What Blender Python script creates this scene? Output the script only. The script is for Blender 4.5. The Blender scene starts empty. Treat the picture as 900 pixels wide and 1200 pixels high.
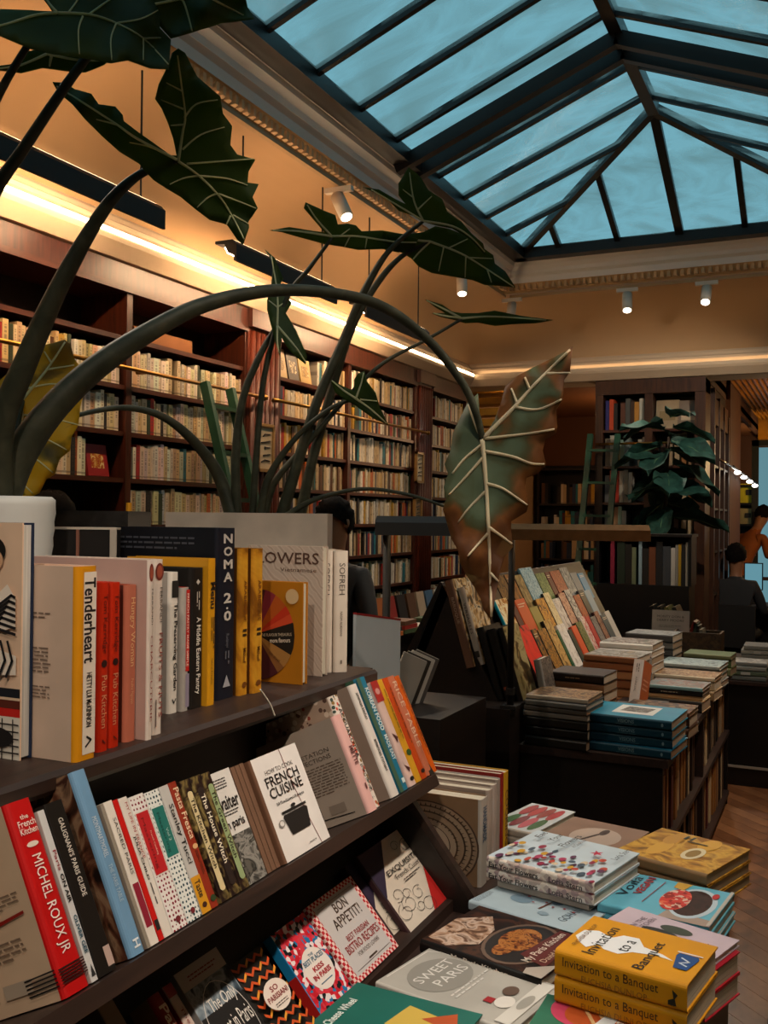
import bpy, bmesh, math, random
from math import sin, cos, pi, radians, atan, sqrt
from mathutils import Vector, Matrix
from mathutils.geometry import delaunay_2d_cdt
R = random.Random(7)
scene = bpy.context.scene
col = scene.collection

# ---------------------------------------------------------------- camera
FPX = 1150.0
CAM = Vector((0, 0, 1.6))
TH, PIT, ROLL = atan(535 / FPX), atan(6.4 / FPX), 0.0105
_fh = Vector((-sin(TH), cos(TH), 0)); _r = Vector((cos(TH), sin(TH), 0)); _z = Vector((0, 0, 1))
FWD = _fh * cos(PIT) + _z * sin(PIT); _u = -_fh * sin(PIT) + _z * cos(PIT)
RGT = _r * cos(ROLL) + _u * sin(ROLL); UPV = -_r * sin(ROLL) + _u * cos(ROLL)
cam_data = bpy.data.cameras.new('camera'); cam = bpy.data.objects.new('camera', cam_data); col.objects.link(cam)
cam_data.sensor_fit = 'VERTICAL'; cam_data.sensor_height = 36; cam_data.lens = FPX / 1200 * 36
cam_data.clip_start = 0.05
m3 = Matrix((RGT, UPV, -FWD)).transposed()
cam.matrix_world = Matrix.Translation(CAM) @ m3.to_4x4()
scene.camera = cam

# ---------------------------------------------------------------- world, exposure
scene.view_settings.view_transform = 'Standard'; scene.view_settings.look = 'None'
scene.view_settings.gamma = 1; scene.view_settings.use_curve_mapping = False
scene.view_settings.exposure = 0.45
SKY = (0.17, 0.38, 0.45)
world = bpy.data.worlds.new('overcast_sky'); scene.world = world; world.use_nodes = True
_bg = world.node_tree.nodes['Background']; _bg.inputs['Color'].default_value = (*SKY, 1); _bg.inputs['Strength'].default_value = 0.88

# daylight entering through the skylight opening (portal only guides the sky's own light)
pl = bpy.data.lights.new('skylight_portal', 'AREA'); pl.shape = 'RECTANGLE'; pl.size = 2.7; pl.size_y = 11.6
pl.cycles.is_portal = True
po = bpy.data.objects.new('skylight_portal', pl); col.objects.link(po); po.location = (-1.2, 2.6, 3.93)
SPOT_W = 62.0      # ceiling track spots
STRIP_E = 14.0     # light strip over the bookcases

# ---------------------------------------------------------------- pixel -> place
def ray(px, py): return FWD + RGT * ((px - 450) / FPX) - UPV * ((py - 600) / FPX)
def onplane(px, py, p, n):
    d = ray(px, py); p = Vector(p); n = Vector(n)
    return CAM + d * ((p - CAM).dot(n) / d.dot(n))
def onZ(px, py, z): return onplane(px, py, (0, 0, z), (0, 0, 1))
def onX(px, py, x): return onplane(px, py, (x, 0, 0), (1, 0, 0))
def onY(px, py, y): return onplane(px, py, (0, y, 0), (0, 1, 0))
def at(px, py, d): return CAM + ray(px, py) * d

# ---------------------------------------------------------------- materials
def lin(c):
    c = c / 255.0
    return c / 12.92 if c <= 0.04045 else ((c + 0.055) / 1.055) ** 2.4
def rgb(h): return (lin(int(h[0:2], 16)), lin(int(h[2:4], 16)), lin(int(h[4:6], 16)))
_M = {}
def nodes_of(name):
    m = bpy.data.materials.new(name); m.use_nodes = True
    nt = m.node_tree; b = nt.nodes['Principled BSDF']
    return m, nt, b
def N(nt, t, **kw):
    n = nt.nodes.new(t)
    for k, v in kw.items():
        if k in n.inputs: n.inputs[k].default_value = v
        else: setattr(n, k, v)
    return n
def noise_mix(nt, b, c1, c2, scale, detail=3.0, lo=0.35, hi=0.65, coord='Object', stretch=None, rough=None, dist=0.0):
    tc = N(nt, 'ShaderNodeTexCoord'); src = tc.outputs[coord]
    if stretch:
        mp = N(nt, 'ShaderNodeMapping'); mp.inputs['Scale'].default_value = stretch
        nt.links.new(src, mp.inputs['Vector']); src = mp.outputs[0]
    n = N(nt, 'ShaderNodeTexNoise', Scale=scale, Detail=detail, Distortion=dist); nt.links.new(src, n.inputs['Vector'])
    r = N(nt, 'ShaderNodeValToRGB'); r.color_ramp.elements[0].position = lo; r.color_ramp.elements[1].position = hi
    r.color_ramp.elements[0].color = (*c1, 1); r.color_ramp.elements[1].color = (*c2, 1)
    nt.links.new(n.outputs['Fac'], r.inputs[0]); nt.links.new(r.outputs[0], b.inputs['Base Color'])
    return n, r
def bump(nt, b, src, strength=0.2, distance=0.01):
    bp = N(nt, 'ShaderNodeBump', Strength=strength, Distance=distance)
    nt.links.new(src, bp.inputs['Height']); nt.links.new(bp.outputs[0], b.inputs['Normal'])
def mul(c, k): return tuple(min(1, x * k) for x in c)
def paint(hexc, rough=0.5, var=0.12, scale=6.0, spec=0.4):
    """plain coloured surface with slight mottling"""
    k = ('p', hexc, rough, var, scale)
    if k in _M: return _M[k]
    m, nt, b = nodes_of('paint_' + hexc); c = rgb(hexc)
    noise_mix(nt, b, mul(c, 1 - var), mul(c, 1 + var * 0.6), scale)
    b.inputs['Roughness'].default_value = rough; b.inputs['Specular IOR Level'].default_value = spec
    _M[k] = m; return m
def cover(hexc):
    return paint(hexc, 0.45, 0.06, 14.0, 0.28)
def ink(hexc):
    k = ('i', hexc)
    if k in _M: return _M[k]
    m, nt, b = nodes_of('ink_' + hexc); b.inputs['Base Color'].default_value = (*rgb(hexc), 1); b.inputs['Roughness'].default_value = 0.5
    _M[k] = m; return m
def wood(name, c1, c2, rough=0.4, stretch=(14, 1.2, 14), scale=3.0):
    if name in _M: return _M[name]
    m, nt, b = nodes_of(name)
    n, r = noise_mix(nt, b, rgb(c1), rgb(c2), scale, 5.0, 0.3, 0.7, stretch=stretch, dist=0.6)
    b.inputs['Roughness'].default_value = rough; bump(nt, b, n.outputs['Fac'], 0.12, 0.004)
    _M[name] = m; return m
def emit(name, c, s):
    m = bpy.data.materials.new(name); m.use_nodes = True; nt = m.node_tree; nt.nodes.clear()
    o = N(nt, 'ShaderNodeOutputMaterial'); e = N(nt, 'ShaderNodeEmission'); e.inputs['Color'].default_value = (*c, 1); e.inputs['Strength'].default_value = s
    nt.links.new(e.outputs[0], o.inputs[0]); return m
def metal(name, c, rough=0.3):
    if name in _M: return _M[name]
    m, nt, b = nodes_of(name)
    n, r = noise_mix(nt, b, mul(rgb(c), 0.8), rgb(c), 30.0)
    b.inputs['Metallic'].default_value = 1; b.inputs['Roughness'].default_value = rough
    _M[name] = m; return m
def pattern(name, kind, cols, scale=60.0, rough=0.45, coord='Object'):
    """procedural printed patterns for covers"""
    if name in _M: return _M[name]
    m, nt, b = nodes_of(name); b.inputs['Roughness'].default_value = rough; b.inputs['Specular IOR Level'].default_value = 0.22
    C = [rgb(c) for c in cols]
    if name.startswith('art_'): C = [tuple(v ** 1.22 for v in c) for c in C]
    tc = N(nt, 'ShaderNodeTexCoord'); src = tc.outputs[coord]
    ramp = N(nt, 'ShaderNodeValToRGB'); cr = ramp.color_ramp
    def setramp(stops, const=True):
        if const: cr.interpolation = 'CONSTANT'
        while len(cr.elements) < len(stops): cr.elements.new(0.5)
        for e, (p, c) in zip(cr.elements, stops): e.position = p; e.color = (*c, 1)
    if kind == 'blobs':          # random cells in several colours
        v = N(nt, 'ShaderNodeTexVoronoi', Scale=scale); nt.links.new(src, v.inputs['Vector'])
        sp = N(nt, 'ShaderNodeSeparateColor'); nt.links.new(v.outputs['Color'], sp.inputs[0])
        setramp([(i / len(C), c) for i, c in enumerate(C)]); nt.links.new(sp.outputs[0], ramp.inputs[0])
    elif kind == 'dots':         # spots on ground
        v = N(nt, 'ShaderNodeTexVoronoi', Scale=scale, Randomness=0.25); nt.links.new(src, v.inputs['Vector'])
        setramp([(0, C[1]), (0.3, C[0])]); nt.links.new(v.outputs['Distance'], ramp.inputs[0])
    elif kind == 'terrazzo':
        v = N(nt, 'ShaderNodeTexVoronoi', Scale=scale); nt.links.new(src, v.inputs['Vector'])
        sp = N(nt, 'ShaderNodeSeparateColor'); nt.links.new(v.outputs['Color'], sp.inputs[0])
        setramp([(0, C[1]), (0.3, C[2]), (0.6, C[3])]); nt.links.new(sp.outputs[0], ramp.inputs[0])
        r2 = N(nt, 'ShaderNodeValToRGB'); r2.color_ramp.interpolation = 'CONSTANT'
        r2.color_ramp.elements[0].color = (1, 1, 1, 1); r2.color_ramp.elements[1].position = 0.42; r2.color_ramp.elements[1].color = (0, 0, 0, 1)
        nt.links.new(v.outputs['Distance'], r2.inputs[0])
        mx = N(nt, 'ShaderNodeMix', data_type='RGBA'); mx.inputs[6].default_value = (*C[0], 1)
        nt.links.new(r2.outputs[0], mx.inputs[0]); nt.links.new(ramp.outputs[0], mx.inputs[7]); nt.links.new(mx.outputs[2], b.inputs['Base Color']); _M[name] = m; return m
    elif kind == 'wave':
        w = N(nt, 'ShaderNodeTexWave', Scale=scale, Distortion=4.0); w.inputs['Detail Scale'].default_value = 1.0
        w.bands_direction = 'DIAGONAL'; nt.links.new(src, w.inputs['Vector'])
        setramp([(i / (len(C)), c) for i, c in enumerate(C)], False); nt.links.new(w.outputs['Fac'], ramp.inputs[0])
    elif kind == 'photo':        # smooth multi-tone photographic print
        n = N(nt, 'ShaderNodeTexNoise', Scale=scale, Detail=4.0, Distortion=1.2); nt.links.new(src, n.inputs['Vector'])
        setramp([(0.36 + 0.28 * i / max(1, len(C) - 1), c) for i, c in enumerate(C)], False); nt.links.new(n.outputs['Fac'], ramp.inputs[0])
    elif kind == 'check':
        ck = N(nt, 'ShaderNodeTexChecker', Scale=scale); ck.inputs[1].default_value = (*C[0], 1); ck.inputs[2].default_value = (*C[1], 1)
        nt.links.new(src, ck.inputs[0]); nt.links.new(ck.outputs[0], b.inputs['Base Color']); _M[name] = m; return m
    nt.links.new(ramp.outputs[0], b.inputs['Base Color'])
    _M[name] = m; return m

def pagemat(hexc='cfc6b4'):
    k = ('page', hexc)
    if k in _M: return _M[k]
    m, nt, b = nodes_of('page_edges_' + hexc); c = rgb(hexc)
    noise_mix(nt, b, mul(c, 0.55), c, 3.0, 2.0, 0.35, 0.6, coord='Object', stretch=(420, 2, 2))
    b.inputs['Roughness'].default_value = 0.8; _M[k] = m; return m
def objcolor(name, rough=0.5, streaks=False):
    """colour taken from each object's own colour value; streaks print small dark lettering on the spine"""
    if name in _M: return _M[name]
    m, nt, b = nodes_of(name); oi = N(nt, 'ShaderNodeObjectInfo'); out = oi.outputs['Color']
    if streaks:
        tc = N(nt, 'ShaderNodeTexCoord'); sx = N(nt, 'ShaderNodeSeparateXYZ'); nt.links.new(tc.outputs['Object'], sx.inputs[0])
        def mth(op, a_, b_=None):
            n_ = N(nt, 'ShaderNodeMath', operation=op)
            for i_, v_ in enumerate((a_, b_)):
                if v_ is None: continue
                if isinstance(v_, (int, float)): n_.inputs[i_].default_value = v_
                else: nt.links.new(v_, n_.inputs[i_])
            return n_.outputs[0]
        # one title line down the middle of the spine, broken into words, its start and length differing from book to book
        rnd = oi.outputs['Random']; zc = mth('ADD', sx.outputs[2], mth('MULTIPLY', rnd, 37.0))
        nz = N(nt, 'ShaderNodeTexNoise', Scale=22.0, Detail=0.0); nz.noise_dimensions = '1D'; nt.links.new(zc, nz.inputs['W'])
        word = mth('GREATER_THAN', nz.outputs['Fac'], 0.47)
        mid = mth('LESS_THAN', mth('ABSOLUTE', sx.outputs[0]), 0.2)
        span = mth('MULTIPLY', mth('GREATER_THAN', sx.outputs[2], mth('MULTIPLY', rnd, 0.5)), mth('LESS_THAN', sx.outputs[2], 0.9))
        foot = mth('MULTIPLY', mth('GREATER_THAN', sx.outputs[2], 0.05), mth('LESS_THAN', sx.outputs[2], 0.1))
        fac = mth('MULTIPLY', mth('MAXIMUM', mth('MULTIPLY', mth('MULTIPLY', word, mid), span), foot), 0.55)
        mx = N(nt, 'ShaderNodeMix', data_type='RGBA'); mx.inputs[7].default_value = (.05, .035, .03, 1)
        nt.links.new(fac, mx.inputs[0]); nt.links.new(out, mx.inputs[6]); out = mx.outputs[2]
    nt.links.new(out, b.inputs['Base Color']); b.inputs['Roughness'].default_value = rough
    _M[name] = m; return m

DARK = wood('dark_stained_wood', '130c09', '1e130e', 0.45)
MAHOG = wood('mahogany_wood', '2a1008', '4c1f0e', 0.38, (14, 14, 1.2))
SHELFW = wood('shelf_board_wood', '34150a', '4e220e', 0.4, (14, 1.2, 14))
BROWN = wood('walnut_shelf_wood', '20130e', '34211a', 0.5)
BLACK = paint('100c0b', 0.45, 0.1)
BLACKM = paint('161210', 0.6, 0.1)
WALLP = paint('b6926a', 0.75, 0.05, 1.5)
CREAM = paint('c9b398', 0.6, 0.05, 2.0)
GREENP = paint('1f4a35', 0.4, 0.1)
BRASS = metal('aged_brass', 'b98a45', 0.3)

# ---------------------------------------------------------------- object helpers
def tag(o, label=None, cat=None, group=None, kind=None):
    if label: o['label'] = label
    if cat: o['category'] = cat
    if group: o['group'] = group
    if kind: o['kind'] = kind
    return o
def mesh_obj(name, verts, faces, mats, parent=None, mi=None, smooth=False):
    me = bpy.data.meshes.new(name); me.from_pydata([tuple(v) for v in verts], [], faces)
    if not isinstance(mats, (list, tuple)): mats = [mats]
    for m in mats: me.materials.append(m)
    if mi: me.polygons.foreach_set('material_index', mi)
    if smooth: me.polygons.foreach_set('use_smooth', [True] * len(me.polygons))
    me.update()
    o = bpy.data.objects.new(name, me); col.objects.link(o)
    if parent: o.parent = parent
    return o
def data_obj(name, me, parent=None):
    o = bpy.data.objects.new(name, me); col.objects.link(o)
    if parent: o.parent = parent
    return o
def empty(name, loc=(0, 0, 0), rz=0.0):
    o = bpy.data.objects.new(name, None); col.objects.link(o); o.location = loc; o.rotation_euler = (0, 0, rz); o.empty_display_size = 0.1
    return o
class MB:
    """collects boxes, beams, tubes and prisms into one mesh"""
    def __init__(s): s.v = []; s.f = []; s.mi = []
    def add(s, vs, fs, m=0):
        n = len(s.v); s.v += [Vector(v) for v in vs]; s.f += [tuple(i + n for i in f) for f in fs]; s.mi += [m] * len(fs); return s
    def box(s, x0, x1, y0, y1, z0, z1, m=0):
        return s.add([(x, y, z) for z in (z0, z1) for y in (y0, y1) for x in (x0, x1)],
                     [(0, 2, 3, 1), (4, 5, 7, 6), (0, 1, 5, 4), (2, 6, 7, 3), (0, 4, 6, 2), (1, 3, 7, 5)], m)
    def beam(s, p, q, w, h, up=(0, 0, 1), m=0):
        p = Vector(p); q = Vector(q); d = (q - p).normalized(); sd = d.cross(Vector(up)).normalized(); u = sd.cross(d)
        vs = [a + sd * (i * w / 2) + u * (j * h / 2) for a in (p, q) for j in (-1, 1) for i in (-1, 1)]
        return s.add(vs, [(0, 1, 3, 2), (4, 6, 7, 5), (0, 4, 5, 1), (2, 3, 7, 6), (0, 2, 6, 4), (1, 5, 7, 3)], m)
    def prism(s, prof, axis, a0, a1, m=0):
        """profile of 2D points extruded along an axis ('x': prof=(y,z); 'y': prof=(x,z); 'z': prof=(x,y))"""
        def P(q, a): return {'x': (a, q[0], q[1]), 'y': (q[0], a, q[1]), 'z': (q[0], q[1], a)}[axis]
        n = len(prof); vs = [P(q, a0) for q in prof] + [P(q, a1) for q in prof]
        fs = [(i, (i + 1) % n, n + (i + 1) % n, n + i) for i in range(n)] + [tuple(range(n - 1, -1, -1)), tuple(range(n, 2 * n))]
        return s.add(vs, fs, m)
    def tube(s, pts, rad, seg=8, m=0, cap=True):
        pts = [Vector(p) for p in pts]; n = len(pts)
        if not isinstance(rad, (list, tuple)): rad = [rad] * n
        vs = []; ref = None
        for i, p in enumerate(pts):
            t = (pts[min(i + 1, n - 1)] - pts[max(i - 1, 0)]).normalized()
            if ref is None: ref = Vector((0, 0, 1)) if abs(t.z) < 0.9 else Vector((1, 0, 0))
            a = (ref - t * ref.dot(t)).normalized(); b = t.cross(a); ref = a
            vs += [p + (a * cos(2 * pi * k / seg) + b * sin(2 * pi * k / seg)) * rad[i] for k in range(seg)]
        fs = [(i * seg + k, i * seg + (k + 1) % seg, (i + 1) * seg + (k + 1) % seg, (i + 1) * seg + k) for i in range(n - 1) for k in range(seg)]
        if cap: fs += [tuple(range(seg - 1, -1, -1)), tuple((n - 1) * seg + k for k in range(seg))]
        return s.add(vs, fs, m)
    def lathe(s, prof, seg=20, c=(0, 0, 0), m=0):
        """prof: (radius, z) points"""
        vs = [(c[0] + r * cos(2 * pi * k / seg), c[1] + r * sin(2 * pi * k / seg), c[2] + z) for r, z in prof for k in range(seg)]
        fs = [(i * seg + k, i * seg + (k + 1) % seg, (i + 1) * seg + (k + 1) % seg, (i + 1) * seg + k) for i in range(len(prof) - 1) for k in range(seg)]
        return s.add(vs, fs, m)
    def build(s, name, mats, parent=None, smooth=False):
        return mesh_obj(name, s.v, s.f, mats, parent, s.mi, smooth)
def spline(pts, n=8):
    """Catmull-Rom through tuples of any length"""
    pts = [tuple(map(float, p)) for p in pts]; out = []
    for i in range(len(pts) - 1):
        p0 = pts[max(i - 1, 0)]; p1 = pts[i]; p2 = pts[i + 1]; p3 = pts[min(i + 2, len(pts) - 1)]
        for k in range(n):
            t = k / n
            out.append(tuple(0.5 * ((2 * b) + (-a + c) * t + (2 * a - 5 * b + 4 * c - d) * t * t + (-a + 3 * b - 3 * c + d) * t ** 3) for a, b, c, d in zip(p0, p1, p2, p3)))
    out.append(pts[-1]); return out
# ================================================================ THE SETTING
XL, XR, YB, YF = -3.3, 0.9, 9.0, -4.0
def struct(o): o['kind'] = 'structure'; return o
# ---- floor with chevron planks
FLOORB = wood('floor_base_wood', '2a170d', '3a2214', 0.5)
floor = struct(MB().box(-3.8, 1.6, -4.2, 16.4, -0.05, -0.004).build('floor', FLOORB))
pm = [wood('oak_plank_a', '66412a', '8c5c3a', 0.34, (3, 3, 14), 4), wood('oak_plank_b', '573520', '7a4c2e', 0.36, (3, 3, 14), 4), wood('oak_plank_c', '724a30', '986642', 0.33, (3, 3, 14), 4)]
CW, PW = 0.5, 0.088
step = PW / cos(pi / 4)
def plank_mesh(sgn, m):
    g = 0.0012; y = step - g * 2
    pts = [(g, 0), (CW - g, sgn * (CW)), (CW - g, sgn * CW + y), (g, y)]
    if sgn > 0: pass
    else: pts = [pts[0], pts[1], pts[2], pts[3]]
    b = MB().prism(pts, 'z', -0.004, 0.0); me = bpy.data.meshes.new('plank'); me.from_pydata([tuple(v) for v in b.v], [], b.f); me.materials.append(m); return me
pmesh = {(s, k): plank_mesh(s, pm[k]) for s in (1, -1) for k in range(3)}
for ci, x0 in enumerate([-1.2, -0.7, -0.2, 0.3]):
    s = 1 if ci % 2 == 0 else -1
    for j in range(56):
        y = 1.9 + j * step
        o = data_obj('plank', pmesh[(s, R.randrange(3))], floor); o.location = (x0, y - (0.5 if s > 0 else 0), 0)
# ---- walls
WOODW = paint('5a3418', 0.7, 0.1, 1.0)
struct(MB().box(-3.75, -3.62, YF - 0.1, 16.3, 0, 3.2).build('wall_left', WALLP))
struct(MB().box(XR, XR + 0.12, YF - 0.1, 16.3, 0, 3.3).build('wall_right', WALLP))
struct(MB().box(-3.75, XR + 0.12, YF - 0.12, YF, 0, 3.3).build('wall_front', WALLP))
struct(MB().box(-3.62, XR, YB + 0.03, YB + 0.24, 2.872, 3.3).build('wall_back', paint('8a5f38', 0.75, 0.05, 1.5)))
struct(MB().box(-3.75, XR + 0.12, 16.2, 16.3, 0, 3.2).build('wall_far', WOODW))
struct(MB().box(-3.62, -1.12, 12.6, 12.72, 0, 2.98).build('wall_alcove', WOODW))
struct(MB().box(-3.62, -1.1, YB + 0.22, 16.2, 2.93, 3.0).build('ceiling_alcove', paint('7a4a24', 0.7, 0.08, 1.0)))
# gilded ceiling of the room beyond, with raised ribs and border
GILD = paint('a06410', 0.4, 0.45, 2.5)
gc = struct(MB().box(-1.1, XR, YB + 0.22, 16.2, 3.1, 3.15).build('ceiling_beyond', GILD))
b = MB()
for k in range(9):
    x = -1.05 + k * 0.055
    b.box(x, x + 0.02, YB + 0.3, 15.6, 3.06, 3.1)
for x in (-0.35, -0.29, -0.1, 0.4): b.box(x, x + 0.035, YB + 0.3, 15.6, 3.05, 3.1)
b.box(-1.1, XR, 15.3, 16.2, 2.8, 3.1); b.build('rib', GILD, gc)
struct(MB().box(-1.12, -1.06, 10.9, 12.1, 0, 3.1).build('wall_passage', paint('4a2c18', 0.7, 0.1, 1.0)))
struct(MB().box(-1.14, -1.10, YB + 0.24, 16.2, 2.875, 3.16).build('wall_header', paint('4a2c18', 0.7, 0.1, 1.0)))

# ---- cove, cornice ring
def ring(prof, name, mat, smooth=True):
    cs = [(XL, YB, 1, -1), (XR, YB, -1, -1), (XR, YF, -1, 1), (XL, YF, 1, 1)]
    vs = []; n = len(prof)
    for x, y, sx, sy in cs: vs += [(x + sx * o, y + sy * o, z) for o, z in prof]
    fs = [(c * n + i, c * n + i + 1, ((c + 1) % 4) * n + i + 1, ((c + 1) % 4) * n + i) for c in range(4) for i in range(n - 1)]
    o = mesh_obj(name, vs, fs, mat)
    for p in o.data.polygons: p.use_smooth = smooth
    return struct(o)
arc = [(0.0 + 0.5 * (1 - cos(a)), 3.15 + 0.47 * sin(a)) for a in [i * pi / 2 / 10 for i in range(11)]]
ring([(0.0, 3.09)] + arc + [(0.52, 3.62)], 'ceiling', WALLP)
ring([(-0.32, 2.87), (0.0, 2.87), (0.03, 2.875), (0.09, 2.935), (0.10, 2.955), (0.10, 2.982), (0.095, 2.982), (0.09, 2.968), (0.03, 2.968), (0.03, 3.0), (0.055, 3.02), (0.055, 3.04), (0.03, 3.055), (0.02, 3.08), (0.0, 3.10)], 'trim_1', CREAM, False)
ring([(0.50, 3.625), (0.515, 3.635), (0.52, 3.66), (0.56, 3.70), (0.575, 3.705)], 'trim_2', paint('d2aa76', 0.6, 0.06, 2.0), False)
t3 = ring([(0.575, 3.70), (0.585, 3.75), (0.62, 3.77), (0.63, 3.80), (0.665, 3.83), (0.67, 3.86), (0.71, 3.87), (0.71, 3.93)], 'trim_3', paint('e4e0da', 0.55, 0.05, 2.0), False)
b = MB()   # scalloped bead course under the cornice
def bead(c, along):
    w = 0.021; pts = []
    a = Vector(along) * w
    o = Vector((0, 0, 1)); n = Vector((a.y, -a.x, 0)).normalized()
    b.add([c - a - o * 0.03, c + a - o * 0.03, c + a + o * 0.03, c - a + o * 0.03, c - a * 0.55 - o * 0.025 + n * 0.03, c + a * 0.55 - o * 0.025 + n * 0.03, c + a * 0.55 + o * 0.02 + n * 0.03, c - a * 0.55 + o * 0.02 + n * 0.03],
          [(4, 5, 6, 7), (0, 1, 5, 4), (1, 2, 6, 5), (2, 3, 7, 6), (3, 0, 4, 7)])
for i in range(170): bead(Vector((XL + 0.53, YB - 0.55 - i * 0.055, 3.675)), (0, 1, 0))
for i in range(56): bead(Vector((XL + 0.55 + i * 0.055, YB - 0.53, 3.675)), (1, 0, 0))
tag(b.build('bead_course', paint('d2aa7c', 0.6, 0.06, 2.0), t3), kind='stuff')

# ---- skylight: window_1 > pane, glazing_bar, ridge, hip, frame
FRAME = paint('15110f', 0.4, 0.15)
def glass_mat():
    m = bpy.data.materials.new('dusty_skylight_glass'); m.use_nodes = True; nt = m.node_tree; nt.nodes.clear()
    o = N(nt, 'ShaderNodeOutputMaterial'); tr = N(nt, 'ShaderNodeBsdfTransparent'); tr.inputs[0].default_value = (0.86, 0.93, 0.95, 1)
    tl = N(nt, 'ShaderNodeBsdfTranslucent'); tl.inputs[0].default_value = (0.62, 0.58, 0.54, 1)
    gl = N(nt, 'ShaderNodeBsdfGlossy'); gl.inputs['Roughness'].default_value = 0.1
    tc = N(nt, 'ShaderNodeTexCoord'); mp = N(nt, 'ShaderNodeMapping'); mp.inputs['Scale'].default_value = (1.2, 2.2, 1)
    n = N(nt, 'ShaderNodeTexNoise', Scale=1.6, Detail=6.0, Distortion=1.0); nt.links.new(tc.outputs['Object'], mp.inputs[0]); nt.links.new(mp.outputs[0], n.inputs['Vector'])
    r = N(nt, 'ShaderNodeValToRGB'); r.color_ramp.elements[0].position = 0.40; r.color_ramp.elements[0].color = (0.0, 0.0, 0.0, 1); r.color_ramp.elements[1].position = 0.66; r.color_ramp.elements[1].color = (0.8, 0.8, 0.8, 1)
    nt.links.new(n.outputs['Fac'], r.inputs[0])
    mx = N(nt, 'ShaderNodeMixShader'); nt.links.new(r.outputs[0], mx.inputs[0]); nt.links.new(tr.outputs[0], mx.inputs[1]); nt.links.new(tl.outputs[0], mx.inputs[2])
    m2 = N(nt, 'ShaderNodeMixShader'); m2.inputs[0].default_value = 0.06; nt.links.new(mx.outputs[0], m2.inputs[1]); nt.links.new(gl.outputs[0], m2.inputs[2])
    nt.links.new(m2.outputs[0], o.inputs[0]); return m
GLASS = glass_mat()
SX0, SX1, SXC, SY0, SY1, SZ, SZR = -2.6, 0.2, -1.2, -3.3, 8.3, 3.90, 4.46
HD = 1.35
win = empty('window_1', (0, 0, 0)); win['kind'] = 'structure'
def sz(x): return SZ + (SZR - SZ) * (1 - abs(x - SXC) / 1.4)
def inner(y):
    k = min(1.0, (SY1 - y) / HD, (y - SY0) / HD); return max(0.0, k) * 1.4
def pane(pts):
    c = sum((Vector(p) for p in pts), Vector()) / len(pts); pts = [Vector(p) for p in pts]
    n = (pts[1] - pts[0]).cross(pts[2] - pts[0]).normalized()
    if n.z < 0: n = -n
    k = len(pts); vs = [p - c for p in pts] + [p - c + n * 0.006 for p in pts]
    fs = [tuple(range(k)), tuple(range(2 * k - 1, k - 1, -1))] + [(i, (i + 1) % k, k + (i + 1) % k, k + i) for i in range(k)]
    o = mesh_obj('pane', vs, [fs[0]], GLASS, win); o.location = c
def gbar(p, q, w=0.034, h=0.045, name='glazing_bar'):
    p = Vector(p); q = Vector(q); c = (p + q) / 2
    o = MB().beam(p - c, q - c, w, h).build(name, FRAME, win); o.location = c
ys = [SY1 - 0.6, SY1 - 1.1, 6.7, 6.2, 5.5] + [5.0 - 0.5 * i for i in range(16)] + [SY0 + 0.6]
ys = sorted([SY0] + ys + [SY1])
for side in (-1, 1):
    for y0, y1 in zip(ys[:-1], ys[1:]):
        pts = [(SXC + side * 1.4, y0, SZ), (SXC + side * 1.4, y1, SZ)]
        i0, i1 = inner(y0), inner(y1)
        pts.append((SXC + side * (1.4 - i1), y1, SZ + (SZR - SZ) * i1 / 1.4))
        for yc in (SY1 - HD, SY0 + HD):
            if y0 < yc < y1: pts.append((SXC, yc, SZR))
        if i0 > 0.001: pts.append((SXC + side * (1.4 - i0), y0, SZ + (SZR - SZ) * i0 / 1.4))
        if i1 < 0.001: pts.pop(2)
        pane(pts)
    for y in ys[1:-1]:
        i = inner(y); gbar((SXC + side * 1.4, y, SZ), (SXC + side * (1.4 - i), y, SZ + (SZR - SZ) * i / 1.4))
    for yt in (5.92, 5.72, 1.95, 1.75):     # paired truss rafters
        gbar((SXC + side * 1.4, yt, SZ - 0.06), (SXC, yt, SZR - 0.06), 0.06, 0.085, 'truss_rafter')
    for ye, yi in ((SY1, SY1 - HD), (SY0, SY0 + HD)): gbar((SXC + side * 1.4, ye, SZ), (SXC, yi, SZR), 0.055, 0.07, 'hip')
for ye, yi in ((SY1, SY1 - HD), (SY0, SY0 + HD)):
    xs = [SXC + 0.5 * k for k in (-2, -1, 0, 1, 2)]
    def top(x):
        k = 1 - abs(x - SXC) / 1.4; return (x, ye + (yi - ye) * k, SZ + (SZR - SZ) * k)
    xe = [SX0] + xs + [SX1]
    for x0, x1 in zip(xe[:-1], xe[1:]):
        pts = [(x0, ye, SZ), (x1, ye, SZ)]
        if x1 < SX1: pts.append(top(x1))
        if x0 > SX0: pts.append(top(x0))
        pane(pts)
    for x in xs: gbar((x, ye, SZ), top(x), 0.045 if x != SXC else 0.065)
gbar((SXC, SY0 + HD, SZR), (SXC, SY1 - HD, SZR), 0.075, 0.09, 'ridge')
f = MB(); w = 0.10
f.box(SX0 - 0.02, SX0 + w, SY0, SY1, SZ - 0.04, SZ + 0.05).box(SX1 - w, SX1 + 0.02, SY0, SY1, SZ - 0.04, SZ + 0.05).box(SX0, SX1, SY1 - w, SY1 + 0.02, SZ - 0.04, SZ + 0.05).box(SX0, SX1, SY0 - 0.02, SY0 + w, SZ - 0.04, SZ + 0.05)
f.build('frame', FRAME, win)

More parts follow.
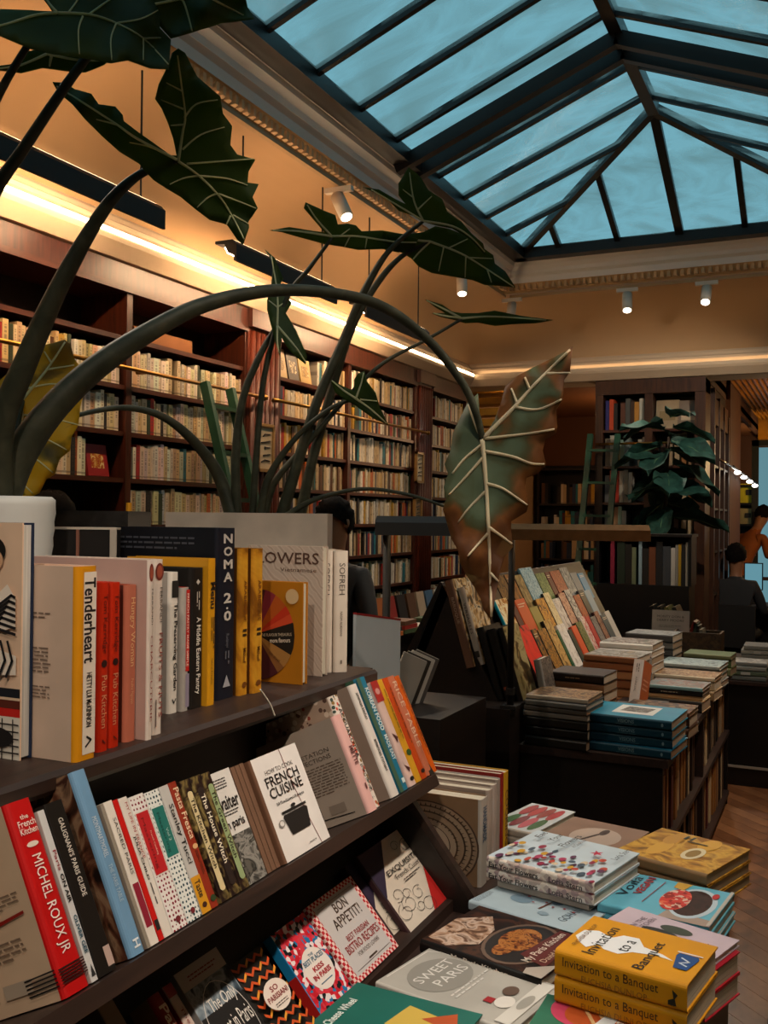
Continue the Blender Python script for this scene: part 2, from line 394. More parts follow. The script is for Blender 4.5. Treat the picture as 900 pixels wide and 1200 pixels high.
# ================================================================ LIGHT FIXTURES
strip = MB().box(XL + 0.10, XL + 0.108, 1.2, YB - 0.12, 2.962, 2.981).build('light_strip', emit('warm_strip_glow', (1.0, 0.68, 0.38), STRIP_E))
for nm_, bx in (('back', (XL + 0.12, XR - 0.12, YB - 0.07, YB - 0.05, 2.969, 2.975)), ('right hand', (XR - 0.07, XR - 0.05, -3.0, YB - 0.12, 2.969, 2.975))):
    s2 = MB().box(*bx).build('light_strip', emit('added_strip_glow', (1.0, 0.68, 0.38), STRIP_E * 0.25)); tag(s2, 'thin dim added light strip hidden on the %s cornice' % nm_, 'light')  # added concealed strips that brighten the back and right coves
tag(strip, 'long thin glowing light strip on the cornice above the left wall bookcases', 'light')
def light(name, typ, loc, parent=None, **kw):
    l = bpy.data.lights.new(name, typ)
    for k, v in kw.items(): setattr(l, k, v)
    o = bpy.data.objects.new(name, l); col.objects.link(o); o.location = loc
    if parent: o.parent = parent
    return o
def aim(o, d): o.rotation_euler = Vector(d).to_track_quat('-Z', 'Y').to_euler()
WHITEM = paint('cfc3b4', 0.4, 0.05)
LENS = emit('spot_lens_glow', (1.0, 0.85, 0.65), 6.0)
def spot(loc, target, label, power=SPOT_W, size=75, c=(1.0, 0.84, 0.66)):
    e = empty('track_spotlight', loc); tag(e, label, 'spotlight', 'spotlights on the cove track')
    d = (Vector(target) - Vector(loc)).normalized()
    MB().box(-0.09, 0.09, -0.018, 0.018, 0.045, 0.075).build('track_adapter', WHITEM, e)
    MB().tube([(0, 0, 0.045), (0, 0, 0)], 0.009).build('stem', WHITEM, e)
    t = d * 0.14
    MB().tube([d * -0.03, t], 0.042, 16).build('can', WHITEM, e, True)
    MB().tube([t, t + d * 0.003], 0.034, 16).build('lens', LENS, e)
    l = light('spot_beam', 'SPOT', t + d * 0.012, e, energy=power, spot_size=radians(size), spot_blend=0.6, shadow_soft_size=0.05, color=c)
    l.rotation_euler = d.to_track_quat('-Z', 'Y').to_euler()
zt = 3.50
place = ['nearest the picture corner', 'next to the hanging leaves', 'third along from the corner']
for px, tgt, lb in ((735, (-1.4, 7.2, 0.9), 'white cylinder spotlight on the back cove, left of the two glowing ones'), (828, (-1.0, 6.4, 0.7), 'white cylinder spotlight on the back cove, right of the two glowing ones'), (600, (-2.4, 6.6, 1.0), 'white cylinder spotlight half hidden in the back left cove corner')):
    p = onY(px, 345, YB - 0.56); spot((p.x, YB - 0.56, zt), tgt, lb)
for y, tgt, lb in ((onX(397, 235, XL + 0.56).y, (-1.3, 4.6, 1.0), 'white cylinder spotlight behind the forked leaf on the left cove'), (onX(541, 330, XL + 0.56).y, (-2.3, 6.4, 1.0), 'white cylinder spotlight on the left cove below the broad leaf tip'), (2.2, (-0.9, 2.0, 0.8), 'white cylinder spotlight on the left cove above the cookbook shelves')):
    spot((XL + 0.56, y, zt), tgt, lb)
RS = [(-1.6, (-0.95, 1.15, 1.16), 32, 1.6), (-0.2, (-0.9, 0.75, 1.1), 40, 0.75), (0.6, (-0.85, 0.95, 1.1), 42, 0.75), (0.95, (-1.4, 2.25, 1.55), 34, 0.8), (1.3, (-0.85, 1.4, 1.1), 42, 0.75), (1.9, (-0.6, 1.9, 0.85), 46, 0.8), (2.6, (-0.45, 2.0, 0.8), 48, 0.8), (3.6, (-0.95, 4.2, 0.9), 56, 1.1), (4.6, (-1.1, 4.8, 1.0), 56, 1.2), (5.6, (-1.0, 5.6, 0.9), 56, 1.0), (6.4, (-1.55, 8.9, 1.9), 60, 2.2)]  # right cove spots, out of view; placed to brighten books, planter and back bookcase
for si, (y, tgt, sz0, k) in enumerate(RS):
    spot((XR - 0.56, y, zt), tgt, 'unseen white cylinder spotlight, %s from the front wall on the right hand cove' % ['first', 'second', 'third', 'fourth', 'fifth', 'sixth', 'seventh', 'eighth', 'ninth', 'tenth', 'eleventh'][si], SPOT_W * k, sz0)
trk = MB().box(XL + 0.545, XL + 0.575, 0.5, YB - 0.6, 3.575, 3.60).build('light_track', paint('a5835a', 0.5)); tag(trk, 'slim lighting track along the left cove', 'track')
trk = MB().box(XL + 0.6, XR - 0.6, YB - 0.575, YB - 0.545, 3.575, 3.60).build('light_track', paint('a5835a', 0.5)); tag(trk, 'slim lighting track along the back cove', 'track')
trk = MB().box(XR - 0.575, XR - 0.545, -2.0, YB - 0.6, 3.575, 3.60).build('light_track', paint('a5835a', 0.5)); tag(trk, 'slim lighting track along the right hand cove', 'track')
BARU = emit('added_uplight_glow', (1.0, 0.68, 0.40), 9.0)
BARG = emit('bar_diffuser_glow', (1.0, 0.64, 0.35), 90.0)
for y0, y1, lb in ((0.75, 1.95, 'added unseen black light bar nearest the camera, above the left edge plant'), (2.45, 3.63, 'black hanging light bar at the left edge, behind the thick plant stems'), (4.21, 5.32, 'black hanging light bar below the tip of the big dark leaf'), (5.73, 6.81, 'black hanging light bar crossed by the arching stem')):  # nearest bar is added out of view to keep the left wall lit
    e = empty('hanging_light_bar', (-2.85, (y0 + y1) / 2, 2.97)); tag(e, lb, 'light bar', 'black hanging light bars'); h = (y1 - y0) / 2
    MB().prism([(-0.085, 0.045), (-0.085, 0.03), (-0.03, 0.025), (-0.01, -0.02), (0.03, -0.03), (0.03, -0.065), (0.045, -0.065), (0.045, 0.02), (0.02, 0.045)], 'y', -h, h).build('housing', BLACKM, e)
    MB().beam((-0.036, -h + 0.03, 0.002), (-0.036, h - 0.03, 0.002), 0.004, 0.034, (-0.42, 0, 0.9)).build('diffuser', BARG, e)
    MB().box(-0.07, 0.015, -h + 0.03, h - 0.03, 0.0455, 0.048).build('upper_diffuser', BARU, e)  # added upward glow that brightens the cove and cornice
    for yy in (-h + 0.12, h - 0.12): MB().tube([(0, yy, 0.05), (0, yy, 0.62)], 0.005, 6).build('cable', BLACK, e)
# ================================================================ LEFT WALL BOOKCASES
SH = [0.10, 0.45, 0.80, 1.06, 1.31, 1.55, 1.787, 2.024, 2.26, 2.51]
bays = [(1.45, 2.40), (2.75, 3.99), (3.99, 5.08), (5.46, 6.47), (6.47, 7.73), (8.08, 8.98)]
bay_name = ['nearest the camera', 'at the left picture edge', 'left of the first fluted pilaster', 'right of the first fluted pilaster', 'left of the second fluted pilaster', 'in the far left corner']
for bi, (y0, y1) in enumerate(bays):
    e = empty('bookcase', (XL - 0.16, (y0 + y1) / 2, 0)); h = (y1 - y0) / 2
    tag(e, 'dark mahogany wall bookcase bay ' + bay_name[bi], 'bookcase', 'left wall bookcase bays')
    MB().box(-0.155, -0.14, -h, h, 0, 2.87).build('back_panel', DARK, e)
    for s in (-1, 1): MB().box(-0.14, 0.16, s * (h - 0.011) - 0.011, s * (h - 0.011) + 0.011, 0, 2.87).build('side_panel', MAHOG, e)
    for z in SH: MB().box(-0.14, 0.15, -h + 0.02, h - 0.02, z - 0.024, z).build('shelf', SHELFW, e)
    MB().box(-0.14, 0.165, -h, h, 2.76, 2.87).build('frieze', MAHOG, e)
    MB().box(-0.14, 0.175, -h, h, 2.73, 2.76).build('frieze_moulding', SHELFW, e)
    MB().box(-0.14, 0.15, -h, h, 0, 0.075).build('plinth', DARK, e)
FL = paint('54200f', 0.4, 0.25, 8.0)
for y0, y1, lb in ((2.40, 2.75, 'nearest the camera'), (5.08, 5.46, 'behind the plant stems'), (7.73, 8.08, 'beside the far corner bay')):
    e = empty('fluted_pilaster', (XL - 0.16, (y0 + y1) / 2, 0)); h = (y1 - y0) / 2
    tag(e, 'reddish mahogany fluted pilaster between bookcase bays ' + lb, 'pilaster', 'fluted pilasters')
    MB().box(-0.14, 0.165, -h, h, 0, 2.87).build('shaft', FL, e)
    for k in range(6):
        yy = -h + 0.05 + k * (2 * h - 0.1) / 5
        MB().tube([(0.167, yy, 0.3), (0.167, yy, 2.74)], 0.02, 8).build('reed', FL, e, True)
    MB().box(-0.1, 0.20, -h, h, 2.76, 2.87).build('capital', MAHOG, e)
# framed print cards on the pilasters
for px, py, w, hh, lb in ((309, 525, 0.19, 0.30, 'cream print with black script in a wooden frame on the first pilaster'), (490, 548, 0.16, 0.26, 'cream print of a dark figure framed on the second pilaster'), (488, 597, 0.16, 0.20, 'small brown framed card low on the second pilaster')):
    p = onX(px, py, XL + 0.03); e = empty('framed_print', (p.x + 0.012, p.y, p.z)); tag(e, lb, 'framed print')
    b = MB(); b.box(-0.012, 0.012, -w / 2, w / 2, -hh / 2, -hh / 2 + 0.018).box(-0.012, 0.012, -w / 2, w / 2, hh / 2 - 0.018, hh / 2).box(-0.012, 0.012, -w / 2, -w / 2 + 0.018, -hh / 2, hh / 2).box(-0.012, 0.012, w / 2 - 0.018, w / 2, -hh / 2, hh / 2)
    b.build('frame', paint('8a6a3a', 0.4), e); MB().box(-0.008, 0.0, -w / 2 + 0.015, w / 2 - 0.015, -hh / 2 + 0.015, hh / 2 - 0.015).build('card', paint('b8a98c', 0.7) if hh > 0.22 else paint('8f7450', 0.7), e)
    b = MB()
    for k in range(5):
        q = [(0.003, -0.05 + 0.02 * ((k * 7) % 3), -0.09 + k * 0.04), (0.003, -0.01, -0.075 + k * 0.04 - 0.01 * (k % 2)), (0.003, 0.05, -0.08 + k * 0.042)]
        b.tube([Vector(v) * (hh / 0.3) for v in q], 0.004, 5)
    b.build('drawing', ink('1a1512'), e)
# brass ladder rails with brackets
for y0, y1, lb in ((2.9, 5.2, 'brass ladder rail along the bookcase bays left of the first pilaster'), (5.3, 7.85, 'brass ladder rail along the bookcase bays right of the first pilaster')):
    e = empty('ladder_rail', (XL + 0.06, y0, 2.335)); tag(e, lb, 'rail', 'brass ladder rails')
    MB().tube([(0, 0, 0), (0, y1 - y0, 0)], 0.011, 8).build('rod', BRASS, e, True)
    for k in range(3):
        yy = 0.05 + k * (y1 - y0 - 0.1) / 2; MB().tube([(-0.06, yy, 0), (0, yy, 0)], 0.012, 8).build('bracket', BRASS, e)
    MB().lathe([(0.0, 0.02), (0.018, 0.012), (0.02, 0), (0.018, -0.012), (0, -0.02)], 10, (0, y1 - y0, 0)).build('finial', BRASS, e, True)

# ---- books: the nearest bays as individuals, the far bays as stuff
SPM = objcolor('paperback_spine', 0.55, True); SPG = pagemat('bdb094')
def unit_book():
    """paperback, unit size: x thickness, y depth (spine y=0), z height; recessed page block"""
    b = MB(); c = 0.06
    b.box(-0.5, 0.5, 0, 0.03, 0, 1, 0).box(-0.5, -0.5 + c, 0.03, 1, 0, 1, 0).box(0.5 - c, 0.5, 0.03, 1, 0, 1, 0).box(-0.5 + c, 0.5 - c, 0.03, 0.985, 0.01, 0.985, 1)
    me = bpy.data.meshes.new('paperback'); me.from_pydata([tuple(v) for v in b.v], [], b.f); me.materials.append(SPM); me.materials.append(SPG)
    me.polygons.foreach_set('material_index', b.mi); return me
UB = unit_book()
CREAMS = [('cream', 'cdb896'), ('ivory', 'd8c8a8'), ('tan', 'b59a70'), ('buff', 'c4a87c'), ('pale grey', 'bcb3a4'), ('white', 'dcd4c4')]
ACC = [('red', '9a1a14'), ('orange', 'b5561a'), ('dark green', '2c3c22'), ('black', '1c1714'), ('navy', '20304a'), ('brown', '5c3a20'), ('teal', '1f6f7a'), ('yellow', 'b88a20')]
_o1 = ['first', 'second', 'third', 'fourth', 'fifth', 'sixth', 'seventh', 'eighth', 'ninth', 'tenth', 'eleventh', 'twelfth', 'thirteenth', 'fourteenth', 'fifteenth', 'sixteenth', 'seventeenth', 'eighteenth', 'nineteenth']
ordn = _o1[:]
for tn, th_ in (('twenty', 'twentieth'), ('thirty', 'thirtieth'), ('forty', 'fortieth'), ('fifty', 'fiftieth'), ('sixty', 'sixtieth'), ('seventy', 'seventieth')): ordn += [th_] + [tn + '-' + q for q in _o1[:9]]
def pick(acc=0.12):
    return R.choice(ACC) if R.random() < acc else R.choice(CREAMS)
rowname = {2.26: 'top', 2.024: 'second', 1.787: 'third', 1.55: 'fourth'}
stuff_v = []; stuff_f = []; stuff_c = []
def stuff_book(x, y0, y1, z, h, d, c, lean=0.0):
    n = len(stuff_v); sh = lean * h
    for zz, s in ((z, 0), (z + h, sh)):
        stuff_v.extend([(x - d, y0 + s, zz), (x, y0 + s, zz), (x, y1 + s, zz), (x - d, y1 + s, zz)])
    stuff_f.extend([(n + 4, n + 5, n + 6, n + 7), (n, n + 1, n + 5, n + 4), (n + 1, n + 2, n + 6, n + 5), (n + 2, n + 3, n + 7, n + 6)]); stuff_c.extend([(0.55, 0.47, 0.34), c, c, c])
nind = 0
for bi, (y0, y1) in enumerate(bays):
    if bi == 0: continue
    a0, a1 = y0 + 0.025, y1 - 0.025
    for z in SH[2:]:
        if bi == 1:
            if z > 2.3 or z < 1.7: continue
            a0 = 3.0
            if z == 1.787: a0 = 3.42
        if bi == 2 and (z > 2.3 or z < 1.5): continue
        y = a0; idx = 0; top = z > 2.4
        if bi == 1 and z == 2.024: y = 3.5
        acc = 0.1 if bi == 2 else (0.2 if bi == 1 else (0.34 if z < 2.3 else 0.2))
        tight = 0
        if bi == 1 and z == 1.787: acc = 0.35
        a1 = y1 - 0.025
        if bi == 1 and z == 1.787: a1 = 3.72
        if bi == 3 and top: y = 5.46 + 0.56
        while y < a1 - 0.012:
            t = R.choice([0.016, 0.02, 0.024, 0.028, 0.034]) if bi < 3 else R.choice([0.018, 0.024, 0.03, 0.036])
            if bi in (1, 2): t *= 1.18
            if y + t > a1: break
            if R.random() < 0.045: y += R.choice([0.02, 0.05])
            if y + t > a1: break
            h = R.choice([0.165, 0.172, 0.178, 0.178, 0.185, 0.195]); h = min(h, 0.205)
            if z == 1.787 and bi == 1: h *= 1.1
            cn, ch = pick(acc); x = XL - 0.02 - R.random() * 0.012
            if bi in (1, 2) and nind < 300:
                o = data_obj('paperback', UB); o.location = (x, y + t / 2, z); o.scale = (t, 0.12, h)
                o.rotation_euler = (0, 0, pi / 2); o.color = (*[v * R.uniform(0.85, 1.1) for v in rgb(ch)], 1)
                idx += 1; nind += 1
                where = 'in the bay at the left edge' if bi == 1 else 'in the bay beside the fluted pilaster'
                rn = rowname[z]
                tag(o, '%s paperback, %s from left, %s book row %s' % (cn, ordn[idx - 1], rn, where), 'paperback', 'paperbacks on the left wall shelves')
            else:
                stuff_book(x, y, y + t, z, h, 0.12, mul(rgb(ch), R.uniform(0.85, 1.1)))
            y += t + 0.0012
def color_attr(me, cols):
    at_ = me.color_attributes.new('col', 'FLOAT_COLOR', 'CORNER'); buf = []
    for p, c in zip(me.polygons, cols):
        buf += [c[0], c[1], c[2], 1.0] * p.loop_total
    at_.data.foreach_set('color', buf)
def attr_mat():
    if 'attr' in _M: return _M['attr']
    m, nt, b = nodes_of('shelved_spines'); a = N(nt, 'ShaderNodeVertexColor'); a.layer_name = 'col'
    tc = N(nt, 'ShaderNodeTexCoord'); mp = N(nt, 'ShaderNodeMapping'); mp.inputs['Scale'].default_value = (1, 60, 28)
    n = N(nt, 'ShaderNodeTexNoise', Scale=1.0, Detail=2.0); nt.links.new(tc.outputs['Object'], mp.inputs[0]); nt.links.new(mp.outputs[0], n.inputs['Vector'])
    r = N(nt, 'ShaderNodeValToRGB'); r.color_ramp.elements[0].position = 0.57; r.color_ramp.elements[0].color = (0, 0, 0, 1); r.color_ramp.elements[1].position = 0.63; r.color_ramp.elements[1].color = (.45, .45, .45, 1)
    nt.links.new(n.outputs['Fac'], r.inputs[0]); mx = N(nt, 'ShaderNodeMix', data_type='RGBA'); mx.inputs[7].default_value = (.06, .04, .035, 1)
    nt.links.new(r.outputs[0], mx.inputs[0]); nt.links.new(a.outputs[0], mx.inputs[6]); nt.links.new(mx.outputs[2], b.inputs['Base Color']); b.inputs['Roughness'].default_value = 0.55
    _M['attr'] = m; return m
so = mesh_obj('shelved_books', stuff_v, stuff_f, attr_mat()); color_attr(so.data, stuff_c)
tag(so, 'many small mixed books filling the farther left wall bays', 'books', kind='stuff')
# books facing out among the rows
for y, z, w, h, c, c2, lb in ((3.74, 1.787, 0.15, 0.16, '8a1210', 'b07a1c', 'red book with a golden ornament facing out beside leaning spines'), (5.50, 2.51, 0.13, 0.2, 'a88a5c', '5a4a34', 'tan book facing out, left of three on the upper shelf'), (5.65, 2.51, 0.14, 0.19, '3a322a', '8a7a64', 'dark pictured book facing out, middle of three on the upper shelf'), (5.81, 2.51, 0.15, 0.17, 'b0925a', '6a4a2a', 'yellow-brown pictured book facing out, right of three on the upper shelf')):
    o = MB().box(0, 0.016, 0, w, 0, h).build('paperback', paint(c, 0.45)); o.matrix_world = Matrix.Translation((XL - 0.05, y, z + 0.001)) @ Matrix.Rotation(radians(-10), 4, 'Y'); tag(o, lb, 'paperback', 'paperbacks on the left wall shelves')
    MB().box(0.002, 0.014, 0.002, w + 0.0006, 0.002, h + 0.0006).build('pages', pagemat('bdb094'), o)
    MB().box(0.016, 0.0166, w * 0.2, w * 0.8, h * 0.25, h * 0.7).build('cover_motif', pattern('facing_motif_' + c2, 'photo', [c2, c, c2, 'c8b48a'], 40), o)
# cardboard box on the empty upper shelf, leaning red book
MB().box(XL - 0.13, XL - 0.02, 4.05, 4.55, 2.51, 2.58).build('cardboard_box', paint('8a5426', 0.7))
tag(bpy.data.objects['cardboard_box'], 'flat brown cardboard box on the upper shelf beside the fluted pilaster', 'box')

# green ladder leaning on the left bookcases
def ladder(name, A0, A1, B0, B1, rungs, label, r=0.02):
    A0, A1, B0, B1 = map(Vector, (A0, A1, B0, B1)); c = B0.copy(); e = empty(name, c); tag(e, label, 'ladder')
    MB().beam(A0 - c, A1 - c, 0.035, 0.05, (1, 0, 0.1)).build('rail', GREENP, e); MB().beam(B0 - c, B1 - c, 0.035, 0.05, (1, 0, 0.1)).build('rail', GREENP, e)
    for k in range(rungs):
        t = (k + 0.5) / rungs; MB().beam(A0.lerp(A1, t) - c, B0.lerp(B1, t) - c, 0.05, 0.022).build('rung', GREENP, e)
LX = XL + 0.09
pA = onX(240, 448, LX); pB = onX(270, 456, LX)
ladder('library_ladder', pA, (LX + 0.62, pA.y + 0.02, 0.0), pB, (LX + 0.62, pB.y + 0.02, 0.0), 9, 'dark green wooden library ladder leaning on the left wall shelves behind the planter')
# ================================================================ BOOK BUILDER
_TC = {}
def textmesh(s, bold=0.0):
    k = (s, bold)
    if k in _TC: return _TC[k]
    cu = bpy.data.curves.new('lettering', 'FONT'); cu.body = s; cu.resolution_u = 2; cu.offset = bold
    o = bpy.data.objects.new('lettering', cu); me = o.to_mesh()
    vs = [(v.co.x, v.co.y) for v in me.vertices]; fs = [tuple(p.vertices) for p in me.polygons]
    o.to_mesh_clear(); bpy.data.objects.remove(o); bpy.data.curves.remove(cu)
    x0 = min(v[0] for v in vs); x1 = max(v[0] for v in vs); y0 = min(v[1] for v in vs); y1 = max(v[1] for v in vs)
    w = max(1e-6, x1 - x0); h = max(1e-6, y1 - y0)
    vs = [((x - x0) / w, (y - y0) / h) for x, y in vs]; _TC[k] = (vs, fs, w / h); return _TC[k]
def book(name, h, w, t, fc, sc, bc, M, label, group=None, prints=(), page='cfc6b4', hard=True, cat='cookbook', lip=None):
    """local frame: x thickness (front cover +x), y depth (spine at y=0), z height. fc/sc/bc: front, spine, back material or hex"""
    mats = [cover(c) if isinstance(c, str) else c for c in (fc, sc, bc)]
    bt = 0.0025 if hard else 0.0008
    bt = min(bt, t * 0.18); r = min(t * 0.28, 0.008) if hard else min(t * 0.08, 0.0015)
    half = t / 2
    out = [(half, w), (half, r)]
    for k in range(1, 4):
        a = k * pi / 2 / 4; out.append((half - r + r * cos(a), r - r * sin(a)))
    out += [(half - r, 0), (-half + r, 0)]
    for k in range(3, 0, -1):
        a = k * pi / 2 / 4; out.append((-half + r - r * cos(a), r - r * sin(a)))
    out += [(-half, r), (-half, w)]
    hi = half - bt; ins = [(-hi, w), (-hi, bt), (hi, bt), (hi, w)]
    prof = out + ins; n = len(prof)
    vs = [(x, y, 0) for x, y in prof] + [(x, y, h) for x, y in prof]
    fs = []; mi = []
    for i in range(n):
        j = (i + 1) % n; fs.append((j, i, n + i, n + j))
        y = (prof[i][1] + prof[j][1]) / 2; x = (prof[i][0] + prof[j][0]) / 2
        mi.append(1 if (y < r * 0.98 and i < len(out)) else (0 if x > 0 else 2))
    no = len(out)
    # end caps: three quads strips between outer and inner U
    def cap(off, flip):
        q = [(0, 1, n - 2, n - 1), tuple([k for k in range(1, no - 1)] + [no + 1, no + 2]), (no - 2, no - 1, no, no + 1)]
        for f_, m_ in zip(q, (0, 1, 2)):
            f_ = tuple(i + off for i in f_); fs.append(f_ if not flip else f_[::-1]); mi.append(m_)
    cap(0, False); cap(n, True)
    o = mesh_obj(name, vs, fs, mats, None, mi)
    o.matrix_world = M; tag(o, label, cat, group)
    ov = 0.003 if hard else 0.0003
    MB().box(-hi + 0.0001, hi - 0.0001, bt + 0.0003, w - ov - 0.0004, ov, h - ov).build('pages', pagemat(page), o)
    # ---- prints
    eps = 0.0005
    def mp(face, u, v, lvl):
        e = eps + 0.0002 * lvl
        if face == 'f': return (half + e, w * u, h * v)
        if face == 'b': return (-half - e, w * (1 - u), h * v)
        if face == 's': return (-half + t * v, -e, h * (1 - u))     # u runs top to bottom, v left to right
        if face == 'S': return (-half + t * u, -e, h * v)           # upright
    groups = {}; FN = {'f': 'cover', 's': 'spine', 'b': 'back'}
    cnt = {}
    for p in prints:
        if p[0] in 'RCP': cnt[p[1]] = cnt.get(p[1], 0) + 1
    def grp_of(kind, face, key=0):
        return groups.setdefault((kind, 's' if face == 'S' else face, key), ([], [], [], []))
    def slot(lst, c):
        m = c if not isinstance(c, str) else ink(c)
        if m not in lst: lst.append(m)
        return lst.index(m)
    def poly(face, pts, c, lvl):
        k0 = prints[lvl][0]; many = cnt.get(face, 0) > 8 or k0 in 'XL'
        pv, pf, pmi, pms = grp_of(('fine_print' if k0 in 'XL' else 'pattern') if many else 'motif', face, 0 if many else lvl)
        k = len(pv); pv.extend(mp(face, u, v, lvl) for u, v in pts); pf.append(tuple(range(k, k + len(pts)))); pmi.append(slot(pms, c))
    for lvl, p in enumerate(prints):
        k = p[0]
        if k == 'T':
            _, face, s, (u0, v0, u1, v1), c = p[:5]; bold = p[5] if len(p) > 5 else 0.012; rot = p[6] if len(p) > 6 else 0
            lv, lf, lmi, lms = grp_of('lettering', face, lvl)
            tv, tf, asp = textmesh(s, bold); n0 = len(lv); sl = slot(lms, c)
            for x, y in tv:
                if rot:   # rotated about the box centre, kept in proportion
                    W = w if face in 'fb' else h; H = h if face in 'fb' else t
                    bw, bh = (u1 - u0), (v1 - v0); X = (x - 0.5) * bw * W; Y = (y - 0.5) * bh * H
                    u = (u0 + u1) / 2 + (X * cos(rot) - Y * sin(rot)) / W; v = (v0 + v1) / 2 + (X * sin(rot) + Y * cos(rot)) / H
                else: u = u0 + x * (u1 - u0); v = v0 + y * (v1 - v0)
                lv.append(mp(face, u, v, lvl + 1))
            for f_ in tf: lf.append(tuple(i + n0 for i in f_)); lmi.append(sl)
        elif k == 'R':
            _, face, (u0, v0, u1, v1), c = p; poly(face, [(u0, v0), (u1, v0), (u1, v1), (u0, v1)], c, lvl)
        elif k == 'P': poly(p[1], p[2], p[3], lvl)
        elif k == 'C':
            _, face, (cu, cv, ru, rv), c = p; poly(face, [(min(1, max(0, cu + ru * cos(2 * pi * i / 24))), min(1, max(0, cv + rv * sin(2 * pi * i / 24)))) for i in range(24)], c, lvl)
        elif k == 'L':   # polyline stroke (width in metres)
            _, face, pts, wd, c = p
            for (a, b_) in zip(pts[:-1], pts[1:]):
                W = w if face in 'fb' else h; H = h if face in 'fb' else t
                dx, dy = (b_[0] - a[0]) * W, (b_[1] - a[1]) * H; L = sqrt(dx * dx + dy * dy) or 1e-6; nx, ny = -dy / L * wd / 2 / W, dx / L * wd / 2 / H
                ex, ey = dx / L * wd * 0.3 / W, dy / L * wd * 0.3 / H
                poly(face, [(a[0] + nx - ex, a[1] + ny - ey), (a[0] - nx - ex, a[1] - ny - ey), (b_[0] - nx + ex, b_[1] - ny + ey), (b_[0] + nx + ex, b_[1] + ny + ey)], c, lvl)
        elif k == 'X':   # blurb: block of fine text lines
            _, face, (u0, v0, u1, v1), c, nl = p
            for i in range(nl):
                vt = v1 - (i + 0.2) * (v1 - v0) / nl; vb = vt - (v1 - v0) / nl * 0.38; ue = u1 - (u1 - u0) * (0.35 * R.random() if i == nl - 1 else 0.04 * R.random()); uu = u0
                while uu < ue - 0.01:
                    ln = min(R.uniform(0.03, 0.10), ue - uu); poly(face, [(uu, vb), (uu + ln, vb), (uu + ln, vt), (uu, vt)], c, lvl); uu += ln + 0.014
    for (kind, face, key), (gv, gf, gmi, gms) in groups.items():
        q = mesh_obj(FN[face] + '_' + kind, gv, gf, gms, o, gmi)
        if kind in ('fine_print', 'pattern'): q['kind'] = 'stuff'
    return o
def stand(x, y, z, alpha=0.0, yaw=0.0):
    """spine toward the aisle (+X): leaned back by alpha about the shelf line; origin at spine foot, centre of thickness"""
    return Matrix.Translation((x, y, z)) @ Matrix.Rotation(yaw, 4, 'Z') @ Matrix.Rotation(-alpha, 4, 'Y') @ Matrix.Rotation(pi / 2, 4, 'Z')
def faceout(x, y, z, alpha=0.0, yaw=0.0):
    """front cover toward the aisle"""
    return Matrix.Translation((x, y, z)) @ Matrix.Rotation(yaw, 4, 'Z') @ Matrix.Rotation(-alpha, 4, 'Y')
FLAT = Matrix(((0, 0, -1, 0), (0, 1, 0, 0), (1, 0, 0, 0), (0, 0, 0, 1)))   # x->+Z, y->+Y, z->-X
def flat(xr, y, z, t, yaw=0.0):
    """lying, front cover up, spine toward the camera; xr,y = right end of the spine line"""
    return Matrix.Translation((xr, y, z + t / 2)) @ Matrix.Rotation(yaw, 4, 'Z') @ FLAT
# ================================================================ FRONT DISPLAY UNIT
ZT, A2, X2, Z2, A3, X3, Z3, ZTAB = 1.262, radians(25), -0.80, 1.045, radians(42), -0.756, 0.785, 0.76
UY0, UY1 = 0.25, 1.99
e = empty('book_display_stand', (-1.0, 1.1, 0)); tag(e, 'dark wooden stepped display stand holding cookbooks in the foreground', 'display stand')
def P_(b, name, m=DARK): o = b.build(name, m, e); o.location = (1.0, -1.1, 0); return o
P_(MB().box(-1.30, -0.95, UY0, UY1, 1.232, ZT), 'top_shelf', BROWN)
P_(MB().prism([(-0.952, 1.232), (-0.935, 1.232), (-0.928, 1.24), (-0.928, 1.256), (-0.935, 1.2625), (-0.952, 1.2625)], 'y', UY0, UY1 - 0.02), 'shelf_nosing', BROWN)
d2 = Vector((-cos(A2), 0, -sin(A2))); n2 = Vector((-sin(A2), 0, cos(A2)))
def slab(p, d, n, L, th, y0, y1):
    q = [p, p + d * L, p + d * L - n * th, p - n * th]; return MB().prism([(v.x, v.z) for v in q], 'y', y0, y1)
p2 = Vector((X2 + 0.012, 0, Z2 + 0.005)) - n2 * 0.0015
P_(slab(p2, d2, n2, 0.26, 0.024, UY0, UY1 - 0.02), 'tilted_shelf', BROWN)
P_(MB().box(-1.06, -1.04, UY0, UY1, 0.76, 1.232), 'back_board')
p3 = Vector((X3 - 0.015, 0, Z3)); t3_ = Vector((-sin(A3), 0, cos(A3))); n3 = Vector((cos(A3), 0, sin(A3)))
P_(slab(p3 - n3 * 0.035, t3_, n3, 0.27, 0.015, UY0, UY1 - 0.02), 'sloped_rest')
P_(MB().box(X3 - 0.06, X3 + 0.012, UY0, UY1, ZTAB, Z3), 'ledge', BROWN)
P_(MB().prism([(-1.30, 0.0), (-0.93, 0.0), (-0.93, ZTAB), (-0.70, ZTAB), (-0.705, 0.785), (-0.865, 0.985), (-0.80, 1.02), (-0.79, 1.035), (-0.94, 1.232), (-1.30, 1.232)], 'y', UY1 - 0.02, UY1), 'end_panel')
P_(MB().box(-1.30, -0.93, UY0, UY1 - 0.02, 0.0, 0.755), 'base_cabinet')
# raised wooden edge on the end panel
for a, b_ in (((-0.862, 0.982), (-0.703, ZTAB + 0.022)),):
    P_(MB().beam((a[0], UY1 - 0.008, a[1]), (b_[0], UY1 - 0.008, b_[1]), 0.03, 0.02, (0, 1, 0)), 'edge_strip', BROWN)
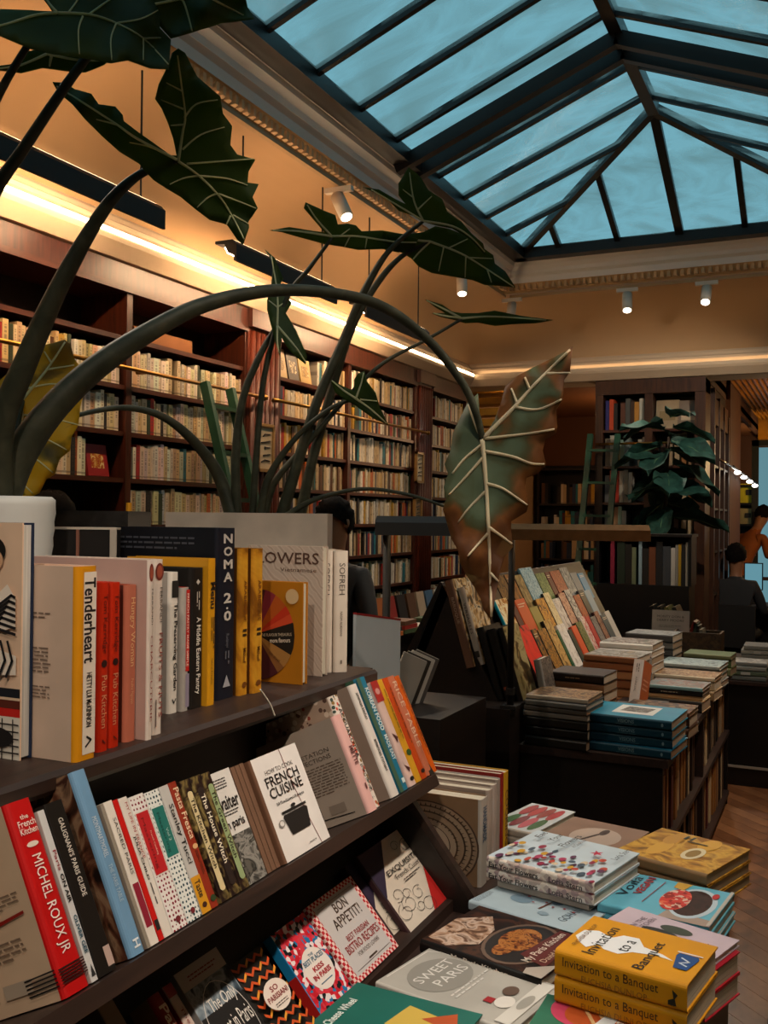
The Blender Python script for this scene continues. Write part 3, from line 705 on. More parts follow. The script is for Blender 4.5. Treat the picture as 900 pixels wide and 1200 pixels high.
# low table in front of the stand
tb = empty('low_book_table', (-0.5, 1.9, 0)); tag(tb, 'dark low table carrying stacked cookbooks beside the display stand', 'table')
MB().box(-0.40, 0.285, -1.2, 0.78, 0.735, 0.7598).build('table_top', BROWN, tb); MB().box(-0.38, 0.25, -1.18, 0.75, 0.09, 0.735).build('body', DARK, tb); MB().box(-0.36, 0.22, -1.15, 0.72, 0, 0.09).build('plinth', BLACK, tb)
# cabinet behind the stand that carries the plants
cb = empty('plant_cabinet', (-1.62, 1.75, 0)); tag(cb, 'low dark cabinet behind the cookbook stand carrying the two planters', 'cabinet')
MB().box(-0.31, 0.29, -1.4, 0.78, 0, 1.23).build('body', DARK, cb); MB().box(-0.315, 0.305, -1.42, 0.80, 1.23, 1.262).build('top', DARK, cb)

PREV = {'t': 0.0}
def ypx(cx, yb, x): return yb + (yb - 612) / (cx - 985) * (x - cx)
def tshelf(px0, px1, yb, ytop, w, name, fc, sc, bc, label, prints=(), **kw):
    cx = (px0 + px1) / 2; p0 = onZ(px0, ypx(cx, yb, px0), ZT); p1 = onZ(px1, ypx(cx, yb, px1), ZT)
    X = (p0.x + p1.x) / 2; y0_ = max(p0.y, PREV['t'] + 0.0008); y1_ = max(p1.y, y0_ + 0.012); PREV['t'] = y1_; t = y1_ - y0_ - 0.0008; h = onX(cx, ytop, X).z - ZT
    return book(name, h, w, t, fc, sc, bc, stand(X, (y0_ + y1_) / 2, ZT + 0.0004), label, 'cookbooks on the top shelf', prints, **kw)
K = '1c1614'; W_ = 'e6ddd2'
# ---- top shelf
illo = [('R', 'f', (0, 0, 1, 0.18), 'd8cdbf'), ('R', 'f', (0, 0.18, 1, 0.215), 'c22018'), ('R', 'f', (0, 0.215, 1, 0.25), '5a2418'), ('R', 'f', (0, 0.25, 1, 0.262), 'd8b79a'), ('R', 'f', (0, 0.262, 1, 0.30), '171a22')]
illo += [('L', 'f', [(0.5 + 0.09 * k, 0), (0.5 + 0.09 * k, 0.17)], 0.002, '2a2422') for k in range(6)] + [('L', 'f', [(0.4, 0.03 * k), (1, 0.03 * k)], 0.002, '2a2422') for k in range(1, 6)]
illo += [('C', 'f', (0.8, 0.09, 0.16, 0.045), '1a1616'), ('C', 'f', (0.72, 0.88, 0.16, 0.07), '15110f'), ('C', 'f', (0.74, 0.84, 0.12, 0.055), 'c99a78'), ('P', 'f', [(0.6, 0.5), (0.97, 0.56), (0.97, 0.68), (0.9, 0.74), (0.75, 0.66), (0.55, 0.62)], 'e2d3c4'), ('P', 'f', [(0.5, 0.34), (0.98, 0.36), (0.98, 0.44), (0.6, 0.5), (0.4, 0.52)], 'e2d3c4')]
for k in range(7): illo.append(('L', 'f', [(0.72 + 0.02 * k, 0.52 + 0.022 * k), (0.82 + 0.02 * k, 0.55 + 0.024 * k), (0.97, 0.53 + 0.026 * k)], 0.004, '1d1a1c'))
for k in range(7): illo.append(('L', 'f', [(0.55 + 0.06 * k, 0.35), (0.60 + 0.06 * k, 0.42), (0.56 + 0.06 * k, 0.5)], 0.004, '1d1a1c'))
p = onZ(23, 888, ZT)
def facecam(right, z): return Matrix.Translation((right.x, right.y, z)) @ Matrix.Rotation(-pi / 2, 4, 'Z')
def facebook(px, yb, ytop, w, t, *a, dyy=0.0, **kw):
    q = onZ(px, yb, ZT); q.y -= dyy; q.x = onY(px, yb, q.y).x; h = onplane(px, ytop, (q.x, q.y, 0), (0, 1, 0)).z - ZT
    return book(a[0], h, w, t, a[1], a[2], a[3], Matrix.Translation((q.x - w, q.y + t / 2, ZT + 0.0004)) @ Matrix.Rotation(-pi / 2, 4, 'Z'), a[4], 'cookbooks on the top shelf', **kw)
facebook(23, 888, 613, 0.22, 0.022, 'cookbook', 'd9b79c', '1b2740', '1b2740', 'large peach book with a drawn figure in a striped sleeve, leftmost on the top shelf', prints=illo, page='d6d0c8', dyy=0.014)
tshelf(88, 113, 891, 664, 0.2, 'cookbook', 'd9b09a', 'd08a12', 'c6ab98', 'thick beige and yellow cookbook with black handwritten spine title on the top shelf',
       [('R', 's', (0.03, 0.3, 0.97, 0.9), 'ddd0c2'), ('T', 's', 'Tenderheart', (0.06, 0.32, 0.50, 0.86), K, 0.02), ('T', 's', 'HETTY LUI McKINNON', (0.55, 0.46, 0.83, 0.72), K), ('L', 's', [(0.88, 0.5), (0.9, 0.7), (0.93, 0.45)], 0.003, K)] +
       [('X', 'b', (0.06, 0.80, 0.3, 0.84), '6a564a', 1), ('X', 'b', (0.06, 0.72, 0.78, 0.76), '6a564a', 2), ('X', 'b', (0.06, 0.66, 0.4, 0.68), '6a564a', 1), ('X', 'b', (0.06, 0.42, 0.78, 0.58), '6a564a', 8), ('X', 'b', (0.06, 0.29, 0.78, 0.38), '6a564a', 5), ('X', 'b', (0.06, 0.25, 0.6, 0.28), '6a564a', 2), ('R', 'b', (0.06, 0.06, 0.24, 0.13), 'b5a294')])
kerr = [('T', 's', 'Tom Kerridge', (0.07, 0.25, 0.42, 0.72), '5e130a', 0.0), ('T', 's', 'Pub Kitchen', (0.55, 0.25, 0.86, 0.72), 'd08a66', 0.0), ('C', 's', (0.48, 0.45, 0.022, 0.26), '2a0d0a'), ('L', 's', [(0.93, 0.35), (0.95, 0.6)], 0.002, '5e130a')]
tshelf(114.5, 127.5, 881, 683, 0.19, 'cookbook', 'b7260c', 'b7260c', 'a8240c', 'bright red cookbook, first of two identical red spines on the top shelf', kerr)
tshelf(128, 140.5, 876, 683, 0.19, 'cookbook', 'b7260c', 'b7260c', 'a8240c', 'bright red cookbook, second of two identical red spines on the top shelf', kerr)
tshelf(146.5, 160, 869, 686, 0.19, 'cookbook', 'a4462e', 'b3654f', '5e2a20', 'dusty pink hardback with gold spine lettering on the top shelf', [('T', 's', 'Hungry Woman', (0.08, 0.25, 0.52, 0.75), 'dcae7e', 0.0), ('T', 's', 'Pauline Nguyen', (0.6, 0.35, 0.76, 0.65), 'd09a72', 0.0)])
ch = [('C', 's', (0.07, 0.5, 0.05, 0.42), '6e2a20'), ('C', 's', (0.07, 0.5, 0.035, 0.28), '9a4a36'), ('T', 's', 'FERRANDI', (0.16, 0.55, 0.36, 0.8), '3a3230', 0.0), ('T', 's', 'FRUITS & NUTS', (0.42, 0.5, 0.9, 0.85), '8a3a32', 0.0), ('L', 's', [(0.8, 0.25), (0.95, 0.25)], 0.002, '55403a')]
ch2 = [('C', 's', (0.07, 0.5, 0.05, 0.42), '6e2a20'), ('C', 's', (0.07, 0.5, 0.035, 0.28), '9a4a36'), ('T', 's', 'FERRANDI', (0.16, 0.55, 0.36, 0.8), '3a3230', 0.0), ('T', 's', 'CHARCUTERIE', (0.42, 0.42, 0.9, 0.8), '8a3a32', 0.0), ('T', 'b', 'COOKING COURSE', (0.10, 0.90, 0.42, 0.925), '8a3a32', 0.01), ('T', 'b', 'PATES, TERRINES', (0.10, 0.86, 0.45, 0.885), '8a3a32', 0.01), ('X', 'b', (0.1, 0.4, 0.8, 0.75), 'a08c80', 10)]
tshelf(167, 178.3, 868, 657, 0.24, 'cookbook', 'd8c6bc', 'd5c6bc', 'bb9a90', 'tall pale cookbook with a round brown spine emblem, left of the pair', ch2)
tshelf(178.6, 190.5, 861, 656, 0.24, 'cookbook', 'd8c6bc', 'd5c6bc', 'bb9a90', 'tall pale cookbook with a round brown spine emblem, right of the pair', ch)
tshelf(198, 208.5, 836, 671, 0.17, 'cookbook', 'd8d0c8', 'd9d1c8', 'a89e96', 'white book with bold black vertical title and a dark square at its head', [('R', 's', (0.06, 0.15, 0.18, 0.9), '22201e'), ('T', 's', 'The Preserving Garden', (0.22, 0.3, 0.84, 0.8), K, 0.02), ('L', 's', [(0.9, 0.3), (0.93, 0.5), (0.9, 0.7)], 0.002, K)])
tshelf(209, 221, 834, 689, 0.16, 'cookbook', 'b1281e', 'a7a09a', '9e9a96', 'grey slim book with a red stripe down its spine', [('R', 's', (0.02, 0.5, 0.68, 0.98), 'b51d18'), ('T', 's', 'FRENCH PASTRY MADE SIMPLE', (0.05, 0.6, 0.64, 0.88), 'e2c8b8'), ('R', 's', (0.7, 0.5, 0.97, 0.98), '8a7f92')])
tshelf(222.5, 238, 830, 666, 0.18, 'cookbook', '1c1816', '1d1917', '191513', 'black cookbook with white spine lettering and a small diamond mark', [('P', 's', [(0.08, 0.5), (0.1, 0.65), (0.12, 0.5), (0.1, 0.35)], 'c8c0b8'), ('X', 's', (0.17, 0.35, 0.30, 0.65), 'bdb5ac', 2), ('T', 's', 'A Middle Eastern Pantry', (0.35, 0.3, 0.9, 0.72), 'd8cfc6', 0.012)])
tshelf(239.5, 252.5, 827, 655, 0.18, 'cookbook', 'c98d14', 'c98d14', '1a1614', 'mustard yellow cookbook with a black back cover edged in yellow', [('R', 'b', (0, 0.93, 1, 1), 'c98d14'), ('R', 'b', (0.93, 0, 1, 1), 'c98d14'), ('T', 's', 'Menu', (0.16, 0.25, 0.34, 0.85), K, 0.02), ('X', 's', (0.4, 0.3, 0.62, 0.75), '3a2a10', 2), ('T', 's', 'Gabriel Kreuther', (0.68, 0.4, 0.86, 0.6), '3a2a10', 0.0), ('X', 'b', (0.3, 0.75, 0.8, 0.85), '8a6a3a', 2)])
noma = [('T', 'S', c, (0.3, 0.91 - 0.075 * i - (0.03 if i > 3 else 0), 0.78, 0.965 - 0.075 * i - (0.03 if i > 3 else 0)), 'c2bab2', 0.03) for i, c in enumerate('NOMA')]
noma += [('T', 'S', '2', (0.32, 0.56, 0.72, 0.62), 'c2bab2', 0.03), ('C', 'S', (0.5, 0.53, 0.05, 0.006), 'c2bab2'), ('T', 'S', '0', (0.32, 0.455, 0.72, 0.515), 'c2bab2', 0.03), ('P', 'S', [(0.3, 0.07), (0.7, 0.07), (0.5, 0.14)], '9a98a0'), ('T', 's', 'Redzepi', (0.62, 0.4, 0.70, 0.6), '5a5c66', 0.0), ('X', 's', (0.72, 0.35, 0.8, 0.65), '5a5c66', 2)]
noma += [('X', 'b', (0.1, 0.86, 0.8, 0.95), '4c4e58', 3)]
tshelf(253, 275, 819, 619, 0.25, 'cookbook', '14161f', '151824', '13151d', 'tall navy hardback with stacked white capitals on the top shelf', noma)
gold = pattern('gilded_spine_print', 'photo', ['7a4a10', 'b57a1c', 'c9922a', '8a5214'], 9)
gp = [('T', 's', 'ARABESQUE', (0.22, 0.35, 0.5, 0.7), '6a3a08', 0.01), ('T', 's', 'II', (0.55, 0.3, 0.6, 0.7), '2a1a08', 0.02), ('T', 's', 'Malouf', (0.68, 0.35, 0.78, 0.65), '5a3208', 0.01), ('C', 's', (0.93, 0.5, 0.02, 0.25), '6a3a08')]
tshelf(278, 291, 815, 643, 0.19, 'cookbook', gold, gold, '4e2c0c', 'gilded brown cookbook, left of two identical gold spines', gp, page='6a4a22')
tshelf(295, 308, 812, 643, 0.19, 'cookbook', gold, gold, '4e2c0c', 'gilded brown cookbook, right of two identical gold spines', gp, page='6a4a22')
fl = [('C', 'f', (0.28, 0.47, 0.6, 0.455), '4a1a22')]
seg = [('8a2a3a', 1.35, 1.05), ('b5541a', 1.05, 0.7), ('c2331c', 0.7, 0.5), ('d24a2a', 0.5, 0.3), ('1d1a17', 0.3, -0.42), ('a8793f', -0.42, -0.75), ('8a5a30', -0.75, -0.95), ('4a1a22', -0.95, -1.4)]
for c, a0, a1 in seg: fl.append(('P', 'f', [(0.28, 0.47)] + [(0.28 + 0.6 * cos(a0 + (a1 - a0) * i / 5), 0.47 + 0.455 * sin(a0 + (a1 - a0) * i / 5)) for i in range(6)], c))
fl += [('C', 'f', (0.84, 0.86, 0.1, 0.075), 'd8b98c'), ('T', 'f', 'THE FLAVOUR THESAURUS', (0.36, 0.46, 0.84, 0.49), 'c8b8a0', 0.01, 0.08), ('T', 'f', 'more flavours', (0.5, 0.40, 0.82, 0.445), 'e0d4c0', 0.02, 0.08), ('T', 'f', 'NIKI SEGNIT', (0.48, 0.24, 0.68, 0.265), '5a3a1c', 0.01, -0.6)]
facebook(354, 803, 683, 0.15, 0.02, 'cookbook', 'b5741a', 'b5741a', 'b5741a', 'ochre book with a colourful fan wheel on its cover, facing out on the top shelf', prints=fl)
flw = pattern('flowers_cover_waves', 'wave', ['b5a294', 'd0c0b2', 'c4b2a4'], 24)
fb = [('T', 'f', 'FLOWERS', (0.05, 0.86, 0.95, 0.95), '5a4036', 0.01), ('T', 'f', 'Vietnamese', (0.45, 0.80, 0.92, 0.83), '5a4036', 0.0)] + [('C', 'f', (0.62 + 0.06 * sin(k), 0.45 - 0.07 * k, 0.035, 0.018), '5a1a1e') for k in range(6)]
facebook(377, 793, 641, 0.19, 0.024, 'cookbook', flw, 'c4b2a4', 'c4b2a4', 'pale rippled cover book standing behind the ochre fan wheel book', prints=fb)
sof = [('T', 's', 'SOFREH', (0.1, 0.35, 0.36, 0.75), '4a403a', 0.0), ('T', 's', 'NASIM ALIKHANI', (0.5, 0.42, 0.7, 0.6), '6a5e56', 0.0), ('X', 's', (0.9, 0.35, 0.93, 0.65), '6a5e56', 1)]
sfront = [('P', 'f', [(0.4, 0), (1, 0), (1, 0.5), (0.6, 0.4), (0.45, 0.2)], '5a3a22'), ('X', 'f', (0.3, 0.85, 0.9, 0.95), '6a5e56', 4)]
q18 = onZ(399, 788, ZT); dirt = Vector((sin(radians(48)), cos(radians(48)), 0))
for q, lb in ((q18 - dirt * 0.034, 'left'), (q18, 'right')):
    h = at(399, 646, (q18 - CAM).dot(FWD)).z - ZT
    book('cookbook', h, 0.17, 0.032, 'c8b8a8', 'd6c9bc', 'c8b8a8', stand(q.x, q.y, ZT + 0.0004, 0, radians(-48)), 'thick off-white book, %s of the turned pair at the far end of the top shelf' % lb, 'cookbooks on the top shelf', sof + sfront)

p_ = [(305, 808), (310, 815), (317, 826), (322, 839)]
o = MB().tube([onX(a, b, -0.922) for a, b in spline(p_, 5)], 0.0014, 6).build('cord', paint('d8cfc0', 0.5), None, True); tag(o, 'short white cord hanging from the front edge of the top shelf', 'cord')
# ---- second, tilted shelf
T2 = Vector((-sin(A2), 0, cos(A2))); N2 = Vector((cos(A2), 0, sin(A2))); PV2 = Vector((X2, 0, Z2))
def yline(px):
    pts = [(60, 1192), (107, 1158), (187, 1096), (258, 1046), (316, 1008), (385, 972), (440, 950), (512, 907)]
    for (a, b_), (c, d) in zip(pts[:-1], pts[1:]):
        if px <= c: return b_ + (d - b_) * (px - a) / (c - a)
    return 907
def tilt(px0, px1, top, w, name, fc, sc, bc, label, prints=(), face=False, push=0.0, grp='books on the tilted shelf', tt=0.02, **kw):
    y0 = onX(px0, yline(px0), X2).y; y1 = onX(px1, yline(px1), X2).y
    q = onplane(top[0], top[1], PV2 + N2 * push, N2); h = (q - PV2).dot(T2); o = PV2 + N2 * push
    if face: return book(name, h, y1 - y0 - 0.001, tt, fc, sc, bc, faceout(o.x - N2.x * tt / 2, y0, o.z - N2.z * tt / 2, A2), label, grp, prints, **kw)
    return book(name, h, w, y1 - y0 - 0.0008, fc, sc, bc, stand(o.x, (y0 + y1) / 2, o.z, A2), label, grp, prints, **kw)
mr = [('T', 'S', 'the', (0.35, 0.9, 0.65, 0.925), 'e2cfc4', 0.01), ('T', 'S', 'French', (0.2, 0.86, 0.85, 0.895), 'e2cfc4', 0.01), ('T', 'S', 'Kitchen', (0.2, 0.82, 0.85, 0.855), 'e2cfc4', 0.01), ('C', 'S', (0.5, 0.765, 0.22, 0.014), 'd8c6b8'), ('T', 's', 'MICHEL ROUX JR', (0.29, 0.22, 0.80, 0.68), 'e6d6cc', 0.0)]
mr += [('L', 's', [(0.86 + 0.014 * k, 0.02), (0.86 + 0.014 * k, 0.98)], 0.0016, '2a0806') for k in range(6)] + [('X', 'b', (0.3, 0.5, 0.9, 0.58), '7a6250', 4), ('P', 'b', [(0.1, 0.38), (0.9, 0.46), (0.9, 0.475), (0.1, 0.41)], '8a1c14'), ('X', 'b', (0.1, 0.25, 0.85, 0.36), '7a6250', 4), ('R', 'b', (0.25, 0.08, 0.5, 0.14), '2a2420'), ('R', 'b', (0.56, 0.08, 0.8, 0.15), 'a99684')] + [('L', 'b', [(0.75, 0.06 + 0.02 * k), (1, 0.07 + 0.02 * k)], 0.002, K) for k in range(5)]
tilt(77, 107, (33, 934), 0.2, 'cookbook', 'c4a183', 'b80f10', 'c9aa8e', 'large red-spined book with white capitals at the left of the tilted shelf', mr)
tilt(107.5, 115.5, (52, 948), 0.15, 'paperback', 'c2c0be', 'c6c4c4', 'b5b2ae', 'thin pale grey paperback beside the large red spine', [('T', 's', 'Paris', (0.24, 0.3, 0.36, 0.8), '8a1c2a', 0.01), ('T', 's', 'ON AIR', (0.38, 0.25, 0.55, 0.8), K, 0.03), ('T', 's', 'OLIVER GEE', (0.62, 0.25, 0.84, 0.78), '3a5a6a', 0.03), ('P', 's', [(0.9, 0.5), (0.97, 0.2), (0.97, 0.8)], '2a2a2c')], hard=False)
tilt(116.5, 137, (66, 938), 0.14, 'paperback', '1a1512', '1b1613', '1a1512', 'black guidebook with small white capitals on its spine', [('T', 's', "GALIGNANI'S PARIS GUIDE", (0.10, 0.45, 0.56, 0.72), 'cfc6bc', 0.01), ('R', 's', (0.86, 0.6, 0.97, 0.97), 'b59a90')], hard=False)
ph = pattern('brown_food_photo', 'photo', ['1d120e', '5a3424', '8a6a52', '3a2018'], 18)
tilt(155, 172, (99, 900), 0.2, 'cookbook', ph, '6c93b5', ph, 'tall book with a pale blue spine and brown photographic cover', [('T', 's', 'MONTMARTMOREL', (0.26, 0.3, 0.48, 0.6), 'c8d2da', 0.0), ('T', 's', 'THE PARIS TABLE', (0.52, 0.35, 0.72, 0.6), 'a8bccb', 0.0), ('T', 's', 'H', (0.92, 0.3, 0.965, 0.7), 'e0e4e8', 0.02), ('R', 'b', (0.0, 0.82, 0.42, 1), '2a3a48'), ('X', 'b', (0.05, 0.87, 0.38, 0.94), '9aa8b0', 2)])
tilt(173, 177, (131, 938), 0.15, 'paperback', '8a7a6c', '8e8376', '8a7a6c', 'thin grey-brown paperback right of the pale blue spine', hard=False)
tilt(177.2, 187, (139, 934), 0.15, 'paperback', 'd8cdc2', 'dcd2c8', 'bcb0a4', 'white slim book with spaced capitals and a burgundy panel low on the spine', [('T', 's', 'SACRED PARIS', (0.12, 0.4, 0.52, 0.75), '3a3230', 0.0), ('R', 's', (0.58, 0.15, 0.88, 0.85), '8a1a30')], hard=False)
tilt(187.2, 193, (143, 934), 0.15, 'paperback', 'c21812', 'c21812', 'b01610', 'narrow bright red paperback spine on the tilted shelf', [('R', 's', (0.86, 0.1, 0.93, 0.9), '22201e')], hard=False)
tilt(193.2, 203, (150, 932), 0.14, 'paperback', 'd8cfc6', 'd9d0c8', 'd0c6bc', 'white paperback with red and black vertical lettering', [('T', 's', 'MY LIFE IN FRANCE', (0.04, 0.5, 0.45, 0.8), '9a2a2a', 0.0), ('T', 's', 'JULIA CHILD', (0.28, 0.15, 0.6, 0.48), K, 0.02), ('X', 's', (0.62, 0.2, 0.8, 0.5), '55504c', 1)], hard=False)
dr = pattern('red_dots_on_white', 'dots', ['dcd6d2', '7a2030'], 150); dt = pattern('teal_dots_on_white', 'dots', ['d8d8d4', '26404a'], 150)
tilt(203.3, 220.5, (166, 929), 0.15, 'paperback', dr, dr, dr, 'white paperback dotted in dark red with a red title panel', [('R', 's', (0.12, 0.06, 0.60, 0.94), 'd8ccc4'), ('R', 's', (0.13, 0.1, 0.59, 0.9), 'b51a20'), ('T', 's', 'Mastering', (0.17, 0.25, 0.55, 0.48), '7a1216', 0.0), ('T', 's', 'French Cooking', (0.28, 0.55, 0.46, 0.68), 'd8b0a0', 0.0), ('C', 's', (0.93, 0.5, 0.022, 0.16), '6a2028')], hard=False)
tilt(220.8, 237, (184, 924), 0.15, 'paperback', dt, dt, dt, 'white paperback dotted in dark teal with a teal title panel', [('R', 's', (0.12, 0.06, 0.52, 0.94), 'd0d4d0'), ('R', 's', (0.13, 0.1, 0.51, 0.9), '1c6a62'), ('T', 's', 'Mastering', (0.17, 0.25, 0.48, 0.48), '0e423e', 0.0), ('T', 's', 'Vol 2', (0.3, 0.55, 0.4, 0.7), 'b8ccc4', 0.0), ('C', 's', (0.93, 0.5, 0.022, 0.16), '6a2028')], hard=False)
tilt(237.3, 248, (196, 919), 0.14, 'paperback', 'b8b4b0', 'b9b5b2', 'b0aca8', 'grey paperback with black lettering and a mustard foot', [('R', 's', (0.72, 0, 1, 1), 'c78a18'), ('T', 's', 'Stanley Tucci', (0.15, 0.2, 0.62, 0.8), K, 0.01), ('T', 's', 'Taste', (0.75, 0.25, 0.88, 0.8), K, 0.01), ('C', 's', (0.94, 0.5, 0.02, 0.25), '3a1a10')], hard=False)
tilt(248.2, 258, (205, 915), 0.17, 'cookbook', '7a2a16', '8a2c18', '5e2012', 'rust red cookbook with cream script lettering', [('T', 's', 'Pasta Fresca', (0.05, 0.25, 0.46, 0.85), 'dcc0a0', 0.01), ('X', 's', (0.55, 0.3, 0.75, 0.6), '4a140a', 2), ('C', 's', (0.52, 0.5, 0.02, 0.3), 'd0a070'), ('C', 's', (0.93, 0.5, 0.025, 0.3), '2a3a1c')])
wp = pattern('dark_botanical_print', 'photo', ['1c1210', '2a1a14', '6a5a34', '8a7648'], 40)
for a0, a1, tp, nm, cc, wd in ((260, 270.5, (226, 910), 'The Kitchen Witch', 'c9b78c', 'cream'), (271, 283, (237, 906), 'The House Witch', '241612', 'dark brown'), (283.3, 293.5, (247, 903), 'The Green Witch', '8a9a6e', 'sage green')):
    tilt(a0, a1, tp, 0.15, 'paperback', wp, wp, wp, 'dark botanical paperback with a %s rounded title strip' % wd, [('R', 's', (0.12, 0.3, 0.9, 0.85), cc), ('C', 's', (0.12, 0.575, 0.02, 0.27), cc), ('C', 's', (0.9, 0.575, 0.02, 0.27), cc), ('T', 's', nm, (0.16, 0.38, 0.74, 0.76), 'e0d4c0' if wd[0] == 'd' else '2c2416', 0.01)], hard=False)
bw = pattern('black_white_street_photo', 'photo', ['0f0e0d', '4a4744', '8a8680', '1a1918', '5a5650'], 30)
tilt(283.5, 316, (268, 899), 0.1, 'paperback', 'cfcac6', 'b8b2ae', 'b8b2ae', 'white book with a black and white street photograph, facing out', [('R', 'f', (0, 0, 1, 0.44), bw), ('T', 'f', 'waiter', (0.2, 0.66, 0.95, 0.78), K, 0.02), ('T', 'f', 'in paris', (0.25, 0.47, 0.9, 0.57), K, 0.02), ('X', 'f', (0.2, 0.84, 0.75, 0.94), '2a2624', 4), ('X', 'f', (0.2, 0.6, 0.85, 0.65), '2a2624', 2)], face=True, push=-0.004, hard=False)
fc_ = [('L', 'f', [(0.62, 1), (0.66, 0.6), (0.72, 0.3), (0.8, 0)], 0.0018, '6a1c20'), ('T', 'f', 'HOW TO COOK', (0.2, 0.81, 0.8, 0.855), '5a5452', 0.0), ('T', 'f', 'FRENCH', (0.15, 0.69, 0.85, 0.79), K, 0.01), ('T', 'f', 'CUISINE', (0.15, 0.58, 0.85, 0.68), K, 0.01), ('T', 'f', '50 Traditional Recipes', (0.2, 0.50, 0.8, 0.535), K, 0.02)]
fc_ += [('P', 'f', [(0.3, 0.2), (0.7, 0.2), (0.76, 0.38), (0.72, 0.4), (0.26, 0.4), (0.24, 0.38)], '1a1616'), ('R', 'f', (0.24, 0.41, 0.76, 0.435), '1a1616'), ('C', 'f', (0.5, 0.455, 0.05, 0.016), '1a1616'), ('C', 'f', (0.17, 0.34, 0.06, 0.035), '8a8480'), ('C', 'f', (0.17, 0.34, 0.04, 0.024), 'd4cecb'), ('X', 'f', (0.55, 0.05, 0.75, 0.07), '3a3432', 1)]
tilt(333, 385, (326, 878), 0.1, 'cookbook', 'd8d2d0', '6a4a38', 'b0a49a', 'white facing-out cookbook printed with a black cooking pot', fc_, face=True, push=0.004, tt=0.016)
for k in range(3): tilt(318 + k * 5, 322.6 + k * 5, (287 + k * 4.5, 893 - k * 2), 0.13, 'paperback', '7a5a46', '6e5140', '5a4032', '%s brown page-edged copy beside the cooking pot cover' % ['leftmost', 'middle', 'rightmost'][k], hard=False, push=-0.006)
tz = pattern('terrazzo_print', 'terrazzo', ['a58c7c', '8a3a2e', '5a4238', 'c8b4a4'], 75); tz2 = pattern('terrazzo_print_pale', 'terrazzo', ['d8ccc4', 'c24a34', '3a4a44', '8a6a3a'], 110)
mi_ = [('T', 'b', 'INTERPRETATION', (0.2, 0.70, 0.82, 0.745), '4a3c34', 0.0), ('T', 'b', 'OF CONFECTIONS', (0.2, 0.635, 0.82, 0.68), '4a3c34', 0.0), ('X', 'b', (0.2, 0.3, 0.92, 0.6), '6a584c', 11), ('R', 'b', (0.6, 0.1, 0.78, 0.19), '8a7a6e'), ('L', 'b', [(0.5, 0.22), (0.5, 0.08), (0.85, 0.06)], 0.002, K), ('T', 's', 'MIETTE', (0.33, 0.3, 0.52, 0.75), '6a3a3a', 0.01), ('X', 's', (0.72, 0.3, 0.78, 0.7), '6a3a3a', 1)]
tilt(428, 437.3, (394, 838), 0.2, 'cookbook', 'c49a94', 'd8a8a4', 'a8978a', 'pink-spined book with a taupe back cover of printed text', mi_, push=0.012)
tilt(437.6, 446.5, (390, 815), 0.22, 'cookbook', tz, tz2, tz, 'terrazzo patterned cookbook with spaced black capitals', [('T', 's', 'ACQUACOTTA', (0.12, 0.3, 0.56, 0.75), K, 0.02), ('T', 's', 'EMIKO DAVIES', (0.62, 0.4, 0.86, 0.7), '4a4038', 0.0)])
tilt(461, 469, (413, 802), 0.22, 'cookbook', 'c8b8a8', 'd9d0ca', 'a08a7c', 'white spine beside a wide taupe back cover near the shelf end', [('T', 's', 'american kitchen', (0.08, 0.3, 0.32, 0.7), K, 0.01), ('T', 's', 'american romans', (0.5, 0.3, 0.78, 0.7), K, 0.01)])
tilt(469.3, 479.5, (424, 793), 0.2, 'cookbook', '1a6a86', '1c6e8c', '3c5a48', 'teal cookbook spine with white capitals and green back cover', [('R', 's', (0, 0, 1, 0.38), '3c5a48'), ('T', 's', 'KOREAN FOOD', (0.1, 0.45, 0.48, 0.85), 'd0dcdc', 0.03), ('T', 's', 'MADE EASY', (0.52, 0.5, 0.74, 0.85), 'd0dcdc', 0.02), ('R', 's', (0.9, 0.55, 0.94, 0.85), 'd0dcdc')])
tilt(481.5, 489, (441, 797), 0.18, 'cookbook', 'c8a8a0', 'd8b8b0', 'b08a80', 'pale pink spine with a red head and dark marks', [('R', 's', (0, 0, 0.2, 1), 'b02a26'), ('C', 's', (0.1, 0.5, 0.03, 0.3), 'd89a98'), ('P', 's', [(0.5, 0.2), (0.55, 0.8), (0.6, 0.5)], '4a1c1c'), ('P', 's', [(0.8, 0.2), (0.85, 0.8), (0.88, 0.5)], '4a1c1c'), ('C', 's', (0.94, 0.5, 0.02, 0.3), K)])
tilt(489.2, 495.5, (448, 795), 0.18, 'cookbook', 'c88e1c', 'cc9420', 'a87818', 'bright yellow spine between the pink and orange ones', [('X', 's', (0.1, 0.3, 0.6, 0.7), '8a5a10', 1), ('C', 's', (0.72, 0.5, 0.03, 0.4), '2a4a1c')])
tilt(495.7, 501.5, (455, 793), 0.18, 'cookbook', 'b03c12', 'b8420f', '8a2e0e', 'burnt orange spine left of the wide lettered orange one', [('X', 's', (0.1, 0.3, 0.8, 0.7), '6a2408', 1), ('C', 's', (0.93, 0.5, 0.02, 0.35), '2a100a')])
tilt(501.7, 508, (461, 791), 0.18, 'cookbook', 'b84a1c', 'b8674a', 'a03c14', 'orange-brown spine with tall pale capitals near the shelf end', [('T', 's', 'RICE TABLE', (0.06, 0.2, 0.72, 0.85), 'd8b49a', 0.0)])
tilt(508.2, 513, (470, 790), 0.18, 'cookbook', 'c4520c', 'c8560c', 'a8460c', 'last bright orange spine at the far end of the tilted shelf', [('X', 's', (0.1, 0.3, 0.85, 0.7), '7a3008', 1)])

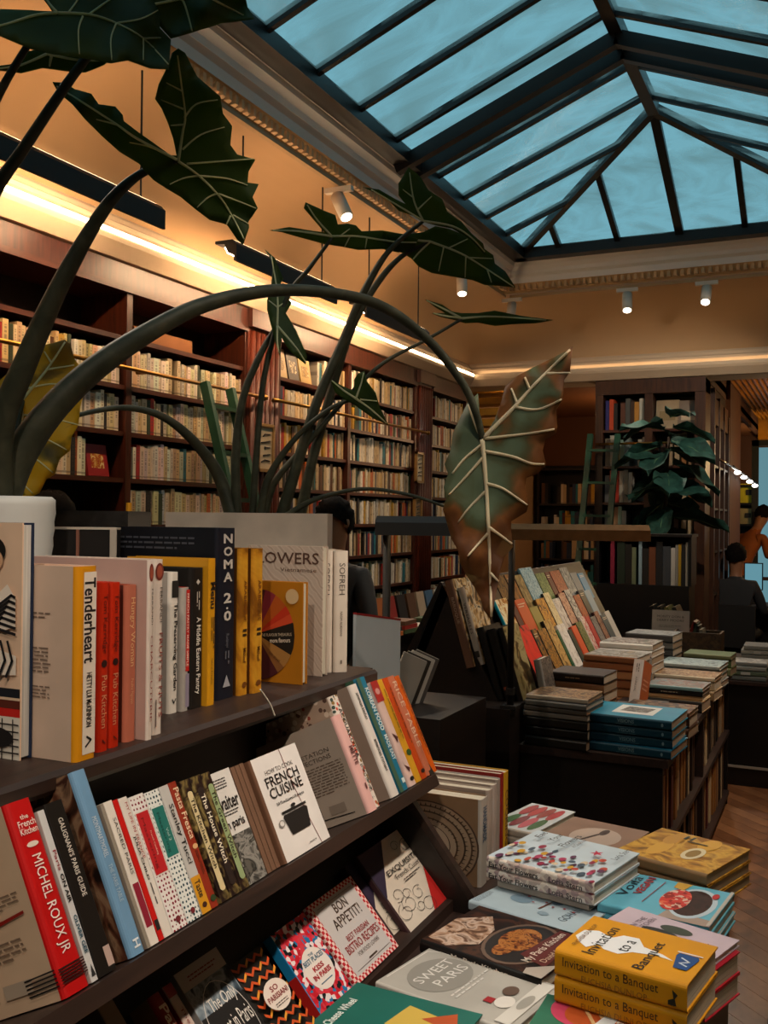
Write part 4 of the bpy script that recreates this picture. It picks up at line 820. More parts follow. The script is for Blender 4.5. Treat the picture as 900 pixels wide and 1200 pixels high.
# ---- bottom row, facing out on the sloped rest
T3 = Vector((-sin(A3), 0, cos(A3))); N3 = Vector((cos(A3), 0, sin(A3))); PV3 = Vector((X3, 0, Z3 + 0.0015))
def rest(tl, tr, name, fc, sc, bc, label, prints=(), push=0.0, tt=0.016, spine=False, w=0.12, **kw):
    o = PV3 + N3 * push; a = onplane(*tl, o, N3); c = onplane(*tr, o, N3); h = ((a + c) / 2 - o).dot(T3)
    if spine: return book(name, h, w, c.y - a.y - 0.001, fc, sc, bc, stand(o.x, (a.y + c.y) / 2, o.z, A3), label, 'books on the sloped rest', prints, **kw)
    return book(name, h, c.y - a.y - 0.001, tt, fc, sc, bc, faceout(o.x - N3.x * tt / 2, a.y, o.z - N3.z * tt / 2, A3), label, 'books on the sloped rest', prints, **kw)
rest((112, 1178), (131, 1168), 'paperback', '5a4a40', '8a7a6c', '4a3c34', 'grey-brown book with a red foot at the lower left corner', [('R', 'f', (0, 0, 1, 0.8), 'b0201a'), ('R', 'b', (0.3, 0, 1, 0.75), 'b0201a'), ('R', 'b', (0.1, 0.2, 0.5, 0.8), 'c8482a')], spine=True, hard=False)
rest((174, 1168), (188, 1161), 'cookbook', '8a7a4a', '8a2416', '7a6a3e', 'olive book with a rust red scripted spine at the lower left', [('T', 's', 'Pasta', (0.1, 0.2, 0.45, 0.85), 'e0cbb4', 0.02)], spine=True)
rest((190, 1158), (200, 1151), 'paperback', 'a8958c', 'b5a29a', '8a1a1c', 'greyish paperback spine with red script at the lower left', [('T', 's', 'The Only Street', (0.2, 0.3, 0.8, 0.7), '7a2a2a', 0.0), ('R', 's', (0.0, 0, 0.1, 1), '8a1a1c')], spine=True, hard=False)
sky_ = pattern('grey_rooftop_photo', 'photo', ['1a2028', '3a4a58', '8a96a0', '5a6670'], 26)
rest((202, 1142), (254, 1111), 'paperback', '1b1a1b', '8a8684', '9a928c', 'black chalk-lettered paperback under a hazy rooftop strip, facing out', [('R', 'f', (0, 0.6, 1, 1), sky_), ('R', 'f', (0, 0.84, 1, 1), 'a89c96'), ('X', 'f', (0.2, 0.88, 0.85, 0.94), '7a2a28', 2), ('T', 'f', 'The Only', (0.25, 0.56, 0.85, 0.7), 'd8d4d0', 0.0), ('T', 'f', 'Street in Paris', (0.12, 0.38, 0.92, 0.52), 'd8d4d0', 0.0)] + [('L', 'f', [(0.5 + 0.45 * cos(a * pi / 12), 0.4 + 0.4 * sin(a * pi / 12)) for a in range(25)], 0.0012, 'c8c4c0')], hard=False)
zz = []
for r_ in range(9):
    for cc in range(4):
        x0, y0 = cc * 0.25, 0.98 - r_ * 0.11; c1, c2 = ('c24a14', 'd8902a')
        zz += [('P', 'f', [(x0, y0), (x0 + 0.125, y0 - 0.05), (x0 + 0.125, y0 - 0.085), (x0, y0 - 0.035)], c1), ('P', 'f', [(x0 + 0.125, y0 - 0.05), (x0 + 0.25, y0), (x0 + 0.25, y0 - 0.035), (x0 + 0.125, y0 - 0.085)], c2 if (r_ + cc) % 2 else c1)]
rest((268, 1133), (305, 1110), 'paperback', '1c1a18', '1c1a18', '1c1a18', 'black paperback with orange zigzags and a cream name plaque, facing out', zz[:] + [('C', 'f', (0.5, 0.5, 0.38, 0.16), 'd8ccc4'), ('T', 'f', 'SO', (0.38, 0.54, 0.62, 0.6), '7a1c22', 0.02), ('T', 'f', 'PARISIAN!', (0.18, 0.46, 0.82, 0.52), '7a1c22', 0.02), ('X', 'f', (0.3, 0.38, 0.7, 0.43), '3a3230', 2)], hard=False)
mosaic = pattern('red_blue_mosaic_print', 'blobs', ['b51a2a', '14161c', 'd8ccd0', 'c23a48', '1c6ea0', 'c8283a'], 130)
rest((317, 1098), (355, 1068), 'paperback', mosaic, '1a7ab0', 'b01a1c', 'red and blue mosaic patterned paperback with a round cream badge', [('R', 's', (0.5, 0, 1, 1), 'b51a16'), ('C', 'f', (0.55, 0.42, 0.36, 0.24), 'd8d0cc'), ('T', 'f', 'THE', (0.48, 0.57, 0.62, 0.60), '1c5a7a', 0.02), ('T', 'f', 'BEST PLACES', (0.27, 0.50, 0.83, 0.56), '1c5a7a', 0.02), ('T', 'f', 'KISS', (0.4, 0.40, 0.7, 0.46), 'a01c2a', 0.03), ('T', 'f', 'IN PARIS', (0.3, 0.32, 0.8, 0.38), 'a01c2a', 0.03), ('R', 'f', (0.38, 0.26, 0.72, 0.27), '1c5a7a')], tt=0.02, hard=False)
ging = pattern('red_gingham', 'check', ['b01c28', 'd8c0bc'], 160)
rest((358, 1064), (411, 1026), 'cookbook', ging, ging, ging, 'red gingham edged cookbook with a plain lilac-grey panel, facing out', [('R', 'f', (0.08, 0.06, 0.92, 0.94), 'b8b4b6'), ('T', 'f', 'BON', (0.38, 0.74, 0.66, 0.86), '3a2a20', 0.02), ('T', 'f', 'APPETIT!', (0.22, 0.58, 0.80, 0.71), '3a2a20', 0.01), ('T', 'f', 'BEST PARISIAN', (0.28, 0.41, 0.76, 0.48), '8a2a2a', 0.01), ('T', 'f', 'BISTRO RECIPES', (0.16, 0.29, 0.88, 0.39), '8a2a2a', 0.01), ('T', 'f', 'FOR FOOD LOVERS', (0.3, 0.21, 0.76, 0.26), '5a4a44', 0.0), ('R', 'f', (0.42, 0.12, 0.6, 0.14), '3a2a20'), ('R', 'f', (0.12, 0.9, 0.88, 0.905), '6a5a56'), ('R', 'f', (0.12, 0.1, 0.88, 0.105), '6a5a56')], push=0.006)
lin_ = [('P', 'f', [(0, 1), (0.0, 0.42), (0.55, 1)], '2a2038'), ('P', 'f', [(1, 0), (1, 0.55), (0.62, 0.0)], 'b01a18')]
for k in range(9):
    cu, cv = [(0.7, 0.86), (0.9, 0.8), (0.3, 0.25), (0.45, 0.15), (0.2, 0.4), (0.6, 0.1), (0.35, 0.35), (0.55, 0.28), (0.15, 0.2)][k]; rr = 0.09 + 0.03 * (k % 3)
    lin_.append(('L', 'f', [(cu + rr * cos(a * pi / 6 + k) * (1 - a * 0.04), cv + rr * 0.7 * sin(a * pi / 6 + k) * (1 - a * 0.04)) for a in range(14)], 0.0011, '2a2624'))
ex = lin_ + [('T', 'f', 'EXQUISITE', (0.25, 0.60, 0.98, 0.68), K, 0.01), ('T', 'f', 'French Cuisine', (0.35, 0.53, 0.98, 0.59), K, 0.0), ('X', 'f', (0.45, 0.45, 0.85, 0.5), '3a3432', 2)]
rest((404, 1015), (453, 982), 'cookbook', 'c8bdb0', '3a2226', '2a2038', 'line-drawn cookbook cover with a purple corner, half hidden behind its twin', ex, push=-0.022)
rest((418, 1004), (468, 971), 'cookbook', 'cfc4b8', '3a2226', '2a2038', 'line-drawn cookbook cover with purple and red corners, facing out', ex, push=-0.004)
rest((474, 982), (486, 974), 'paperback', '4a9aa0', '4a9aa0', '4a9aa0', 'teal paperback at the far end of the sloped rest', [('R', 'f', (0.0, 0.3, 0.6, 0.9), 'c8bcb0'), ('R', 'f', (0.35, 0.35, 0.7, 0.42), K)], push=-0.014, hard=False)

# ---- flat books on the low table
def tflat(NL, NR, FL, ztop, t, name, fc, sc, label, prints=(), n=1, grp='cookbooks lying on the low table', **kw):
    A, B, C = onZ(*NL, ztop), onZ(*NR, ztop), onZ(*FL, ztop); h = (B - A).length; w = (C - A).length; d = B - A; yaw = math.atan2(d.y, d.x)
    for k in range(n):
        lb = label if n == 1 else label + (', top one of its stack' if k == 0 else (', lowest of its stack' if k == n - 1 else ', %s from the top' % ordn[k]))
        jx = 0.004 * ((k * 37) % 5 - 2) / 2 if k else 0
        book(name, h, w, t - 0.0006, fc, sc, fc, flat(B.x + jx, B.y + jx, ztop - (k + 1) * t, t - 0.0006, yaw + 0.01 * jx / 0.004), lb, grp, prints, **kw)
dk = pattern('dark_stew_photo', 'photo', ['0f0b09', '2a1812', '4a2a1c', '1a110d'], 14)
food = pattern('braised_chicken_photo', 'photo', ['3a140a', '8a4a1c', 'b87838', '5a2410'], 55)
arm = pattern('kneading_arm_photo', 'photo', ['5a3c2c', 'a8846c', 'c8b0a0', '6a4c3c'], 26)
tflat((492, 1101), (634, 1148), (531, 1054), 0.805, 0.026, 'cookbook', dk, '14100e', 'dark photographic cookbook showing a pan of stew, spine to the camera', [('P', 'f', [(0.25, 0.62), (0.6, 0.66), (0.85, 0.8), (0.6, 1), (0.1, 0.98), (0.05, 0.8)], arm), ('C', 'f', (0.5, 0.38, 0.46, 0.26), '6a5244'), ('C', 'f', (0.5, 0.38, 0.42, 0.235), '1a100c'), ('C', 'f', (0.56, 0.42, 0.26, 0.14), food), ('C', 'f', (0.3, 0.44, 0.14, 0.07), food), ('P', 'f', [(0.2, 0.06), (0.95, 0.1), (0.95, 0.26), (0.3, 0.3)], '5a140c'), ('T', 'f', 'My Paris Kitchen', (0.2, 0.17, 0.9, 0.25), 'd8c8ba', 0.01), ('T', 'f', 'David Lebovitz', (0.28, 0.09, 0.85, 0.14), 'c8a890', 0.0), ('T', 's', 'My Paris Kitchen', (0.28, 0.35, 0.75, 0.8), 'c8beb4', 0.02), ('P', 'f', [(0, 0), (0.3, 0.0), (0.1, 0.16), (0, 0.14)], 'a89c92')])
tflat((440, 1150), (600, 1208), (489, 1103), 0.795, 0.016, 'cookbook', 'a8a49e', 'b8b4ae', 'pale grey pastry cookbook near the bottom edge', [('L', 'f', [(0.15, 0.98), (0.85, 0.98), (0.92, 0.9), (0.92, 0.2)], 0.002, 'd8d4d0'), ('C', 'f', (0.5, 0.72, 0.38, 0.2), '8a8680'), ('T', 'f', 'SWEET', (0.22, 0.74, 0.82, 0.82), 'd8d4d0', 0.0), ('T', 'f', 'PARIS', (0.3, 0.62, 0.8, 0.7), 'd8d4d0', 0.0), ('X', 'f', (0.2, 0.45, 0.9, 0.52), 'd0ccc8', 2), ('C', 'f', (0.4, 0.2, 0.12, 0.06), 'd8d2cc'), ('C', 'f', (0.62, 0.24, 0.1, 0.05), '5a4438'), ('R', 'f', (0.3, 0.26, 0.4, 0.32), '9a1c22'), ('R', 'f', (0.05, 0.04, 0.95, 0.14), 'c8c4be'), ('C', 'f', (0.5, 0.09, 0.16, 0.035), '9a968f')], n=2)
tflat((549, 1055), (672, 1094), (576, 1028), 0.80, 0.02, 'cookbook', 'b3c6d2', 'a8bac6', 'pale blue cookbook with small painted dishes beside the gold stack', [('T', 'f', 'GOHAN', (0.25, 0.16, 0.75, 0.24), '4a5a6a', 0.0), ('X', 'f', (0.06, 0.92, 0.5, 0.99), '7a8a98', 5), ('C', 'f', (0.55, 0.68, 0.14, 0.1), '7a94a8'), ('C', 'f', (0.75, 0.4, 0.08, 0.05), '5a7488'), ('C', 'f', (0.3, 0.38, 0.06, 0.05), '8aa0b0'), ('L', 'f', [(0.4, 0.46), (0.7, 0.44)], 0.004, '6a3a2a')] + [('C', 'f', (0.6 + 0.12 * sin(k * 3), 0.5 + 0.09 * k - 0.3, 0.02, 0.012), 'a01c20') for k in range(6)])
flo = [('C', 'f', ((0.04 + (k * 37 % 50) / 100) * (1.0 if k % 3 else 0.6), 0.03 + (k * 61 % 94) / 100, 0.035 + 0.012 * (k % 3), 0.022 + 0.008 * (k % 2)), ['8a1c3a', 'c2901c', '5a2a4a', 'b0402a', '3a4a5a', 'c8b49a', 'a02a52'][k % 7]) for k in range(46)]
flo += [('P', 'f', [(0.62 + 0.08 * cos(a * pi / 5) * (1 if a % 2 else 0.4), 0.24 + 0.06 * sin(a * pi / 5) * (1 if a % 2 else 0.4)) for a in range(10)], 'b0143c')]
fls = pattern('flower_strip_print', 'blobs', ['d8ccc0', 'b8a8a0', 'e0d8d0', 'a08a8c', 'd8ccc0', 'c8b0a8'], 90)
tflat((570, 1003), (696, 1035), (599, 967), 0.868, 0.024, 'cookbook', 'bccad4', fls, 'white cookbook scattered with bright flowers', flo + [('T', 'f', 'Eat', (0.68, 0.82, 0.86, 0.88), '2a2426', 0.01), ('T', 'f', 'Your', (0.66, 0.68, 0.9, 0.74), '2a2426', 0.01), ('T', 'f', 'Flowers', (0.58, 0.53, 0.97, 0.6), '2a2426', 0.01), ('T', 'f', 'A Cookbook', (0.62, 0.45, 0.9, 0.49), '4a4446', 0.0), ('T', 'f', 'Loria Stern', (0.55, 0.03, 0.9, 0.09), '2a2426', 0.0), ('T', 's', 'Eat Your Flowers', (0.05, 0.3, 0.52, 0.8), '2a2224', 0.03), ('T', 's', 'Loria Stern', (0.62, 0.3, 0.92, 0.8), '3a3034', 0.02)], n=2)
tflat((583, 1030), (690, 1058), (612, 992), 0.82, 0.018, 'cookbook', 'b8aca0', 'a89a8e', 'hidden grey book under the flower-covered pair')
inv = [('P', 'f', [(0.3, 0.9), (0.42, 0.97), (0.6, 0.95), (0.66, 0.85), (0.58, 0.72), (0.7, 0.66), (0.72, 0.54), (0.56, 0.46), (0.5, 0.3), (0.42, 0.2), (0.44, 0.34), (0.38, 0.5), (0.26, 0.58), (0.28, 0.7), (0.36, 0.76), (0.22, 0.82)], 'd8dade'), ('T', 'f', 'Invitation', (0.1, 0.72, 0.82, 0.82), K, 0.0), ('T', 'f', 'to a', (0.34, 0.53, 0.62, 0.61), K, 0.0), ('T', 'f', 'Banquet', (0.06, 0.31, 0.74, 0.42), K, 0.0), ('T', 'f', 'FUCHSIA DUNLOP', (0.2, 0.89, 0.78, 0.93), '6a4408', 0.0),
       ('P', 'f', [(0.28, 0.1), (0.28, 0.17), (0.56, 0.21), (0.62, 0.2), (0.62, 0.06), (0.56, 0.04), (0.28, 0.07)], '14407a'), ('L', 'f', [(0.36, 0.09), (0.4, 0.15), (0.46, 0.09), (0.52, 0.16)], 0.003, 'c8d0da'), ('R', 'f', (0.63, 0.03, 0.65, 0.22), 'd8dade'), ('T', 's', 'Invitation to a Banquet', (0.07, 0.38, 0.80, 0.82), '2a1a0c', 0.0), ('T', 's', 'FUCHSIA DUNLOP', (0.22, 0.1, 0.72, 0.32), '7a4e0a', 0.0), ('P', 's', [(0.87, 0.2), (0.93, 0.2), (0.92, 0.45), (0.94, 0.6), (0.9, 0.75), (0.91, 0.45), (0.87, 0.35)], K)]
tflat((650, 1112), (805, 1155), (673, 1068), 0.925, 0.042, 'cookbook', 'c88a10', 'c4860f', 'thick golden yellow hardback with a white smoke figure', inv, n=2)
tflat((606, 1222), (770, 1262), (641, 1164), 0.8405, 0.0266, 'cookbook', '2f6a52', '2f6a52', 'green, pink and orange illustrated cookbook at the bottom edge', [('C', 'f', (0.8, 0.7, 0.3, 0.22), 'b83a5a'), ('C', 'f', (0.75, 0.65, 0.22, 0.15), 'a8481a'), ('R', 'f', (0.45, 0, 1, 0.42), 'c25a14'), ('L', 'f', [(0.98, 0.72), (0.5, 0.5)], 0.006, 'c8a070'), ('L', 'f', [(0.98, 0.6), (0.5, 0.42)], 0.006, 'c8a070'), ('P', 'f', [(0.6, 0.55), (0.8, 0.5), (0.78, 0.4), (0.62, 0.42)], 'd0d4d8'), ('T', 'f', 'TO', (0.7, 0.3, 0.82, 0.4), 'd8c8b8', 0.03), ('T', 'f', 'WITH', (0.72, 0.1, 0.95, 0.2), 'd8c8b8', 0.03)], n=3)
tflat((694, 1087), (828, 1131), (704, 1055), 0.85, 0.012, 'cookbook', 'c0aebb', 'c0aebb', 'lilac pink cookbook with dark leaves behind the golden yellow pair', [('C', 'f', (0.5, 0.55, 0.1, 0.16), '2a2a26'), ('C', 'f', (0.7, 0.46, 0.12, 0.14), '3a4034'), ('T', 'f', 'IN THE', (0.4, 0.75, 0.8, 0.8), '6a5a66', 0.0), ('T', 'f', 'KITCHEN', (0.4, 0.68, 0.85, 0.73), '6a5a66', 0.0), ('X', 'f', (0.3, 0.1, 0.6, 0.16), '6a5a66', 2)])
tflat((692, 1100), (826, 1146), (704, 1066), 0.8375, 0.0385, 'cookbook', 'a8182c', 'b01c30', 'crimson book under the lilac pink one', n=2)
ckm = pattern('chocolate_cake_print', 'photo', ['1a0e0a', '3a1c14', '2a140e'], 30); strw = pattern('strawberries_print', 'blobs', ['b01a18', 'c8342a', '8a1210', 'd86a4a', 'd0b0a0'], 110)
vo = [('P', 'f', [(0, 0), (0.16, 0), (0.2, 0.42), (0, 0.45)], 'a08c80'), ('C', 'f', (0.5, 0.26, 0.42, 0.2), 'b8cad6'), ('C', 'f', (0.5, 0.27, 0.36, 0.165), ckm), ('C', 'f', (0.5, 0.42, 0.3, 0.13), strw), ('P', 'f', [(0.78, 0.42), (0.98, 0.38), (0.98, 0.52), (0.82, 0.52)], 'c89a3a'), ('T', 'f', 'Voila', (0.3, 0.83, 0.9, 0.93), '1a2a36', 0.0), ('T', 'f', 'VEGAN', (0.42, 0.72, 0.95, 0.80), 'a01c24', 0.03), ('L', 'f', [(0.25, 0.66), (0.9, 0.62)], 0.002, '8a2a30'), ('C', 'f', (0.78, 0.12, 0.08, 0.03), 'b01a18'), ('R', 'f', (0, 0, 1, 0.03), 'b8b0a8')]
tflat((700, 1057), (831, 1087), (724, 1019), 0.82, 0.02, 'cookbook', '62aec6', '62aec6', 'sky blue cookbook picturing a chocolate cake with strawberries', vo, n=3)
gld = pattern('golden_madeleine_photo', 'photo', ['6a4208', 'a8741a', 'c89a38', '8a5a10'], 13)
tflat((720, 996), (828, 1025), (739, 963), 0.845, 0.0275, 'cookbook', gld, '8a6a48', 'golden brown book printed with baked shells', [('C', 'f', (0.4, 0.7, 0.25, 0.09), 'c8962e'), ('C', 'f', (0.75, 0.72, 0.2, 0.09), 'b8842a'), ('C', 'f', (0.8, 0.35, 0.2, 0.1), 'c8962e'), ('C', 'f', (0.45, 0.36, 0.2, 0.1), 'd0c2a0'), ('C', 'f', (0.45, 0.36, 0.13, 0.06), '8a6a2a'), ('R', 'f', (0.8, 0.55, 0.92, 0.58), '2a3020'), ('R', 'f', (0.8, 0.62, 0.92, 0.65), '2a3020'), ('X', 'f', (0.74, 0.1, 0.78, 0.7), '4a3408', 1)], n=3, page='a89880')
tflat((622, 985), (715, 1006), (652, 953), 0.80, 0.02, 'cookbook', '8a6a58', '6a4a3c', 'brown cookbook with a dusted spoon behind the flower-covered pair', [('C', 'f', (0.5, 0.45, 0.3, 0.3), 'b09a8c'), ('L', 'f', [(0.2, 0.6), (0.6, 0.45)], 0.008, '3a2218'), ('C', 'f', (0.68, 0.42, 0.1, 0.05), '3a2218')], n=2)
ber = [('C', 'f', (0.3 + 0.42 * (k % 2), 0.2 + 0.2 * (k // 2), 0.22, 0.1), ['2a5a24', 'a01c24', 'b84a5a', '8a2418', '7a1c2a', 'b02a2a'][k % 6]) for k in range(8)]
tflat((572, 965), (625, 977), (593, 936), 0.80, 0.02, 'cookbook', 'c2c8cc', 'b0a8a0', 'white book printed with large red berries', ber, n=2)
ck = [('P', 'f', [(0.3, 0.3), (0.75, 0.1), (0.85, 0.5), (0.5, 0.55)], 'c8a848'), ('P', 'f', [(0.6, 0.05), (0.9, 0.15), (0.7, 0.35)], 'b04a1c'), ('P', 'f', [(0.2, 0.2), (0.4, 0.1), (0.45, 0.3)], 'd8d0c0'), ('T', 'f', 'The Cheese Wheel', (0.12, 0.86, 0.72, 0.93), 'd0dcd8', 0.02)]
tflat((345, 1215), (505, 1262), (402, 1147), 0.80, 0.0195, 'cookbook', '1f6258', '1f6258', 'dark green book with pale cheese wedges at the bottom edge', ck, n=2)

# ---- upright books past the end of the stand
ringc = [('C', 'b', (0.36, 0.42, r1, r1 * 0.8), c) for r1, c in ((0.62, '4a3426'), (0.60, '9a7e66'), (0.55, '5a4230'), (0.53, 'a1866e'), (0.47, '4a3426'), (0.45, '9a7e66'), (0.38, '5a4230'), (0.36, 'a8907a'), (0.29, '4a3426'), (0.28, 'b09a86'))]
for r1, n_ in ((0.575, 60), (0.5, 52), (0.415, 44)):
    for k in range(n_):
        a = 2 * pi * k / n_; ringc.append(('P', 'b', [(0.36 + (r1 + 0.025 * q) * cos(a + s_), 0.42 + (r1 + 0.025 * q) * 0.8 * sin(a + s_)) for q, s_ in ((-1, -0.02), (1, 0), (-1, 0.02))], '3a281c'))
ringc = [q for q in ringc if q[0] == 'C' or all(0 <= u <= 1 and 0 <= v <= 1 for u, v in q[2])]
ringc = [(q[0], q[1], [(min(1, max(0, q[2][0] + q[2][2] * cos(2 * pi * i / 48))), min(1, max(0, q[2][1] + q[2][3] * sin(2 * pi * i / 48)))) for i in range(48)], q[3]) if q[0] == 'C' else q for q in ringc]
ringc = [('P',) + q[1:] for q in ringc] + [('X', 'b', (0.3, 0.32, 0.55, 0.42), '6a5040', 5)]
specs = [(563, 571, 1048, 936, 'cookbook', '8a7058', 'a8a098', '86684e', 'brown book with concentric lace rings on its cover past the shelf end', [('T', 's', 'HANDMADE', (0.1, 0.25, 0.5, 0.8), '2a4a6a', 0.02)] + ringc),
         (571.5, 577, 1038, 926, 'cookbook', 'a89a90', 'a8988e', '8a7a70', 'first grey upright spine behind the lace ring book', []), (577.2, 582, 1030, 920, 'cookbook', 'a89a90', 'b0a098', '8a7a70', 'second grey upright spine behind the lace ring book', []),
         (582.2, 586, 1024, 914, 'cookbook', 'a8a4a0', '9a8c84', '8a7a70', 'third grey upright spine behind the lace ring book', []), (586.2, 590, 1018, 907, 'cookbook', '7a1c18', '8a1c18', '7a1c18', 'dark red upright spine behind the lace ring book', []), (590.2, 595.5, 1012, 905, 'cookbook', 'b88a1c', 'c0901c', 'a87a14', 'yellow upright spine farthest behind the lace ring book', [('T', 's', 'COOKING', (0.2, 0.25, 0.8, 0.8), '5a3a08', 0.01)])]
for a0, a1, yb, yt, nm, f_, s_, b_, lb, pr in specs:
    q0 = onX(a0, yb, -0.735); q1 = onX(a1, yb, -0.735); h = onX((a0 + a1) / 2, yt, -0.735).z - ZTAB
    book(nm, h, 0.21, q1.y - q0.y - 0.001, f_, s_, b_, stand(-0.735, (q0.y + q1.y) / 2, ZTAB + 0.0004), lb, 'upright cookbooks past the stand', pr)
# ================================================================ SECOND TABLE: art books
TX0, TX1, TZ, TY0, TY1 = -1.10, -0.55, 0.745, 3.6, 5.9
e = empty('art_book_table', (-1.1, 4.75, 0)); tag(e, 'dark display table with a ridge of art books and open side shelves', 'table')
def Q_(b, name, m=DARK): o = b.build(name, m, e); o.location = (1.1, -4.75, 0); return o
Q_(MB().box(TX0, TX1, TY0, TY1, TZ - 0.03, TZ), 'table_top', BROWN)
Q_(MB().box(TX0, TX1 - 0.02, TY0 + 0.01, TY0 + 0.035, 0, TZ - 0.03), 'end_panel')
Q_(MB().box(TX0, TX1 - 0.02, TY1 - 0.035, TY1 - 0.01, 0, TZ - 0.03), 'end_panel')
Q_(MB().box(-0.86, -0.84, TY0 + 0.035, TY1 - 0.035, 0.06, TZ - 0.03), 'back_board')
for z in (0.08, 0.42): Q_(MB().box(-0.84, TX1 - 0.01, TY0 + 0.035, TY1 - 0.035, z - 0.022, z), 'shelf', BROWN)
Q_(MB().box(-0.84, TX1 - 0.015, 4.72, 4.745, 0.08, TZ - 0.03), 'divider', BROWN)
Q_(MB().box(-1.72, TX0, 3.48, TY1 + 0.02, 0.06, 0.895), 'plinth_cabinet')
Q_(MB().box(-1.66, -0.62, 3.56, TY1 - 0.05, 0, 0.06), 'foot', BLACK)
Q_(MB().prism([(-1.19, 0.895), (-1.43, 1.345), (-1.44, 1.345), (-1.66, 0.895)], 'y', 3.62, TY1), 'ridge')
AR = radians(27); TR = Vector((-sin(AR), 0, cos(AR))); NR = Vector((cos(AR), 0, sin(AR)))
rows = [Vector((-1.125, 0, 0.8965)), Vector((-1.212, 0, 1.0207)), Vector((-1.299, 0, 1.145))]
for p in rows[1:]:
    q = [p + NR * 0.001, p - NR * 0.03, p - NR * 0.03 - TR * 0.01, p + NR * 0.001 - TR * 0.01]
    Q_(MB().prism([(v.x, v.z) for v in q], 'y', 3.9, 5.74), 'ledge', BROWN)
def ph_(name, cols, sc=16): return pattern('art_' + name, 'photo', cols, sc * 1.6)
redp = pattern('art_red_splash', 'photo', ['1a0c0a', 'c8140c', 'd81c10', 'd81c10'], 9)
